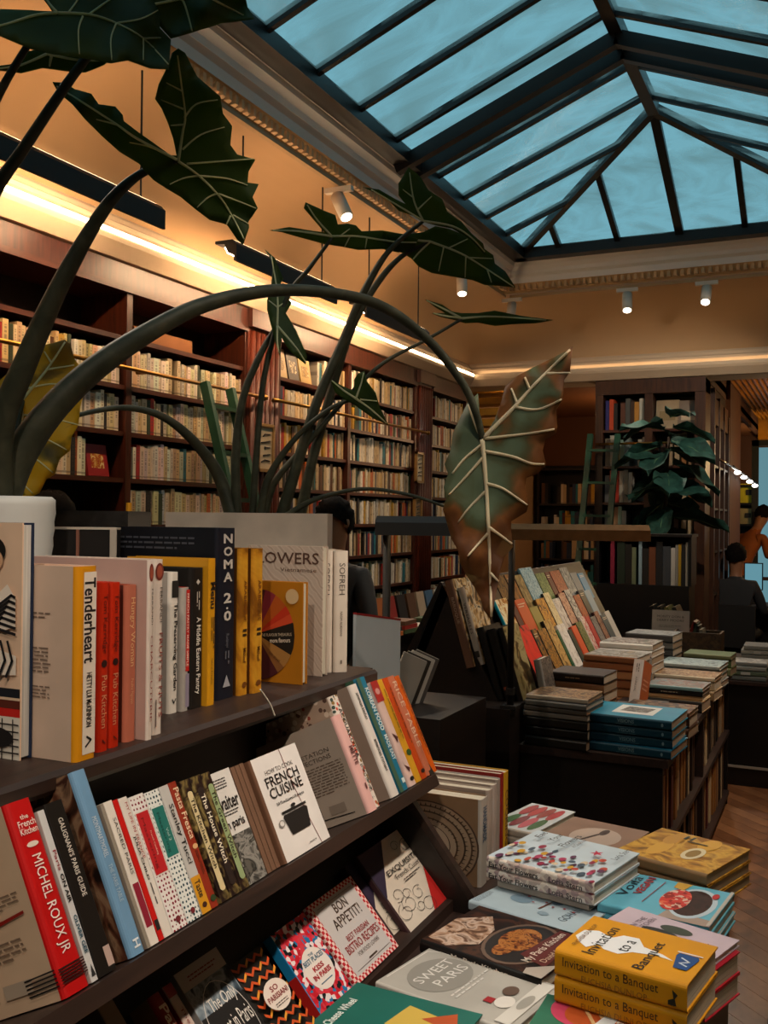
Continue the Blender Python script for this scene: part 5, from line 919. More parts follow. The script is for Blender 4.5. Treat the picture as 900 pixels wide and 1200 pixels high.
A = [  # (row, y0, width, height, front, spine, phrase)
 (0, 4.00, 0.19, 0.27, redp, '2a0e0a', 'bright red cover with a dark splash'),
 (0, 4.20, 0.075, 0.24, ph_('blackgold', ['100c0a', '1a120c', 'a8741c', '5a3a10']), '16201a', 'black cover with amber strokes'),
 (0, 4.285, 0.13, 0.23, ph_('figure', ['14100c', '8a5a1c', 'b88a3a', '1a1410'], 22), '14100e', 'black cover with a gilded figure'),
 (0, 4.425, 0.12, 0.26, ph_('sand', ['8a6a3a', 'c8a870', 'b08a4a', '6a4a20'], 14), '1a1410', 'tall sand-coloured portrait cover'),
 (0, 4.555, 0.04, 0.2, '1c4a2c', '1c4a2c', 'narrow green cover'),
 (0, 4.60, 0.13, 0.22, ph_('white', ['c8c0b8', 'd8d0c8', 'b0a49a']), 'c8c0b8', 'white cover with fine grey print'),
 (0, 4.74, 0.07, 0.18, '1a241c', '1a241c', 'dark green-black cover'),
 (0, 4.82, 0.10, 0.19, 'b8431c', 'a83a18', 'brick orange cover'),
 (0, 4.93, 0.12, 0.2, ph_('olive', ['2a3018', '5a6034', '8a8a5a', '3a3a20'], 40), '2a3018', 'olive leafy cover'),
 (0, 5.06, 0.09, 0.22, ph_('redwhite', ['c8bcb0', 'b01c18', 'd0c4b8', '8a1410'], 10), 'c0b4aa', 'white and red cover'),
 (0, 5.16, 0.08, 0.21, '9a1a1c', '9a1a1c', 'deep red cover'),
 (0, 5.25, 0.11, 0.2, ph_('grey', ['3a3836', '8a8480', '5a5652']), '4a4846', 'grey photographic cover'),
 (0, 5.37, 0.1, 0.22, ph_('brownred', ['3a1814', '7a3a2a', 'a8846c', '4a241c'], 20), '3a1814', 'brown-red figure cover'),
 (0, 5.48, 0.12, 0.19, '2a3a42', '2a3a42', 'slate blue cover'),
 (0, 5.61, 0.11, 0.2, 'b0a89c', 'b0a89c', 'pale grey cover at the far end'),
 (1, 3.98, 0.16, 0.26, ph_('tower', ['9a6a10', 'b87a14', 'd8c8a0', 'e0d4b8', 'a86c10'], 11), '1c9ab0', 'ochre tower cover and turquoise spine'),
 (1, 4.15, 0.07, 0.25, '4a1410', '4a1410', 'narrow maroon cover'),
 (1, 4.23, 0.15, 0.24, 'b8481c', 'b8481c', 'plain orange cover'),
 (1, 4.39, 0.13, 0.19, '8a7a3c', '8a7a3c', 'plain olive cover'),
 (1, 4.53, 0.15, 0.22, ph_('statue', ['3a2408', 'a8702a', 'c8983c', '5a3810'], 16), '4a3010', 'golden statue cover'),
 (1, 4.69, 0.11, 0.24, ph_('cream', ['b09a70', 'd0c09a', 'a08a5c']), '1a1612', 'cream cover with brown drawing'),
 (1, 4.81, 0.12, 0.2, ph_('white2', ['d0c8c0', 'bcb0a6', '8a8078'], 12), 'c8c0b8', 'white cover with a grey sketch'),
 (1, 4.94, 0.13, 0.22, ph_('fresco', ['5a2a1c', 'a8745a', 'c8a890', '7a4230'], 30), '3a1c14', 'fresco pink and brown cover'),
 (1, 5.08, 0.12, 0.23, ph_('portrait', ['1a1816', 'c8c0b6', '7a746c', '2a2624'], 18), '1a1816', 'black and white portrait cover'),
 (1, 5.21, 0.13, 0.19, ph_('terra', ['7a3a20', 'a85a34', '5a2814']), '7a3a20', 'terracotta landscape cover'),
 (1, 5.35, 0.11, 0.21, '2a2624', '2a2624', 'plain black cover on the middle ledge'),
 (1, 5.47, 0.13, 0.2, '7a8a94', '7a8a94', 'blue-grey cover on the middle ledge'),
 (2, 4.02, 0.13, 0.2, '3a2a18', '3a2a18', 'dark brown cover'),
 (2, 4.16, 0.15, 0.22, ph_('umber', ['3a2614', '6a4a26', '8a6a3a', '2a1a0c']), '2a1a0c', 'umber gilded cover'),
 (2, 4.32, 0.12, 0.22, ph_('amber', ['5a3a18', '9a6a2e', '3a240e'], 8), '2a1a0c', 'amber brown cover'),
 (2, 4.45, 0.12, 0.21, ph_('bronze', ['5a4428', '8a744a', 'a8946a'], 10), '3a2a18', 'bronze cover on the top ledge'),
 (2, 4.58, 0.20, 0.24, ph_('toile', ['3a5a64', '7a9aa4', 'b0bcb8', '4a6a74'], 45), '4a6a74', 'blue-grey patterned cover'),
 (2, 4.79, 0.17, 0.2, ph_('foliage', ['2a3a1c', '5a6a3a', '8a9468', '3a4426'], 45), '2a3a1c', 'green foliage cover'),
 (2, 4.97, 0.08, 0.2, '4a1c16', '4a1c16', 'narrow dark red cover'),
 (2, 5.06, 0.20, 0.2, ph_('carpet', ['5a2014', '8a3a22', 'b0785a', '4a180e'], 60), '5a2014', 'carpet-red patterned cover'),
 (2, 5.27, 0.16, 0.21, ph_('misty', ['5a5a56', '8a8a86', 'a8a49e']), '5a5a56', 'misty grey cover'),
 (2, 5.44, 0.14, 0.17, '6a6c6e', '6a6c6e', 'plain grey cover on the top ledge'),
 (2, 5.60, 0.13, 0.16, '4a7a9a', '4a7a9a', 'small blue cover at the far end'),
]
rn3 = ['lowest ledge', 'middle ledge', 'top ledge']
for i, (r, y0, w, h, f_, s_, lb) in enumerate(A):
    o = rows[r]; tt = 0.014 if r else 0.018
    pr = [('X', 'f', (0.12, 0.82, 0.88, 0.92), 'c8b8a0' if i % 2 else '2a2420', 2)] if i % 4 == 1 else []
    lb2 = 'art book with ' + lb + (', facing out on the ' + rn3[r] if 'ledge' not in lb and 'end' not in lb else '')
    book('art_book', h, w - 0.004, tt, f_, s_, s_, faceout(o.x - NR.x * tt / 2, y0, o.z + 0.001 - NR.z * tt / 2, AR), lb2, 'art books facing out on the ridge', pr, cat='art book')
# near end of the ridge: thick volumes with spines toward the camera
def big(X, y, z, h, w, t, a, f_, s_, b_, lb, pr=(), page='cfc6b4'): book('art_book', h, w, t, f_, s_, b_, faceout(X, y, z, a), lb, 'large volumes at the near end of the ridge', pr, page, cat='art book')
marb = pattern('art_marbled_olive', 'photo', ['5a4a2a', '9a8a5a', 'b0a47c', '6a5228', '3a2c14'], 9)
big(-1.115, 3.66, 0.8965, 0.29, 0.2, 0.022, radians(17), marb, '1c1816', '1c1816', 'large olive marbled volume facing out beside the lamp post')
big(-1.150, 3.64, 0.8965, 0.285, 0.2, 0.034, radians(17), '1a1614', '16120f', '16120f', 'thick black volume behind the olive marbled one', [('R', 's', (0.8, 0.2, 0.84, 0.8), '8a3a1c')])
big(-1.190, 3.635, 0.8965, 0.29, 0.2, 0.03, radians(17), '1c1816', '1a1715', '1a1715', 'second thick black volume farther behind the olive one')
gr = pattern('art_baroque_photo', 'photo', ['1a120c', '7a5a34', 'c0a070', 'd0c4b0', '3a2818'], 18)
big(-1.265, 3.62, 1.03, 0.31, 0.2, 0.028, radians(16), gr, 'a89c90', 'a89c90', 'tall pale-spined volume with a baroque photograph', [('T', 's', 'VERSAILLES', (0.2, 0.3, 0.6, 0.7), '4a4038', 0.0), ('R', 's', (0.82, 0.2, 0.9, 0.8), '2a2420')])
big(-1.300, 3.60, 1.02, 0.35, 0.21, 0.034, radians(16), gr, '6a4c3c', '5a3e30', 'tall brown-spined volume leaning behind the pale-spined one', [('T', 's', 'BAROQUE', (0.2, 0.3, 0.5, 0.7), 'a8907a', 0.0)])
big(-1.03, 3.80, 0.7465, 0.30, 0.15, 0.03, radians(12), ph_('relief', ['4a4440', '8a8078', '3a3430', 'a89a8c'], 20), '8a8682', '4a4644', 'grey volume with a carved relief behind the lamp post')
o = MB().box(-0.018, 0.018, 0, 0.24, 0, 0.32).build('art_book', paint('5a3a24', 0.5)); o.matrix_world = Matrix.Translation((-1.53, 3.62, 1.03)) @ Matrix.Rotation(radians(22), 4, 'Y'); tag(o, 'large dark brown volume leaning the other way on the ridge', 'art book')
MB().box(-0.014, 0.014, 0.004, 0.238, 0.003, 0.323).build('pages', pagemat('6a5a48'), o); MB().box(-0.025, -0.0185, -0.002, 0.242, 0, 0.32).build('front_board', paint('16120f', 0.5), o)

# ---- flat stacks on the table
def stack(NL, xl, size, fill, specs_, lbl, yaw=-0.07, grp='stacked books on the art table'):
    """NL: pixel of the top cover's near left corner, xl: its X on the table; fill: plain lower books; specs from bottom to top"""
    P0 = onX(NL[0], NL[1], xl); ht = sum(q[0] for q in specs_); room = P0.z - TZ - ht; z = TZ + 0.0003
    nf = max(1, round(room / 0.036)); tf = room / nf
    lay = [(tf, fill[i % len(fill)], fill[(i + 1) % len(fill)], '%s plain book from the table up' % ordn[i], ()) for i in range(nf)] if room > 0.008 else []
    h, w = size
    for i, (t, f_, s_, ph2, pr) in enumerate(lay + list(specs_)):
        k = 0.005 * ((i * 29) % 5 - 2); ya = yaw + k * 2
        book('art_book', h - abs(k), w - abs(k), t - 0.0005, f_, s_, f_, flat(P0.x + h * cos(ya), P0.y + h * sin(ya) + k * 0.5, z, t - 0.0005, ya), ph2 + ' ' + lbl, grp, pr, cat='art book', page='b8a894' if i % 2 else '9a8268'); z += t
vis = [('T', 's', 'VISIONS', (0.42, 0.35, 0.6, 0.75), '6a8a94', 0.01), ('X', 's', (0.4, 0.1, 0.68, 0.28), '3a5a64', 1), ('C', 's', (0.9, 0.5, 0.012, 0.2), '7a949c')]
vt = vis + [('R', 'f', (0.25, 0.25, 0.85, 0.7), 'c8c8c4'), ('P', 'f', [(0.38, 0.34), (0.72, 0.3), (0.76, 0.6), (0.4, 0.64)], bw)]
stack((679, 838), -0.88, (0.34, 0.27), ['1a6a88'], [(0.034, '1a6a88', '123a4a', 'lowest', vis), (0.034, '1a6a88', '123a4a', 'third', vis), (0.034, '1a6a88', '123a4a', 'second', vis), (0.034, '14809e', '123a4a', 'topmost', vt)], 'of the four teal-blue volumes stacked at the table corner')
brn = ph_('brownpic', ['3a2a1c', '7a5a3c', 'a88a64', '4a3622'], 16); pale = ph_('palepic', ['6a6a66', '9a968e', '4a4640', '8a7a64'], 10)
stack((613, 813), -1.09, (0.25, 0.22), ['16120f', '1c1814'], [(0.022, '4a4642', '6a645c', 'lower grey book', ()), (0.02, '2a2622', '4a443c', 'dark book', ()), (0.022, '3a3a3c', '5a5854', 'upper grey book', ()), (0.018, brn, 'a89a88', 'topmost brown picture book', ())], 'in the stack beside the lamp post')
stack((641, 786), -1.09, (0.24, 0.2), ['3a2a1e', '8a5a3a'], [(0.036, '2a1a12', '20140e', 'topmost thick dark brown book', [('X', 's', (0.3, 0.3, 0.7, 0.6), '8a6a4a', 1)])], 'in the second stack from the lamp post')
stack((682, 766), -1.09, (0.26, 0.24), ['a07048', '8a5634'], [(0.035, 'a07048', '8a5634', 'next to topmost book', ()), (0.032, pale, '7a4e30', 'topmost pale pictured book', ())], 'in the brick-coloured stack at mid table')
stack((700, 752), -1.09, (0.27, 0.26), ['b8b4ac', 'a8a49c'], [(0.03, 'b8b4ac', 'b8b4ae', 'next to topmost white book', ()), (0.03, ph_('colours', ['6a6a66', '9a968e', '5a3424', '3a4a3a'], 12), 'c0bcb4', 'topmost white and colour book', ())], 'in the pale stack behind the brick-coloured one')
stack((731, 741), -1.09, (0.27, 0.24), ['3a3a3a', '5a5854'], [(0.04, ph_('steel', ['4a4c4c', '8a8c8a', '3a3a3a']), '3a3836', 'topmost steel grey book', ())], 'in the farthest grey stack near the ridge')
stack((727, 828), -0.80, (0.27, 0.2), ['3a241a', '4a3020'], [(0.02, pattern('art_brown_mosaic', 'blobs', ['2a180e', '6a4226', '8a7050', '4a2a18'], 60), '5a3c28', 'topmost mosaic-patterned book', ())], 'in the stack behind the teal-blue volumes')
stack((757, 801), -0.80, (0.25, 0.2), ['b89a70', '2a2420'], [(0.02, 'c0aa88', 'b08a60', 'tan book', ()), (0.022, '1a1614', '1a1614', 'lettered black book', [('X', 's', (0.25, 0.3, 0.7, 0.7), 'a89a84', 1)]), (0.018, ph_('pastel', ['5a7a7c', '8a8680', '7a4a40', '6a7470'], 12), '7a9a9c', 'topmost pastel book', ())], 'in the banded stack by the table edge')
stack((765, 789), -0.825, (0.29, 0.22), ['a89478', '8a7050'], [(0.02, ph_('wood', ['5a3a24', '8a6a48', 'b09a7c'], 30), 'b8a890', 'topmost brown slatted book', ())], 'in the buff stack near the far table edge')
stack((771, 776), -0.86, (0.31, 0.26), ['8a8a84', '6a6a64'], [(0.03, '5a6a6a', '7a827e', 'next to topmost book', ()), (0.02, ph_('mist', ['6a7a7c', '9aa8a8', '4a5454']), '8a8e88', 'topmost misty book', ())], 'in the grey-green stack at the far table end')
stack((800, 765), -0.80, (0.26, 0.2), ['4a5a34', '6a6a4a'], [(0.025, '4a5a34', '6a6a4a', 'topmost green-edged book', ())], 'at the farthest table corner')
# leaning white block on two dark books
zz_ = TZ + 0.0003
for k in range(2):
    book('art_book', 0.2, 0.14, 0.036, '2a1c14', '3a281c', '2a1c14', flat(-0.68 + 0.01 * k, 4.24, zz_, 0.036, -0.03 * k), '%s dark brown book under the leaning white block' % ['lower', 'upper'][k], 'stacked books on the art table', (), cat='art book'); zz_ += 0.0365
book('art_book', 0.19, 0.11, 0.045, 'b05a30', 'c8bcb4', 'b8643a', Matrix.Translation((-0.80, 4.27, zz_ + 0.0)) @ Matrix.Rotation(radians(-100), 4, 'Z') @ Matrix.Rotation(radians(-20), 4, 'Y') @ Matrix.Rotation(pi / 2, 4, 'Z'), 'white and orange block-like book leaning upright among the stacks', None, [('X', 's', (0.1, 0.3, 0.3, 0.7), '4a4440', 2), ('T', 's', 'ANNUAL', (0.4, 0.4, 0.75, 0.6), '6a645e', 0.0), ('X', 'f', (0.2, 0.3, 0.8, 0.6), 'd89a7a', 3)], cat='art book')
# ---- books in the side shelves
hc = [('tan', '8a6644'), ('dark brown', '2c1c12'), ('cream', 'b09a78'), ('black', '14100e'), ('umber', '4a3020'), ('ochre', '8a5a28'), ('dark red', '4a1410'), ('beige', '9a8468')]
SPH = objcolor('hardcover_spine', 0.5); UH = UB.copy(); UH.materials.clear(); UH.materials.append(SPH); UH.materials.append(pagemat('a08a6c'))
for z, rw, mh in ((0.42, 'upper', 0.27), (0.08, 'lower', 0.30)):
    y = TY0 + 0.05; i = 0
    while y < TY1 - 0.12:
        t = R.choice([0.03, 0.04, 0.05, 0.065])
        if 4.68 < y + t and y < 4.75: y = 4.75
        cn, chx = R.choice(hc); o = data_obj('hardcover_book', UH); d = R.uniform(0.2, 0.24)
        o.location = (TX1 - 0.03 - R.random() * 0.02, y + t / 2, z + 0.0005); o.scale = (t, d, mh * R.uniform(0.8, 0.98)); o.rotation_euler = (0, 0, pi / 2); o.color = (*rgb(chx), 1)
        tag(o, '%s book, %s from near end, %s side shelf of the art table' % (cn, ordn[i], rw), 'hardcover', 'books in the art table side shelves'); y += t + 0.002; i += 1

# ================================================================ READING LAMPS
def lamp(base, zs, lx, ly, label, ramp):
    e = empty('reading_lamp', base); tag(e, label, 'lamp', 'black reading lamps'); H = zs - base[2]
    MB().box(-0.03, 0.03, -0.03, 0.03, 0, 0.012).build('base', BLACKM, e)
    MB().tube([(0, 0, 0.01), (0, 0, H)], 0.013, 10).build('post', BLACKM, e, True)
    MB().tube([(0, 0, 0.05), (0, 0, 0.075)], 0.018, 10).build('collar', BLACKM, e)
    d = Vector((lx, ly, 0)); s = Vector((-ly, lx, 0)).normalized(); L = d.length; dn = d.normalized()
    prof = [(-0.055, -0.03), (-0.05, 0.01), (-0.02, 0.03), (0.02, 0.03), (0.05, 0.01), (0.055, -0.03), (0.048, -0.03), (0.044, 0.006), (0.018, 0.024), (-0.018, 0.024), (-0.044, 0.006), (-0.048, -0.03)]
    b = MB(); n = len(prof); st = -0.03
    vs = [dn * (st + q * (L - st)) + s * u + Vector((0, 0, H + v)) for q in (0, 1) for u, v in prof]
    b.add(vs, [(i, (i + 1) % n, n + (i + 1) % n, n + i) for i in range(n)] + [(0, 1, 2, 3, 4, 5, 6, 7, 8, 9, 10, 11), tuple(range(2 * n - 1, n - 1, -1))]); b.build('shade', ramp, e)
    for q in (0.0, 1.0):
        c = dn * (st + q * (L - st)); b = MB(); b.add([c + s * u + Vector((0, 0, H + v)) for u, v in prof[:6]], [(0, 1, 2, 3, 4, 5)]); b.build('end_cap', ramp, e)
    t0, t1 = dn * 0.03 + Vector((0, 0, H + 0.005)), dn * (L - 0.03) + Vector((0, 0, H + 0.005))
    MB().tube([t0, t1], 0.008, 8).build('bulb', emit('lamp_tube_glow', (1.0, 0.68, 0.36), 7.0), e)
BRZ = metal('dark_bronze', '7a5434', 0.5)
q = onplane(607, 818, (0, 3.60, 0), (0, 1, 0)); top_ = onY(612, 622, 3.60)
lamp((q.x - 0.005, 3.52, 0.8955), 1.552, 0.46, 0.20, 'dark bronze reading lamp on a slim black post at the corner of the art table', BRZ)
p1 = at(452, 780, 3.1); sh = at(441, 612, 3.1)
lamp((p1.x, p1.y, 0.62), 1.575, 0.26, 0.07, 'black reading lamp with a trough shade behind the cookbook stand', BLACKM)
# dark side table under the second lamp with white board and magazines
e = empty('side_table', (p1.x - 0.12, p1.y + 0.0, 0)); tag(e, 'small dark table behind the cookbook stand', 'table')
MB().box(-0.2, 0.26, -0.22, 0.09, 0.59, 0.62).build('table_top', DARK, e)
for sx in (-0.18, 0.24):
    for sy in (-0.2, 0.07): MB().box(sx - 0.02, sx + 0.02, sy - 0.02, sy + 0.02, 0, 0.59).build('leg', DARK, e)
pa, pb, pc = at(414, 720, 2.9), at(466, 727, 3.05), at(414, 800, 2.9)
w_ = (pb - pa).normalized(); nn = w_.cross(Vector((0, 0, 1))).normalized()
e = empty('display_board', (pa.x, pa.y, 0.62)); tag(e, 'glossy white display board with a thin red top edge', 'board')
L = (pb - pa).length; hb = pa.z - 0.62
MB().add([v for s_ in (0, 1) for v in ((nn * 0.012 * s_), (w_ * L + nn * 0.012 * s_), (w_ * L + Vector((0, 0, hb)) + nn * 0.012 * s_), (Vector((0, 0, hb)) + nn * 0.012 * s_))], [(0, 1, 2, 3), (7, 6, 5, 4), (0, 4, 5, 1), (1, 5, 6, 2), (2, 6, 7, 3), (3, 7, 4, 0)]).build('panel', paint('b8c4cc', 0.25, 0.04), e)
MB().beam(Vector((0, 0, hb + 0.003)) + nn * 0.006, w_ * L + Vector((0, 0, hb + 0.003)) + nn * 0.006, 0.014, 0.006).build('edge', ink('8a1c20'), e)
for k in range(4):
    o = MB().box(-0.05, 0.05, -0.004, 0.004, 0, 0.17).build('magazine', paint(['8a8680', '2a2826', 'a8a49e', '4a4644'][k], 0.35)); o.matrix_world = Matrix.Translation(at(466 + k * 5, 800, 3.35 + 0.02 * k) * 1.0) @ Matrix.Rotation(TH + 0.5, 4, 'Z') @ Matrix.Rotation(radians(24), 4, 'Y') ; o.location.z = 0.965
    MB().box(-0.048, 0.048, -0.003, 0.003, 0.001, 0.172).build('pages', pagemat('c8c4bc'), o)
    tag(o, '%s magazine leaning in the rack left of the art table' % ['pale grey', 'black', 'silver', 'charcoal'][k], 'magazine', 'magazines in the rack')
rk = empty('magazine_rack', (*at(478, 800, 3.4).xy, 0)); tag(rk, 'low dark rack holding leaning magazines left of the art table', 'rack')
MB().box(-0.2, 0.2, -0.2, 0.25, 0, 0.955).build('body', DARK, rk); MB().box(-0.2, -0.18, -0.2, 0.25, 0.955, 1.0).build('side', DARK, rk)
# ================================================================ BACK OF THE SHOP
# ---- tall bookcase under the lintel
BX0, BX1, BY0, BY1 = -2.05, -1.08, YB + 0.0, YB + 0.36
bw_ = BX1 - BX0
e = empty('tall_bookcase', ((BX0 + BX1) / 2, YB, 0)); tag(e, 'tall dark wooden bookcase of two bays under the back lintel', 'bookcase')
h = bw_ / 2
WB = wood('dark_walnut_post', '2a160c', '4a2a18', 0.4, (14, 14, 1.2))
MB().box(-h, h, 0.33, 0.35, 0, 2.86).build('back_panel', DARK, e)
for x in (-h, -0.04, h - 0.09): MB().box(x, x + (0.07 if x < 0.2 else 0.09), -0.01, 0.33, 0, 2.86).build('post', WB, e)
MB().box(-h, h, -0.02, 0.33, 2.74, 2.868).build('frieze', WB, e)
bz = [0.4, 0.75, 1.10, 1.43, 1.76, 2.09, 2.42]
for z in bz:
    for a0, a1 in ((-h + 0.07, -0.04), (0.03, h - 0.09)): MB().box(a0, a1, 0.0, 0.33, z - 0.022, z).build('shelf', SHELFW, e)
MB().tube([(-h + 0.02, -0.05, 2.29), (h - 0.05, -0.05, 2.29)], 0.011, 8).build('brass_rail', BRASS, e, True)
cols_ = {2.42: [('violet', '2c2a6a'), ('orange', 'b5401a'), ('black', '1a1818'), None, ('brown', '5a3424'), ('grey', '4a4a46'), ('dark brown', '3a2418'), ('amber', 'b07a30'), ('white', 'b8b4a8'), ('black', '20201e'), ('teal', '2a8a80')],
         2.09: [('tan', '7a6a58'), ('white', 'b0a898'), ('cream', 'a89468'), ('pale green', '7a9484'), ('grey', '6a7470'), None, None, None, ('ivory', 'a89e8c'), ('white', 'b0aca0')],
         1.76: [('grey', '5a5a5a'), ('red', 'a8241c'), ('scarlet', 'b0301c'), ('white', 'b8b0a0'), ('cream', 'a89a84'), ('white', 'c0bab0')],
         1.43: [('grey', '6a6a68'), ('ivory', 'a89e8c'), ('tan', '8a6a4a'), ('pale green', '8aa898'), ('white', 'a8a8a0')],
         1.10: [('brown', '5a3a24'), ('cream', '9a8a6a'), ('grey', '5a5a58'), ('red', '8a2018')]}
rl = {2.42: 'top', 2.09: 'second', 1.76: 'third', 1.43: 'fourth', 1.10: 'fifth'}
for z, lst in cols_.items():
    x = BX0 + 0.085; i = 0
    for c in lst:
        if c is None: x += 0.025; continue
        t = R.choice([0.032, 0.038, 0.042]); o = data_obj('hardcover_book', UH); o.location = (x + t / 2, YB + 0.03, z + 0.0005); o.scale = (t, 0.22, R.uniform(0.24, 0.3)); o.color = (*rgb(c[1]), 1)
        i += 1; tag(o, '%s spine, %s from left, %s shelf of the tall back bookcase' % (c[0], ordn[i - 1], rl[z]), 'hardcover', 'books in the tall back bookcase'); x += t + 0.003
for x0, w_, h_, c, lb in ((-1.52, 0.20, 0.27, 'a08a6c', 'beige'), (-1.33, 0.19, 0.26, '7a6a5c', 'grey-brown pictured')):
    o = MB().box(0, w_, 0, 0.02, 0, h_).build('hardcover_book', paint(c, 0.4)); o.matrix_world = Matrix.Translation((x0 - 0.0 + 0.0, YB + 0.06, 2.4205)) @ Matrix.Rotation(radians(-10), 4, 'X'); tag(o, lb + ' book facing out on the top shelf right bay', 'hardcover', 'books in the tall back bookcase')
    MB().box(0.03, w_ - 0.03, -0.0008, 0, h_ * 0.3, h_ * 0.62).build('cover_print', paint('b8a488' if c[0] == '7' else '8a744e', 0.4), o); MB().box(0.003, w_ - 0.003, 0.002, 0.018, 0.003, h_ + 0.001).build('pages', pagemat('b8a894'), o)
for z, lb in ((2.09, 'second'), (1.76, 'third'), (1.43, 'fourth')):
    for k in range(5):
        o = data_obj('hardcover_book', UH); t = 0.04; o.location = (-1.45 + k * 0.06, YB + 0.05, z + 0.0005); o.scale = (t, 0.2, 0.2 + 0.02 * (k % 3)); cn, chx = hc[(k * 3 + int(z * 10)) % 8]; o.color = (*mul(rgb(chx), 0.8), 1)
        tag(o, '%s book, %s along %s shelf behind the fig leaves' % (cn, ordn[k], lb), 'hardcover', 'books in the tall back bookcase')
# round plates facing out
for z, x in ((2.09, -1.72), (1.76, -1.66)):
    o = MB().lathe([(0.0, 0.0), (0.09, 0.004), (0.1, 0.012), (0.09, 0.008), (0.0, 0.006)], 20).build('round_plate', paint('8a7a68', 0.4, 0.3, 20), None, True); o.matrix_world = Matrix.Translation((x, YB + 0.28, z + 0.105)) @ Matrix.Rotation(radians(80), 4, 'X'); tag(o, 'round patterned plate on the %s shelf of the back bookcase' % rl[z], 'plate')
# side bays of the bookcase that recede into the passage
e = empty('passage_bookcase', (-1.08, YB + 0.4, 0)); tag(e, 'dark bookcase side with tall posts receding into the far passage', 'bookcase')
MB().box(-0.3, -0.02, 0, 1.4, 0, 2.86).build('carcass', DARK, e)
for k in range(4): MB().box(-0.02, 0.03, 0.02 + k * 0.42, 0.09 + k * 0.42, 0, 2.82 - 0.05 * k).build('post', WB, e)
for k in range(3): MB().box(-0.02, 0.02, 0.09 + k * 0.42, 0.44 + k * 0.42, 2.5, 2.74).build('panel', MAHOG, e)
for z in (0.5, 0.9, 1.3, 1.7, 2.1): MB().box(-0.02, 0.02, 0.05, 1.35, z, z + 0.02).build('shelf', DARK, e)
MB().tube([(0.08, 0.0, 2.16), (0.09, 0.4, 2.15), (0.10, 1.4, 2.13)], 0.012, 8).build('handrail', metal('steel', 'a8a09a', 0.25), e, True)
# green ladder on the tall bookcase
LY = YB - 0.06
a, b_ = onY(692, 509, LY), onY(724, 509, LY)
ladder('library_ladder', a, (a.x - 0.06, LY - 0.62, 0), b_, (b_.x - 0.06, LY - 0.62, 0), 8, 'green wooden library ladder leaning on the tall back bookcase')
# ---- low bookcase with tall art spines
LBY = 7.75; x0, x1 = onY(700, 680, LBY).x, onY(808, 680, LBY).x; zs = 1.10
e = empty('low_bookcase', ((x0 + x1) / 2, LBY, 0)); tag(e, 'low black bookcase in front of the tall back bookcase', 'bookcase'); h = (x1 - x0) / 2
MB().box(-h, h, 0.3, 0.32, 0, 1.475).build('back_panel', BLACK, e); MB().box(-h, h, -0.02, 0.32, 0, zs).build('body', BLACK, e); MB().box(-h - 0.02, h + 0.02, -0.03, 0.33, 1.475, 1.495).build('top', DARK, e)
for s in (-1, 1): MB().box(s * h - 0.012, s * h + 0.012, 0, 0.3, zs, 1.475).build('side', BLACK, e)
x = x0 + 0.10; sp = [('magenta', '8a1c3a', .03), None, ('dark green', '1a2a1e', .06), ('black', '14120f', .05), ('sage', '6a7458', .03), None, ('pale blue', '8aa4b0', .025), ('black', '161412', .05), ('brown', '6a3a20', .05), ('black', '1a1a1c', .05), ('slate', '3a3e44', .06), ('white', 'b8b4ac', .03), ('grey', '8a867e', .02), ('yellow', 'b08a1c', .02), ('black', '1a1816', .03), ('ivory', 'a8a090', .025)]
i = 0
for s in sp:
    if s is None: x += 0.02; continue
    o = data_obj('hardcover_book', UH); o.location = (x + s[2] / 2, LBY + 0.01, zs + 0.0005); o.scale = (s[2], 0.25, R.uniform(0.28, 0.345)); o.color = (*rgb(s[1]), 1); i += 1
    tag(o, '%s tall spine, %s from left in the low black bookcase' % (s[0], ordn[i - 1]), 'hardcover', 'tall spines in the low bookcase'); x += s[2] + 0.002
# ---- far display table with stacks
e = empty('far_table', (-0.45, 6.8, 0)); tag(e, 'dark panelled table at the right picture edge with stacked books', 'table')
MB().box(-1.05, 1.0, -0.5, 0.85, 0.61, 0.63).build('table_top', BROWN, e); MB().box(-1.03, 0.98, -0.48, 0.83, 0.12, 0.61).build('body', BLACK, e); MB().box(-1.04, 0.99, -0.49, 0.84, 0.0, 0.11).build('plinth', DARK, e)
MB().box(-1.04, 0.99, -0.497, -0.49, 0.108, 0.122).build('trim_line', paint('b0a496', 0.4), e)
G = ph_('greypages', ['5a5a58', '9a9894', 'c0bcb6'], 14)
def heap(x, y, z, dims, specs_, where):
    for i, (t, f_, s_, ph2) in enumerate(specs_):
        book('art_book', dims[0] - 0.01 * (i % 3), dims[1], t - 0.0005, f_, s_, f_, flat(x + 0.006 * (i % 2), y, z, t - 0.0005, 0.02 * (i % 3 - 1)), ph2 + ' ' + where, 'stacked books on the far table', [('R', 's', (0.4, 0.2, 0.62, 0.8), 'b0aca4')] if i % 3 == 1 else (), cat='art book'); z += t
heap(-0.40, 6.34, 0.6305, (0.26, 0.2), [(0.03, '4a4c4a', '6a6c68', 'lowest grey book'), (0.03, '3a4a34', '5a6450', 'second green-grey book'), (0.028, '6a6a66', '8a8a84', 'third silver book'), (0.025, G, '7a7a76', 'topmost grey pictured book')], 'in the stack at the left of the far table')
heap(-0.10, 6.36, 0.6305, (0.27, 0.22), [(0.035, '2a2a28', '3a3a38', 'lowest black book'), (0.03, '7a8a8a', '8aa0a8', 'second pale blue book'), (0.03, '8a8276', 'a89c8c', 'topmost buff book')], 'in the stack at the right edge of the far table')
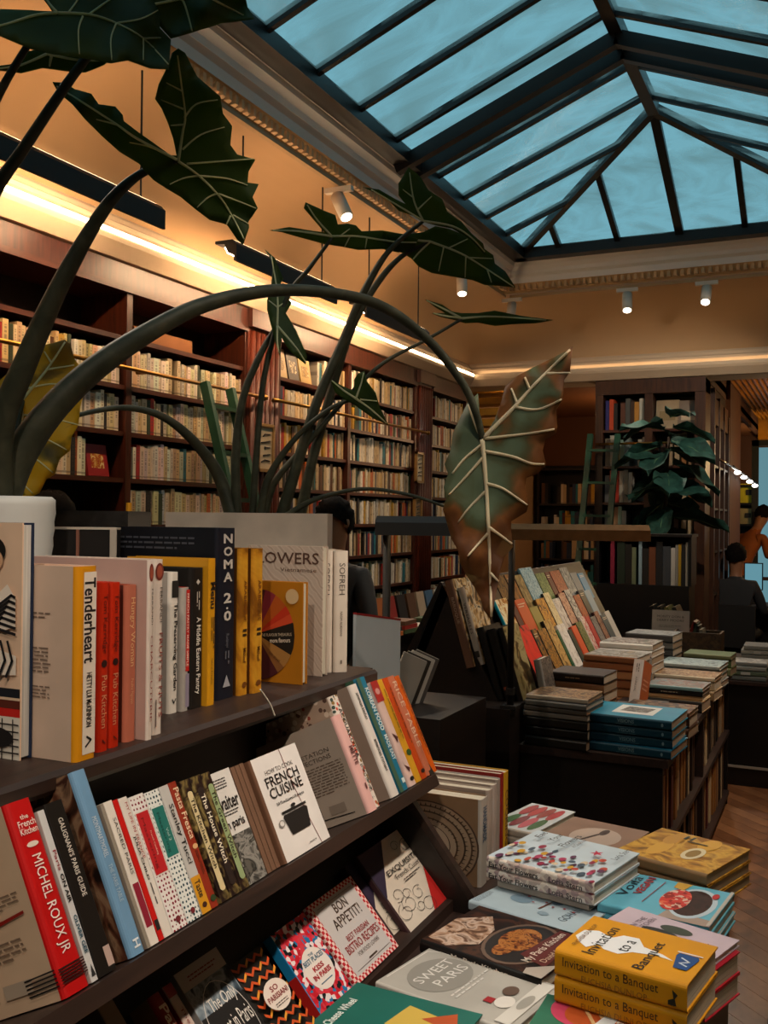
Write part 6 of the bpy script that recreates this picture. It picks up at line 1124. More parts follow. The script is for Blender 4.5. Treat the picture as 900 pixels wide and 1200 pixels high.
heap(-0.38, 6.66, 0.6305, (0.2, 0.2), [(0.03, '6a6660', '8a867e', 'first book up'), (0.03, '5a5854', '7a766e', 'second book up'), (0.03, '6a6862', '8e8a82', 'third book up'), (0.03, '5a5652', '7e7a72', 'fourth book up'), (0.03, '7a766e', '9a968c', 'fifth book up'), (0.03, '6e6a64', '8a867e', 'topmost book')], 'in the tall narrow grey stack on the far table')
o = MB().box(0, 0.3, 0, 0.02, 0, 0.24).build('picture_frame', paint('8a8680', 0.4)); o.matrix_world = Matrix.Translation((-0.35, 6.92, 0.631)) @ Matrix.Rotation(radians(-12), 4, 'X'); tag(o, 'white framed black picture standing on the far table', 'picture frame')
MB().box(0.04, 0.26, -0.002, 0, 0.04, 0.2).build('picture', paint('1a1816', 0.3), o)
# wooden box with leaning books, printed grey board
q = onZ(818, 772, 0.64); e = empty('wooden_box', (q.x, q.y + 0.02, 0.6305)); tag(e, 'worn brown wooden box with leaning books on the far table', 'box')
CR = wood('worn_crate_wood', '2a1c10', '5a4226', 0.6)
for a in ((-0.16, 0.16, -0.11, -0.095), (-0.16, 0.16, 0.095, 0.11), (-0.16, -0.145, -0.095, 0.095), (0.145, 0.16, -0.095, 0.095)): MB().box(*a, 0, 0.2).build('side', CR, e)
MB().box(-0.145, 0.145, -0.095, 0.095, 0, 0.012).build('bottom', CR, e)
for k, (c, lb) in enumerate((('6a1c14', 'dark red'), ('3a4a3c', 'grey-green'), ('1a1614', 'black'), ('8a8474', 'stone grey'))):
    o = MB().box(-0.012, 0.012, 0, 0.17, 0, 0.27 - 0.02 * k).build('hardcover_book', paint(c, 0.4)); o.matrix_world = Matrix.Translation((q.x - 0.1 + 0.055 * k, q.y - 0.06, 0.643)) @ Matrix.Rotation(radians(18 - 10 * k), 4, 'Y'); MB().box(-0.0095, 0.0095, 0.004, 0.171, 0.003, 0.271 - 0.02 * k).build('pages', pagemat('9a8a70'), o); tag(o, lb + ' book leaning in the worn wooden box', 'hardcover')
q = onZ(785, 765, 0.66); yb_ = q.y
book('art_book', 0.33, 0.26, 0.02, 'a09a92', '8a847c', '8a847c', Matrix.Translation((onY(763, 740, yb_).x, yb_, 0.6305)) @ Matrix.Rotation(radians(-90), 4, 'Z') @ Matrix.Rotation(radians(-8), 4, 'Y'), 'grey book with black capitals standing upright behind the stacks', None, [('T', 'f', 'MONTY DON &', (0.14, 0.84, 0.86, 0.89), '3a3632', 0.0), ('T', 'f', 'DERRY MOORE', (0.14, 0.76, 0.86, 0.81), '3a3632', 0.0), ('X', 'f', (0.2, 0.62, 0.8, 0.68), '6a645e', 2)], cat='art book')
for k, (c, lb) in enumerate((('12100e', 'black'), ('1a1814', 'charcoal'), ('5a5a2a', 'olive'), ('1c1a18', 'dark'))):
    p = onY(776 + 9 * k, 735, 7.4); o = MB().box(-0.014, 0.014, 0, 0.24, 0, 0.36).build('art_book', paint(c, 0.4)); o.matrix_world = Matrix.Translation((p.x + 0.06, 7.34, 0.6355)) @ Matrix.Rotation(radians(-22), 4, 'Y'); MB().box(-0.011, 0.011, 0.004, 0.236, 0.003, 0.363).build('pages', pagemat('7a6a50'), o); MB().box(-0.01, 0.01, -0.001, 0, 0.03, 0.06).build('spine_label', paint('b8b4ac', 0.5), o)
    tag(o, '%s tall volume leaning behind the wooden box' % lb, 'art book', 'leaning volumes behind the box')
# ---- counter with books along the left wall
e = empty('wall_counter', (-2.75, 6.2, 0)); tag(e, 'dark counter along the left wall covered in books', 'counter')
MB().box(-0.3, 0.3, -2.2, 2.3, 0.86, 0.89).build('counter_top', DARK, e); MB().box(-0.28, 0.24, -2.15, 2.25, 0, 0.86).build('body', BLACK, e)
cc_ = [('cream', 'a8947a'), ('red', '8a2018'), ('white', 'b0a898'), ('brown', '5a3a24'), ('orange', 'a85a24'), ('blue', '3a5a74'), ('black', '1a1614'), ('green', '3a4a2c')]
for k in range(20):
    y = 5.0 + k * 0.165; cn, chx = cc_[(k * 5) % 8]; o = data_obj('hardcover_book', UH); o.location = (-2.62, y, 0.8905); o.scale = (0.13, 0.02, 0.2); o.rotation_euler = (radians(-12), 0, pi / 2); o.color = (*rgb(chx), 1)
    tag(o, '%s book standing face out, %s along the left wall counter' % (cn, ordn[k]), 'hardcover', 'books on the left wall counter')
for k in range(14):
    y = 5.0 + k * 0.24; cn, chx = cc_[(k * 3 + 1) % 8]
    for j in range(1 + k % 3):
        cn2, ch2x = cc_[(k * 3 + j * 2 + 1) % 8]; o = data_obj('hardcover_book', UH); o.color = (*rgb(ch2x), 1); o.rotation_euler = (0, -pi / 2, 0.04 * (j - 1)); o.scale = (0.025, 0.2, 0.15); o.location = (-2.4, y, 0.8905 + 0.0125 + j * 0.0255)
        tag(o, '%s flat book, %s up in the %s pile along the counter front' % (cn2, ['lowest', 'second', 'third'][j], ordn[k]), 'hardcover', 'flat books on the left wall counter')
# ---- alcove bookcase in the dim recess
e = empty('alcove_bookcase', (-2.6, 12.3, 0)); tag(e, 'dim bookcase in the recess behind the big hanging leaf', 'bookcase')
MB().box(-0.95, 1.4, 0.27, 0.29, 0, 2.3).build('back_panel', BLACK, e)
for z in (0.4, 0.75, 1.1, 1.45, 1.8, 2.25): MB().box(-0.95, 1.4, 0, 0.27, z - 0.025, z).build('shelf', DARK, e)
for x in (-0.95, -0.16, 0.62, 1.38): MB().box(x, x + 0.03, 0, 0.27, 0, 2.3).build('side', DARK, e)
sv, sf, sc_ = [], [], []
for z in (0.75, 1.1, 1.45, 1.8):
    x = -3.5
    while x < -1.3:
        t = R.uniform(0.02, 0.05); hh = R.uniform(0.18, 0.28); c = mul(rgb(R.choice([v for _, v in CREAMS + ACC + hc])), 0.9); n = len(sv)
        sv += [(x, 12.34, z), (x + t, 12.34, z), (x + t, 12.34, z + hh), (x, 12.34, z + hh), (x, 12.5, z), (x + t, 12.5, z), (x + t, 12.5, z + hh), (x, 12.5, z + hh)]; sf += [(n, n + 1, n + 2, n + 3), (n + 3, n + 2, n + 6, n + 7), (n, n + 3, n + 7, n + 4), (n + 1, n + 5, n + 6, n + 2)]; sc_ += [c, c, c, c]
        x += t + (0.002 if R.random() < 0.8 else 0.12)
o = mesh_obj('recess_books', sv, sf, attr_mat()); color_attr(o.data, sc_); tag(o, 'many small dim books in the recess bookcase', 'books', kind='stuff')
# gilded bracket moulding at the end of the left wall
q = onY(585, 478, 9.6); b = MB()
for k in range(5): b.box(-3.62, q.x + 0.18 - 0.04 * (4 - k), 9.5, 9.75, q.z - 0.3 + 0.11 * k, q.z - 0.3 + 0.11 * k + 0.07)
o = b.build('trim_4', paint('b8842a', 0.5, 0.2)); o['kind'] = 'structure'
def pendant(x, y, z, zc, energy, c, label):  # added point lights with pendant fixtures, lighting the recess and far rooms
    e = empty('pendant_lamp', (x, y, z)); tag(e, label, 'lamp')
    MB().tube([(0, 0, 0.1), (0, 0, zc - z)], 0.005, 6).build('cord', BLACK, e); MB().lathe([(0.012, 0.12), (0.02, 0.11), (0.035, 0.07), (0.031, 0.07), (0.016, 0.106), (0.01, 0.11)], 20).build('shade', BRASS, e, True)
    MB().lathe([(0.0, 0.07), (0.02, 0.06), (0.03, 0.035), (0.02, 0.01), (0.0, 0.0)], 12).build('bulb', emit('added_bulb_glow', c, 4.0), e, True)
    light('pendant_light', 'POINT', (0, 0, -0.06), e, energy=energy, color=c, shadow_soft_size=0.04)
pendant(q.x + 0.1, 9.42, q.z + 0.28, 2.93, 5.0, (1, 0.66, 0.3), 'small added brass pendant lamp beside the gilded moulding in the recess')
pendant(-1.75, 10.7, 2.6, 2.93, 22.0, (1, 0.6, 0.3), 'added unseen brass pendant lamp in the recess behind the tall bookcase')
pendant(0.1, 11.6, 2.3, 3.1, 30.0, (1, 0.68, 0.32), 'added unseen brass pendant lamp under the gilded ceiling')
pendant(-0.5, 14.6, 2.3, 3.1, 22.0, (1, 0.74, 0.45), 'added unseen brass pendant lamp at the far end of the gilded room')
# row of ceiling bulbs on a rail in the passage
e = empty('bulb_rail', (-0.98, 10.4, 2.15)); tag(e, 'short black rail with four small white bulbs in the passage', 'lamp')
MB().tube([(0, 0, 0), (0.05, 2.4, -0.1)], 0.012, 8).build('rail', BLACK, e)
for k in range(4): MB().lathe([(0, 0.02), (0.03, 0.012), (0.035, -0.005), (0.02, -0.02), (0, -0.022)], 10, (0.01 + 0.012 * k, 0.35 + 0.6 * k, -0.045 - 0.025 * k)).build('bulb', emit('small_bulb_glow', (1, 0.95, 0.85), 5.0), e, True)
# yellow cabinet, shop door, monitors
FYD = 14.8
def boxpx(x0, y0, x1, y1, Y, th, name, mat, parent=None):
    a, c = onY(x0, y1, Y), onY(x1, y0, Y); o = MB().box(0, c.x - a.x, 0, th, 0, c.z - a.z).build(name, mat, parent); o.location = (a.x, Y, a.z); return o
a = onY(853, 640, FYD); c = onY(884, 568, FYD)
e = empty('wall_cabinet', ((a.x + c.x) / 2, FYD, 0)); tag(e, 'far wall shelf with yellow boxes behind the standing person', 'cabinet')
wd = c.x - a.x
MB().box(-wd / 2, wd / 2, 0.25, 0.27, 0, c.z).build('back_panel', DARK, e)
for s in (-1, 1): MB().box(s * wd / 2 - 0.02, s * wd / 2 + 0.02, 0, 0.25, 0, c.z).build('side', DARK, e)
for z in (a.z - 0.1, a.z + 0.32, a.z + 0.62, c.z): MB().box(-wd / 2, wd / 2, 0, 0.25, z - 0.03, z).build('shelf', DARK, e)
for k, (xx, zz, w_, h_, hx, lb) in enumerate(((-0.13, a.z + 0.621, 0.2, 0.27, 'b8a018', 'left yellow box on the upper far shelf'), (0.1, a.z + 0.621, 0.24, 0.27, 'c0a61a', 'right yellow box with a dark square on the upper far shelf'), (-0.14, a.z + 0.321, 0.14, 0.2, '8a6a34', 'small tan box on the lower far shelf'), (0.09, a.z + 0.321, 0.22, 0.22, 'a08450', 'tan box with dark figures on the lower far shelf'))):
    o = MB().box(-w_ / 2, w_ / 2, 0, 0.16, 0, h_).build('yellow_box' if zz > a.z + 0.5 else 'tan_box', paint(hx, 0.5)); o.location = (e.location.x + xx, FYD + 0.02, zz); tag(o, lb, 'box')
    if k in (1, 3): MB().box(-0.04, 0.04, -0.003, 0, h_ * 0.4, h_ * 0.7).build('emblem', ink('2a2014'), o)
a = onY(880, 650, 14.2); c = onY(925, 515, 14.2)
e = empty('door_1', (a.x, 14.2, 0)); e['kind'] = 'structure'
MB().box(0, 0.09, 0, 0.06, 0, c.z).build('door_frame', paint('3a4040', 0.4), e); MB().box(0, 0.9, 0, 0.06, c.z - 0.08, c.z).build('door_frame', paint('3a4040', 0.4), e); MB().box(0.4, 0.45, 0, 0.06, 0, c.z).build('door_stile', paint('3a4040', 0.4), e)
DG = emit('daylit_street_glass', (0.22, 0.48, 0.56), 0.38)
for z0, z1 in ((0.1, 0.8), (0.85, 1.3), (1.35, c.z - 0.1)): MB().box(0.09, 0.9, 0.02, 0.03, z0, z1).build('pane', DG, e)
SCR = emit('monitor_screen_glow', (0.16, 0.38, 0.46), 0.55)
for px0, px1, lb in ((842, 854, 'left bluish monitor in front of the seated person'), (873, 893, 'right bluish monitor in front of the seated person')):
    a, c = onY(px0, 690, 10.8), onY(px1, 661, 10.8); e = empty('computer_monitor', ((a.x + c.x) / 2, 10.8, 0.75)); tag(e, lb, 'monitor'); wd = (c.x - a.x) / 2
    MB().box(-wd - 0.01, wd + 0.01, 0.0, 0.03, a.z - 0.76, c.z - 0.74).build('casing', BLACKM, e); MB().box(-wd, wd, -0.003, 0, a.z - 0.75, c.z - 0.75).build('screen', SCR, e); MB().box(-0.02, 0.02, 0.01, 0.03, 0, a.z - 0.75).build('stem', BLACKM, e); MB().box(-0.1, 0.1, -0.06, 0.08, 0, 0.012).build('foot', BLACKM, e)
e = empty('cash_desk', (-0.75, 10.8, 0)); tag(e, 'dark desk carrying the two monitors in the passage', 'desk'); MB().box(-0.3, 1.0, -0.25, 0.3, 0.72, 0.749).build('desk_top', DARK, e); MB().box(-0.28, 0.98, 0.16, 0.28, 0, 0.72).build('body', BLACK, e)

# ================================================================ PEOPLE
SKIN = paint('9a6a4c', 0.55, 0.06)
def person(loc, heading, shirt, trousers, hairc, label, pose='stand', scale=1.0, hair='short', head_turn=0.0):
    """skeleton of joints with radii grown by a Skin modifier; materials assigned by height"""
    J = {}; E = []; Rr = {}
    def v(n, x, y, z, rx, ry=None): J[n] = Vector((x, y, z)); Rr[n] = (rx, ry or rx)
    sit = pose == 'sit'; hz = 0.50 if sit else 0.93; bend = 0.55 if pose == 'bend' else 0.0
    dy = lambda z: bend * max(0, z - hz) * 1.2
    v('pelvis', 0, 0, hz, 0.15, 0.11); v('waist', 0, dy(hz + .15), hz + 0.17, 0.135, 0.10); v('chest', 0, dy(hz + .36), hz + 0.36, 0.17, 0.115); v('neckb', 0, dy(hz + .52), hz + 0.525, 0.075); v('neck', 0, dy(hz + .6) + .01, hz + 0.59, 0.055)
    v('head1', 0, dy(hz + .66) + .02, hz + 0.67, 0.075, 0.085); v('head2', 0, dy(hz + .76) + .015, hz + 0.76, 0.082, 0.098); v('head3', 0, dy(hz + .84) + .01, hz + 0.825, 0.05, 0.06)
    E += [('pelvis', 'waist'), ('waist', 'chest'), ('chest', 'neckb'), ('neckb', 'neck'), ('neck', 'head1'), ('head1', 'head2'), ('head2', 'head3')]
    for s, n in ((-1, 'l'), (1, 'r')):
        v('sh' + n, s * 0.175, dy(hz + .47), hz + 0.475, 0.068); fwd_ = 0.25 if (sit or bend) else 0.04
        v('el' + n, s * 0.245, dy(hz + .3) + fwd_ * 0.4, hz + 0.22, 0.045); v('wr' + n, s * 0.2, dy(hz + .1) + fwd_ + (0.06 if not sit else 0.1), hz + (0.02 if not (sit or bend) else 0.22), 0.03); w = J['wr' + n]
        d = (w - J['el' + n]).normalized(); v('pm' + n, *(w + d * 0.07), 0.033, 0.018)
        E += [('chest', 'sh' + n), ('sh' + n, 'el' + n), ('el' + n, 'wr' + n), ('wr' + n, 'pm' + n)]
        for k, (ox, ln) in enumerate(((-0.024, 0.075), (-0.008, 0.085), (0.008, 0.08), (0.024, 0.06))):
            v('fa%d%s' % (k, n), *(J['pm' + n] + d * (ln * 0.55) + Vector((ox, 0.005, 0))), 0.0085); v('fb%d%s' % (k, n), *(J['pm' + n] + d * ln + Vector((ox, 0.02, 0))), 0.007); E += [('pm' + n, 'fa%d%s' % (k, n)), ('fa%d%s' % (k, n), 'fb%d%s' % (k, n))]
        v('th' + n, *(w + d * 0.055 + Vector((-s * 0.04, 0.015, 0))), 0.009); E.append(('wr' + n, 'th' + n))
        if sit: v('hp' + n, s * 0.09, 0.02, hz, 0.095); v('kn' + n, s * 0.12, 0.44, hz - 0.02, 0.065); v('an' + n, s * 0.12, 0.42, 0.08, 0.045); v('to' + n, s * 0.12, 0.58, 0.035, 0.035)
        else: v('hp' + n, s * 0.09, 0, hz - 0.06, 0.1); v('kn' + n, s * 0.1, 0.02, 0.49, 0.065); v('an' + n, s * 0.105, -0.01, 0.085, 0.045); v('to' + n, s * 0.115, 0.14, 0.035, 0.035)
        E += [('pelvis', 'hp' + n), ('hp' + n, 'kn' + n), ('kn' + n, 'an' + n), ('an' + n, 'to' + n)]
    names = list(J); me = bpy.data.meshes.new('person'); me.from_pydata([tuple(J[n]) for n in names], [(names.index(a), names.index(b)) for a, b in E], [])
    o = bpy.data.objects.new('person', me); col.objects.link(o); m = o.modifiers.new('skin', 'SKIN'); sk = me.skin_vertices[0].data
    for i, n in enumerate(names): sk[i].radius = Rr[n]; sk[i].use_root = (n == 'pelvis')
    o.modifiers.new('sub', 'SUBSURF').levels = 2
    bpy.context.view_layer.update(); dg = bpy.context.evaluated_depsgraph_get(); nm = bpy.data.meshes.new_from_object(o.evaluated_get(dg)); o.modifiers.clear(); o.data = nm; bpy.data.meshes.remove(me)
    nm.materials.clear()
    for mt in (SKIN, shirt, trousers, paint('1a1412', 0.4)): nm.materials.append(mt)
    mi = []
    for p in nm.polygons:
        c = p.center; hand = min((c - J['pml']).length, (c - J['pmr']).length) < 0.085
        mi.append(0 if (c.z > hz + 0.56 or hand) else (3 if c.z < 0.1 else (1 if c.z > hz - 0.02 and not (sit and c.y > 0.16 and c.z < hz + 0.12) else 2)))
    nm.polygons.foreach_set('material_index', mi); nm.polygons.foreach_set('use_smooth', [True] * len(mi))
    hc_ = J['head2']
    # hair: upper shell of the head, longer at the back
    b = MB(); seg, rg = 18, 10; vs = []
    for i in range(rg + 1):
        t_ = i / rg * (pi * 0.62)
        for k in range(seg):
            a = 2 * pi * k / seg; back = -sin(a) if True else 0
            tt_ = t_ * (1.0 + (0.35 if hair == 'long' else 0.12) * max(0, back) - 0.32 * max(0, sin(a)))
            rr = 0.1 + 0.007 * sin(7 * a + 2.3 * i) + 0.004 * sin(13 * a - 3.1 * i); vs.append((hc_.x + rr * sin(tt_) * cos(a) * 0.98, hc_.y - 0.006 + rr * 1.16 * sin(tt_) * sin(a), hc_.z + 0.012 + rr * 1.16 * cos(tt_)))
    b.add(vs, [(i * seg + k, i * seg + (k + 1) % seg, (i + 1) * seg + (k + 1) % seg, (i + 1) * seg + k) for i in range(rg) for k in range(seg)]); b.build('hair', paint(hairc, 0.9, 0.5, 45, 0.1), o, True)
    b = MB(); b.add([(hc_.x - .012, hc_.y + .098, hc_.z - .035), (hc_.x + .012, hc_.y + .098, hc_.z - .035), (hc_.x, hc_.y + .124, hc_.z - .03), (hc_.x, hc_.y + .1, hc_.z + .015)], [(0, 1, 2), (0, 2, 3), (1, 3, 2)]); b.build('nose', SKIN, o)
    for s in (-1, 1):
        MB().lathe([(0, .010), (.008, .006), (.011, 0), (.008, -.006), (0, -.010)], 10, (hc_.x + s * .033, hc_.y + .088, hc_.z + .012)).build('eye', paint('221a16', 0.2), o, True)
        MB().lathe([(0, .03), (.012, .018), (.014, 0), (.01, -.02), (0, -.028)], 8, (hc_.x + s * .086, hc_.y + .0, hc_.z - .01)).build('ear', SKIN, o, True)
    MB().box(hc_.x - .024, hc_.x + .024, hc_.y + .083, hc_.y + .094, hc_.z - .072, hc_.z - .062).build('mouth', paint('7a4034', 0.5), o)
    o.location = loc; o.rotation_euler = (0, 0, heading); o.scale = (scale,) * 3; tag(o, label, 'person'); return o
p = at(393, 614, 4.75); o = person((p.x, p.y, 0), radians(170), paint('1e1a18', 0.7), paint('1a1a20', 0.7), '15100d', 'person with dark wavy hair and glasses looking down behind the pale planter', scale=0.935, hair='long')
hz_ = 0.93 + 0.76
b = MB()
for s in (-1, 1): b.tube([(s * .036 + .026 * cos(a * pi / 6), 0.118, hz_ + 0.008 + .02 * sin(a * pi / 6)) for a in range(13)], 0.0025, 5)
b.tube([(-0.01, 0.118, hz_ + .012), (0.01, 0.118, hz_ + .012)], 0.0025, 5); b.build('glasses', BLACK, o)
p = at(62, 584, 3.9); person((p.x, p.y, 0), radians(100), paint('2a2622', 0.7), paint('1a1a1c', 0.7), '120d0b', 'person with dark hair half hidden behind the left planter', scale=0.93, hair='long')
p = at(862, 690, 9.55); person((p.x, p.y, 0), radians(-8), paint('2c2c2e', 0.8), paint('141416', 0.8), '120e0c', 'person in a dark grey jacket seated at the monitors, seen from behind', 'sit', 1.0)
e = empty('desk_chair', (p.x, p.y, 0)); tag(e, 'dark chair under the seated person at the monitors', 'chair')
MB().box(-0.22, 0.22, -0.2, 0.22, 0.33, 0.38).build('seat', BLACKM, e); MB().box(-0.2, 0.2, -0.26, -0.21, 0.4, 0.8).build('backrest', BLACKM, e)
for sx in (-0.19, 0.19):
    for sy in (-0.17, 0.19): MB().tube([(sx, sy, 0), (sx, sy, 0.33)], 0.014, 8).build('leg', BLACKM, e)
p = at(863, 640, 12.6); person((p.x, p.y, 0), radians(-35), paint('8a4a1c', 0.8, 0.15), paint('2a2420', 0.8), '17110e', 'standing person in a rust brown shirt bending forward in the far room', 'bend', 1.0)
# ================================================================ PLANTS
def leafmat(name, c1, c2, c3, sc=5.0, p=(0.3, 0.5, 0.72)):
    m, nt, b = nodes_of(name); tc = N(nt, 'ShaderNodeTexCoord'); n = N(nt, 'ShaderNodeTexNoise', Scale=sc, Detail=4.0, Distortion=0.8); nt.links.new(tc.outputs['Object'], n.inputs['Vector'])
    r = N(nt, 'ShaderNodeValToRGB'); r.color_ramp.elements.new(0.5)
    for e_, q, c in zip(r.color_ramp.elements, p, (c1, c2, c3)): e_.position = q; e_.color = (*rgb(c), 1)
    nt.links.new(n.outputs['Fac'], r.inputs[0]); nt.links.new(r.outputs[0], b.inputs['Base Color']); b.inputs['Roughness'].default_value = 0.58; b.inputs['Specular IOR Level'].default_value = 0.3
    n2 = N(nt, 'ShaderNodeTexNoise', Scale=60.0, Detail=2.0); nt.links.new(tc.outputs['Object'], n2.inputs['Vector']); bump(nt, b, n2.outputs['Fac'], 0.15, 0.002)
    return m
LGREEN = leafmat('dark_alocasia_leaf', '22330f', '2c4018', '40561e')
LYEL = leafmat('yellowing_leaf', '2c3010', '5a5212', 'c49a18', 9.0, (0.38, 0.45, 0.52))
LOLD = leafmat('withering_leaf', '4e2a14', '3e4a34', '55644c', 5.5, (0.45, 0.5, 0.6))
def dry_leaf():
    m, nt, b = nodes_of('withering_leaf'); a = N(nt, 'ShaderNodeAttribute'); a.attribute_name = 'dry'; tc = N(nt, 'ShaderNodeTexCoord')
    n = N(nt, 'ShaderNodeTexNoise', Scale=14.0, Detail=4.0, Distortion=1.0); nt.links.new(tc.outputs['Object'], n.inputs['Vector'])
    ad = N(nt, 'ShaderNodeMath', operation='MULTIPLY_ADD'); nt.links.new(n.outputs['Fac'], ad.inputs[0]); ad.inputs[1].default_value = 0.9; nt.links.new(a.outputs['Fac'], ad.inputs[2])
    r = N(nt, 'ShaderNodeValToRGB'); cr = r.color_ramp
    while len(cr.elements) < 5: cr.elements.new(0.5)
    for e_, (q, c) in zip(cr.elements, ((0.0, '6c7c64'), (0.42, '586850'), (0.62, '4a4a2c'), (0.78, '7a4a22'), (1.0, '5a3216'))): e_.position = q; e_.color = (*rgb(c), 1)
    nt.links.new(ad.outputs[0], r.inputs[0]); nt.links.new(r.outputs[0], b.inputs['Base Color']); b.inputs['Roughness'].default_value = 0.5; b.inputs['Specular IOR Level'].default_value = 0.3
    return m
LOLD = dry_leaf()
LFIG = leafmat('fig_leaf', '14302a', '1e4038', '2e564c')
VEIN = paint('dde0b8', 0.5, 0.1); VEIN2 = paint('e0d0b0', 0.5, 0.1)
STEM = leafmat('petiole_skin', '2a2c20', '36382a', '464536', 20.0)
def translucent(m, c, f):
    nt = m.node_tree; b = nt.nodes['Principled BSDF']; o = [n for n in nt.nodes if n.type == 'OUTPUT_MATERIAL'][0]
    t = N(nt, 'ShaderNodeBsdfTranslucent'); t.inputs[0].default_value = (*c, 1); mx = N(nt, 'ShaderNodeMixShader'); mx.inputs[0].default_value = f
    nt.links.new(b.outputs[0], mx.inputs[1]); nt.links.new(t.outputs[0], mx.inputs[2]); nt.links.new(mx.outputs[0], o.inputs[0])
translucent(LGREEN, (0.16, 0.24, 0.03), 0.35); translucent(LYEL, (0.6, 0.42, 0.04), 0.3); translucent(LOLD, (0.4, 0.3, 0.12), 0.25); translucent(VEIN, (0.85, 0.85, 0.5), 0.5); translucent(VEIN2, (0.8, 0.7, 0.5), 0.4)
def stemtube(plant, pts, name='stem', mat=None, n=7):
    """pts: (px, py, depth, radius_px)"""
    sp = spline(pts, n); P3 = [at(a, b, d) - plant.location for a, b, d, r in sp]; rr = [max(0.0015, r * d / FPX) for a, b, d, r in sp]
    return MB().tube(P3, rr, 12).build(name, mat or STEM, plant, True)
def leaf(plant, outline, veins, d0, gx=0.0, gy=0.0, mat=None, vmat=None, wave=0.012, curl=0.0, ref=None, vr=1.5, dry=None):
    """outline and veins traced in pixels; the blade gets its own depth, slope (metres per 100 px) and undulation"""
    ax, ay = ref or veins[0][0]
    xs = [p[0] for p in outline]; ys_ = [p[1] for p in outline]; S = max(max(xs) - min(xs), max(ys_) - min(ys_))
    def dep(x, y):
        u, v = (x - ax) / 100, (y - ay) / 100; q = ((x - ax) ** 2 + (y - ay) ** 2) / (S * S)
        return d0 + gx * u + gy * v + wave * sin((x + 0.6 * y) * 0.09 + d0) * min(1, q * 4) + wave * 0.6 * sin((y - 0.5 * x) * 0.13) * min(1, q * 4) + curl * q
    def inside(x, y):
        c = False; j = len(outline) - 1
        for i in range(len(outline)):
            xi, yi = outline[i]; xj, yj = outline[j]
            if (yi > y) != (yj > y) and x < (xj - xi) * (y - yi) / (yj - yi + 1e-9) + xi: c = not c
            j = i
        return c
    ol = []
    for i in range(len(outline)):
        a = outline[i]; b = outline[(i + 1) % len(outline)]; k = max(1, int(math.hypot(b[0] - a[0], b[1] - a[1]) / (S / 26)))
        ol += [(a[0] + (b[0] - a[0]) * t / k, a[1] + (b[1] - a[1]) * t / k) for t in range(k)]
    pts = [Vector(p) for p in ol]; st = S / 22
    y = min(ys_) + st / 2; row = 0
    while y < max(ys_):
        x = min(xs) + (st / 2 if row % 2 else 0)
        while x < max(xs):
            if inside(x, y) and min((Vector((x, y)) - p).length for p in pts[:len(ol)]) > st * 0.45: pts.append(Vector((x, y)))
            x += st
        y += st; row += 1
    n = len(ol); vs2, es, fs, *_ = delaunay_2d_cdt(pts, [(i, (i + 1) % n) for i in range(n)], [tuple(range(n))], 1, 1e-4)
    V3 = [at(p.x, p.y, dep(p.x, p.y)) - plant.location for p in vs2]
    fs = [tuple(f) for f in fs]
    o = mesh_obj('leaf', V3, fs, mat or LGREEN, plant, None, True)
    if dry:
        at_ = o.data.attributes.new('dry', 'FLOAT', 'POINT'); olv = [Vector(q) for q in ol]
        at_.data.foreach_set('value', [dry((p.x, p.y), min((p - q).length for q in olv) / S) for p in vs2])
    md = o.modifiers.new('thickness', 'SOLIDIFY'); md.thickness = 0.0016; md.offset = 0
    for vi, vp in enumerate(veins):
        sp = spline(vp, 5); w0 = vr * (1.25 if vi < 3 else 0.85)
        q = [at(a, b, dep(a, b) - 0.0022) - plant.location for a, b in sp]; rr = [max(0.5, w0 * (1 - 0.55 * i / len(q))) * d0 / FPX for i in range(len(q))]
        v_ = MB().tube(q, rr, 6).build('vein', vmat or VEIN, o, True)
    return o
POTW = paint('c6c6c4', 0.5, 0.05)
# ---- left plant in the ridged white pot
c = at(6, 600, 1.72); pA = empty('alocasia_plant', (c.x, c.y, 1.2626)); tag(pA, 'large alocasia with thick arching stems in a ridged white pot at the left edge', 'potted plant')
ptop = at(30, 582, 1.72).z - 1.2626; pr_ = 0.083
prof = [(0.06, 0)] + [(0.062 + 0.022 * (k / 24) + 0.0016 * (k % 2), ptop * (0.02 + 0.94 * k / 24)) for k in range(25)] + [(0.084, ptop * 0.985), (0.078, ptop), (0.068, ptop), (0.066, ptop * 0.9), (0.0, ptop * 0.9)]
MB().lathe(prof, 36).build('pot', POTW, pA, True)
MB().lathe([(0.066, ptop * 0.905), (0.03, ptop * 0.93), (0.0, ptop * 0.93)], 20).build('soil', paint('1a120c', 0.9), pA)
base = (4, 597, 1.72)
stemtube(pA, [(-2, 600, 1.72, 20.8), (20, 540, 1.72, 20.0), (55, 487, 1.72, 17.6), (105, 437, 1.74, 15.2), (170, 392, 1.78, 12.0), (240, 357, 1.85, 9.2), (330, 340, 1.95, 7.2), (430, 352, 2.05, 6.4), (495, 392, 2.1, 5.6), (540, 446, 2.13, 4.8), (558, 485, 2.14, 4.4), (565, 514, 2.15, 4.0)])
stemtube(pA, [(0, 600, 1.70, 15.2), (2, 500, 1.66, 15.2), (30, 425, 1.63, 13.6), (65, 345, 1.6, 11.2), (100, 280, 1.58, 8.8), (130, 235, 1.56, 7.2), (160, 207, 1.55, 5.2), (190, 193, 1.55, 4.0), (208, 189, 1.55, 3.2)])
stemtube(pA, [(-6, 600, 1.68, 11.2), (-50, 440, 1.6, 10.4), (-45, 330, 1.52, 8.8), (-10, 232, 1.48, 8.0), (25, 178, 1.45, 6.8), (65, 118, 1.42, 6.0), (98, 72, 1.4, 5.2), (130, 35, 1.4, 4.0), (172, 7, 1.4, 3.2)])
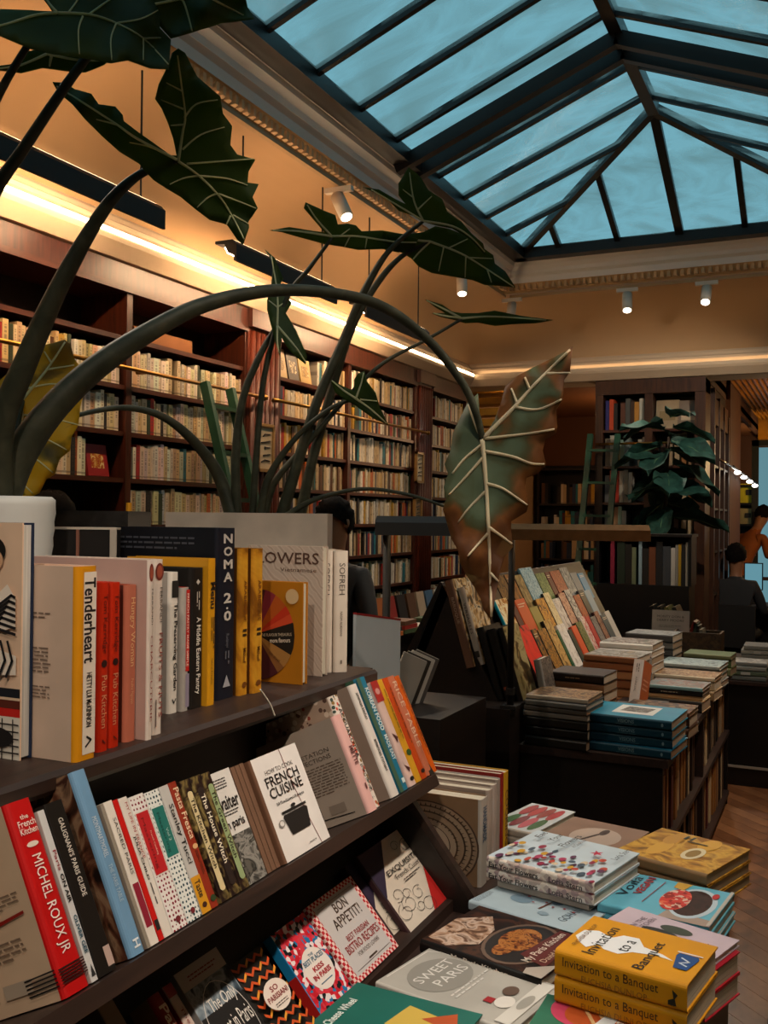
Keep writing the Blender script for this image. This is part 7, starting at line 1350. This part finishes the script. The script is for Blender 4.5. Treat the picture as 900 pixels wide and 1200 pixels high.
stemtube(pA, [(-8, 600, 1.66, 9.6), (-90, 420, 1.55, 8.8), (-60, 230, 1.42, 7.2), (-5, 118, 1.35, 5.2), (22, 70, 1.33, 4.4), (45, 36, 1.32, 3.6), (67, 16, 1.32, 3.0)])
leaf(pA, [(-40, 10), (30, 12), (62, 14), (45, -10), (40, -40), (60, -65), (120, -55), (160, -25), (178, -2), (187, 15), (187, 33), (200, 46), (199, 62), (198, 81), (176, 80), (150, 71), (130, 74), (110, 70), (90, 67), (62, 63), (38, 58), (28, 54), (0, 42), (-40, 36)],
     [[(67, 15), (105, 17), (136, 27), (168, 45), (197, 75)], [(67, 15), (40, 18), (0, 30), (-30, 32)], [(67, 15), (55, 0), (45, -25)], [(97, 19), (92, 35), (93, 63)], [(136, 28), (130, 45), (131, 70)], [(168, 45), (168, 70)], [(104, 17), (125, 2), (140, -8)], [(137, 27), (165, 22), (185, 12)], [(168, 45), (195, 44)], [(80, 15), (92, -2), (98, -20)]], 1.32, 0.06, -0.05, ref=(67, 15))
leaf(pA, [(0, 77), (15, 75), (33, 60), (55, 56), (90, 58), (130, 68), (122, 76), (100, 85), (82, 84), (50, 80), (25, 86), (0, 83), (-12, 80)], [[(55, 63), (25, 76), (0, 80)], [(60, 66), (58, 78)], [(55, 63), (90, 70), (125, 71)]], 1.40, 0.02, 0.05)
leaf(pA, [(168, -10), (172, 5), (186, 12), (187, 30), (200, 45), (225, 38), (260, 27), (298, 22), (290, 8), (286, -10), (250, -35), (200, -35)], [[(172, 7), (205, 0), (240, -6)], [(205, 0), (215, 2), (225, 36)], [(240, -6), (260, 5), (285, 18)]], 1.40, 0.05, 0.0)
leaf(pA, [(62, 96), (75, 97), (88, 105), (107, 110), (115, 122), (135, 125), (144, 135), (145, 142), (162, 155), (200, 182), (207, 182), (203, 162), (197, 145), (190, 128), (182, 116), (186, 99), (197, 77), (202, 62), (209, 57), (217, 62), (224, 77), (231, 90), (258, 113), (261, 133), (272, 148), (270, 170), (278, 181), (299, 187), (291, 201), (290, 214), (303, 216), (296, 231), (302, 244), (291, 260), (292, 267), (285, 287), (278, 281), (266, 263), (246, 258), (229, 245), (212, 231), (195, 221), (180, 211), (170, 201), (163, 192), (140, 178), (118, 158), (100, 140), (85, 122), (68, 108)],
     [[(209, 189), (214, 155), (217, 135), (212, 95), (208, 65)], [(209, 189), (232, 205), (257, 230), (273, 255), (286, 280)], [(207, 187), (160, 162), (137, 146), (100, 122), (66, 101)], [(216, 138), (230, 122), (255, 117)], [(214, 175), (235, 158), (263, 149)], [(219, 192), (260, 189), (297, 186)], [(232, 206), (265, 209), (290, 217)], [(256, 227), (280, 236), (300, 244)], [(273, 252), (291, 262)], [(232, 206), (215, 209), (199, 216)], [(254, 227), (243, 232), (231, 243)], [(270, 253), (265, 264)], [(214, 107), (195, 97)], [(215, 128), (189, 117)], [(216, 146), (200, 147)], [(200, 183), (175, 172), (152, 167)], [(137, 146), (113, 140)]], 1.55, 0.06, 0.04)
leaf(pA, [(671, 406), (669, 421), (668, 436), (661, 445), (660, 467), (652, 480), (653, 500), (652, 508), (639, 515), (636, 528), (640, 544), (631, 555), (617, 560), (615, 571), (620, 589), (617, 600), (599, 611), (599, 624), (601, 641), (591, 653), (585, 672), (584, 683), (580, 701), (576, 727), (567, 715), (563, 701), (556, 688), (545, 672), (539, 659), (537, 645), (529, 632), (523, 611), (519, 597), (523, 584), (520, 571), (525, 555), (521, 544), (528, 528), (531, 507), (540, 488), (548, 472), (560, 461), (561, 469), (562, 485), (563, 499), (565, 512), (571, 507), (580, 491), (588, 469), (592, 453), (607, 440), (628, 429), (649, 419), (664, 411)],
     [[(565, 515), (569, 560), (572, 610), (574, 660), (576, 722)], [(565, 515), (600, 480), (630, 447), (668, 410)], [(564, 512), (555, 490), (549, 474)], [(568, 514), (595, 511), (620, 508), (650, 503)], [(569, 529), (600, 535), (622, 543), (638, 544)], [(571, 567), (590, 573), (618, 592)], [(573, 618), (600, 637)], [(575, 672), (584, 681)], [(566, 520), (545, 537), (530, 555)], [(567, 535), (545, 560), (526, 580)], [(570, 575), (550, 595), (537, 612)], [(572, 625), (560, 638), (548, 652)], [(604, 477), (630, 480), (658, 468)], [(640, 438), (668, 437)], [(606, 473), (599, 455)], [(621, 457), (615, 442)]], 2.15, -0.05, -0.03, LOLD, VEIN2, 0.02, ref=(565, 515), vr=2.4, dry=lambda p, e: max(0, 1 - e / 0.10) * (0.55 if p[1] > 430 and p[0] > 580 or p[1] > 600 else 0.15) + max(0, min(1, (p[1] - 575) / 70)) * 0.42 + max(0, min(1, (445 - p[1]) / 40)) * 0.3 - 0.08)
leaf(pA, [(50, 405), (76, 398), (82, 403), (87, 420), (93, 428), (90, 440), (97, 464), (94, 478), (92, 498), (84, 512), (82, 528), (70, 538), (64, 556), (54, 562), (46, 578), (20, 590), (0, 575), (-12, 540), (-20, 500), (-5, 450), (20, 428), (36, 415)],
     [[(25, 470), (55, 433), (76, 401)], [(25, 470), (27, 520), (25, 585)], [(25, 470), (0, 468), (-15, 480)], [(55, 433), (87, 428)], [(32, 455), (60, 450), (85, 452)], [(26, 486), (60, 490), (92, 498)], [(27, 505), (55, 515), (78, 527)], [(27, 530), (45, 540), (62, 554)], [(60, 425), (52, 412)], [(25, 565), (14, 578)], [(25, 565), (38, 578)]], 1.95, 0.03, -0.02, LYEL)
stemtube(pA, [(8, 600, 1.74, 7.2), (10, 540, 1.85, 6.4), (25, 470, 1.94, 4.0)])
# ---- right plant in the long pale planter
dB = 2.62; pl_, pr2 = at(195, 600, dB), at(384, 606, dB); hgt = pl_.z - 1.2626
c = (pl_ + pr2) / 2; pB = empty('alocasia_plant', (c.x, c.y, 1.2626)); tag(pB, 'alocasia with many slender stems in a long pale concrete planter', 'potted plant')
w_ = (pr2 - pl_); w_.z = 0; L = w_.length / 2; wd = w_.normalized(); nd = Vector((-wd.y, wd.x, 0))
CONC = paint('c8b8a8', 0.8, 0.12, 10)
b = MB()
for q, s0, s1 in ((-0.0, -L, L), (0.24, -L, L)): b.beam(wd * s0 + nd * q + Vector((0, 0, hgt / 2)), wd * s1 + nd * q + Vector((0, 0, hgt / 2)), 0.02, hgt)
for q in (-L + 0.01, L - 0.01): b.beam(wd * q + Vector((0, 0, hgt / 2)) + nd * 0.01, wd * q + nd * 0.23 + Vector((0, 0, hgt / 2)), 0.02, hgt)
for q, nm_ in zip(range(4), ('front_wall', 'rear_wall', 'end_wall', 'end_wall')):
    mb = MB(); mb.add(b.v[q * 8:q * 8 + 8], [(0, 1, 3, 2), (4, 6, 7, 5), (0, 4, 5, 1), (2, 3, 7, 6), (0, 2, 6, 4), (1, 5, 7, 3)]); mb.build(nm_, CONC, pB)
mb = MB(); mb.add([wd * -L + nd * 0.01 + Vector((0, 0, hgt * 0.86)), wd * L + nd * 0.01 + Vector((0, 0, hgt * 0.86)), wd * L + nd * 0.23 + Vector((0, 0, hgt * 0.86)), wd * -L + nd * 0.23 + Vector((0, 0, hgt * 0.86))], [(0, 1, 2, 3)]); mb.build('soil', paint('1a120c', 0.9), pB)
D = 2.72
stemtube(pB, [(272, 605, D, 8.6), (255, 555, D, 7.3), (225, 515, 2.66, 5.9), (190, 488, 2.6, 4.6), (150, 478, 2.55, 3.6), (110, 482, 2.45, 3.0), (72, 492, 2.3, 2.6)])
stemtube(pB, [(278, 605, D, 5.9), (276, 540, D, 5.3), (284, 470, D, 4.6), (303, 420, D, 4.0), (322, 385, D, 2.6)])
stemtube(pB, [(296, 605, D, 4.6), (300, 540, D, 4.0), (310, 440, D, 3.3), (335, 352, 2.7, 3.0), (362, 315, 2.68, 2.6), (389, 279, 2.66, 2.0)])
stemtube(pB, [(330, 605, D, 7.3), (348, 545, D, 6.6), (372, 470, D, 5.9), (402, 400, D, 5.3), (425, 345, 2.7, 4.6), (455, 295, 2.68, 3.3), (496, 259, 2.66, 2.1)])
stemtube(pB, [(352, 605, D + .05, 6.6), (366, 540, D + .05, 5.9), (388, 460, D + .04, 5.3), (412, 385, D, 4.6), (440, 335, D, 4.0), (470, 301, D, 3.0), (504, 283, D, 2.1)])
stemtube(pB, [(310, 605, D, 5.3), (322, 565, D, 4.3), (360, 520, D, 3.3), (410, 462, D, 2.6), (450, 425, D, 2.3), (500, 398, D, 2.0), (541, 374, D, 1.7)])
stemtube(pB, [(305, 605, D - .03, 5.3), (315, 560, D - .03, 4.6), (345, 515, D - .03, 3.3), (385, 480, D - .03, 2.6), (417, 467, D - .03, 2.0)])
stemtube(pB, [(335, 605, D - .05, 4.0), (370, 585, D - .05, 3.0), (425, 573, D - .05, 2.3), (480, 580, D - .05, 2.0), (525, 595, D - .05, 1.5)])
mk = dict(vr=1.2)
leaf(pB, [(358, 237), (378, 246), (393, 252), (396, 263), (408, 262), (417, 264), (424, 271), (448, 270), (471, 274), (490, 280), (486, 291), (467, 296), (448, 292), (420, 293), (400, 289), (380, 286), (351, 278), (330, 272), (316, 270), (339, 266), (370, 271), (380, 272), (366, 256), (356, 244)], [[(389, 277), (420, 277), (460, 283), (488, 284)], [(389, 277), (372, 258), (360, 240)], [(389, 277), (350, 271), (320, 270)], [(398, 277), (410, 268)], [(410, 277), (404, 289)], [(430, 278), (428, 291)]], 2.66, 0.04, 0.1, **mk)
leaf(pB, [(479, 196), (488, 203), (494, 209), (502, 223), (518, 233), (524, 248), (541, 260), (553, 274), (566, 285), (570, 301), (560, 290), (549, 279), (530, 268), (510, 264), (496, 260), (487, 254), (467, 247), (456, 235), (440, 226), (424, 219), (444, 222), (463, 233), (475, 239), (467, 229), (467, 215)], [[(496, 259), (530, 265), (552, 278), (568, 295)], [(496, 259), (485, 235), (480, 202)], [(496, 259), (470, 243), (435, 222)], [(490, 245), (506, 230)], [(485, 232), (472, 222)]], 2.66, 0.05, 0.05, **mk)
leaf(pB, [(440, 272), (467, 277), (480, 274), (496, 272), (510, 265), (526, 268), (549, 277), (564, 289), (578, 299), (580, 309), (592, 318), (604, 337), (585, 335), (568, 334), (553, 328), (529, 324), (506, 320), (490, 312), (482, 303), (470, 296), (452, 288)], [[(504, 283), (540, 297), (570, 315), (602, 336)], [(504, 283), (475, 280), (448, 275)], [(504, 283), (492, 295), (484, 304)], [(520, 289), (514, 318)], [(546, 300), (545, 325)], [(571, 316), (576, 331)], [(525, 291), (548, 280)], [(550, 302), (577, 303)]], 2.72, 0.04, 0.06, **mk)
leaf(pB, [(498, 351), (518, 357), (530, 365), (541, 367), (560, 367), (580, 364), (610, 370), (648, 375), (627, 379), (600, 380), (580, 382), (560, 378), (545, 379), (533, 375), (515, 371), (506, 367), (522, 367), (510, 360)], [[(541, 373), (580, 371), (640, 375)], [(541, 373), (520, 362), (500, 352)], [(541, 373), (520, 370), (508, 367)]], 2.72, 0.05, 0.1, **mk)
leaf(pB, [(310, 292), (322, 302), (332, 327), (327, 336), (342, 355), (335, 367), (347, 387), (360, 417), (358, 427), (340, 412), (330, 396), (328, 418), (322, 399), (313, 363), (313, 352), (318, 335), (320, 307)], [[(325, 382), (325, 345), (318, 300)], [(325, 382), (345, 405), (358, 424)], [(325, 382), (325, 400), (327, 414)], [(325, 360), (337, 352)], [(325, 360), (315, 352)]], 2.68, 0.03, -0.06, **mk)
leaf(pB, [(387, 445), (403, 453), (415, 458), (415, 445), (419, 438), (427, 435), (430, 447), (440, 460), (445, 477), (455, 498), (437, 490), (413, 473), (403, 468), (393, 460)], [[(417, 467), (435, 480), (453, 496)], [(417, 467), (423, 450), (426, 437)], [(417, 467), (402, 457), (389, 446)], [(422, 468), (442, 470)]], 2.68, 0.03, 0.05, **mk)
# ---- wrapped dark crate and framed backs behind the top shelf
q0, q1 = at(55, 598, 2.02), at(150, 603, 2.02); o = MB().box(0, (q1 - q0).length, 0, 0.2, 0, q0.z - 1.2626).build('wrapped_crate', paint('2a2624', 0.22, 0.4, 30)); o.location = (q0.x, q0.y, 1.2626); o.rotation_euler = (0, 0, math.atan2((q1 - q0).y, (q1 - q0).x)); tag(o, 'dark crate wrapped in clear film between the two planters', 'crate')
MB().tube([((q1 - q0).length * 0.93, 0.05, q0.z - 1.2626), ((q1 - q0).length * 0.93, 0.05, q0.z - 1.2626 + 0.018)], 0.006, 8).build('cap', paint('c88a1c', 0.4), o)
q0, q1 = at(56, 620, 1.82), at(137, 624, 1.82); o = MB().box(0, (q1 - q0).length, 0, 0.025, 0, q0.z - 1.2626).build('picture_frame', paint('1a1513', 0.4)); o.location = (q0.x, q0.y, 1.2626); o.rotation_euler = (0, 0, math.atan2((q1 - q0).y, (q1 - q0).x)); tag(o, 'dark picture frame with a pale edge behind the cookbooks', 'picture frame')
Lf = (q1 - q0).length; MB().box(0, Lf, -0.003, 0.028, q0.z - 1.2626, q0.z - 1.2626 + 0.004).build('edge', paint('c0b4a8', 0.4), o); MB().box(Lf - 0.012, Lf, -0.004, 0, 0, q0.z - 1.2626).build('edge', paint('b0a498', 0.4), o); MB().box(Lf * 0.42, Lf * 0.46, -0.004, 0, 0, q0.z - 1.2626).build('inner_strip', paint('8a5a4a', 0.4), o)
# ---- fiddle-leaf fig by the tall bookcase
FY = 8.45; p = onY(782, 560, FY); pF = empty('fig_plant', (p.x, FY, 0)); tag(pF, 'fiddle-leaf fig with big dark leaves in front of the tall back bookcase', 'potted plant')
MB().lathe([(0.0, 0), (0.14, 0), (0.19, 0.36), (0.2, 0.4), (0.17, 0.4), (0.165, 0.36), (0, 0.35)], 24).build('pot', paint('3a302a', 0.6), pF, True)
MB().tube([(0, 0, 0.35), (0.02, 0, 1.0), (-0.02, 0.01, 1.6), (0.01, 0, 2.3)], [0.025, 0.022, 0.018, 0.01], 10).build('trunk', paint('3a2a1c', 0.8), pF, True)
def figmesh():
    n, m = 9, 6; vs = []; fs = []
    for i in range(n + 1):
        t = i / n; w = 0.5 * (sin(pi * t ** 0.75) ** 0.7) * (0.55 + 0.5 * t) if 0 < t < 1 else 0.01
        for j in range(m + 1):
            s = j / m * 2 - 1; vs.append((s * w * 0.8, t, 0.08 * s * s + 0.05 * sin(t * 11 + s * 4) * abs(s) - 0.35 * t * t))
    fs = [(i * (m + 1) + j, i * (m + 1) + j + 1, (i + 1) * (m + 1) + j + 1, (i + 1) * (m + 1) + j) for i in range(n) for j in range(m)]
    me = bpy.data.meshes.new('leaf'); me.from_pydata(vs, [], fs); me.materials.append(LFIG); me.polygons.foreach_set('use_smooth', [True] * len(fs)); return me
FM = figmesh()
vm = MB().tube([(0, 0, 0.01), (0, 0.5, -0.08), (0, 0.97, -0.32)], [0.014, 0.01, 0.004], 5); vme = bpy.data.meshes.new('midrib'); vme.from_pydata([tuple(v) for v in vm.v], [], vm.f); vme.materials.append(paint('4a6a4c', 0.5))
RF = random.Random(5)
for k in range(26):
    z = 1.55 + 0.9 * (k / 25); a = k * 2.4 + RF.uniform(-0.3, 0.3); sz_ = RF.uniform(0.38, 0.50) * (1.0 - 0.15 * (k / 25)); tl = radians(RF.uniform(-25, 20) + 35 * (k / 25) - 15)
    o = data_obj('leaf', FM, pF); o.matrix_local = Matrix.Translation((0, 0, z)) @ Matrix.Rotation(a, 4, 'Z') @ Matrix.Rotation(tl, 4, 'X') @ Matrix.Rotation(RF.uniform(-0.4, 0.4), 4, 'Y') @ Matrix.Translation((0, 0.04, 0)) @ Matrix.Scale(sz_, 4)
    v_ = data_obj('midrib', vme, o)
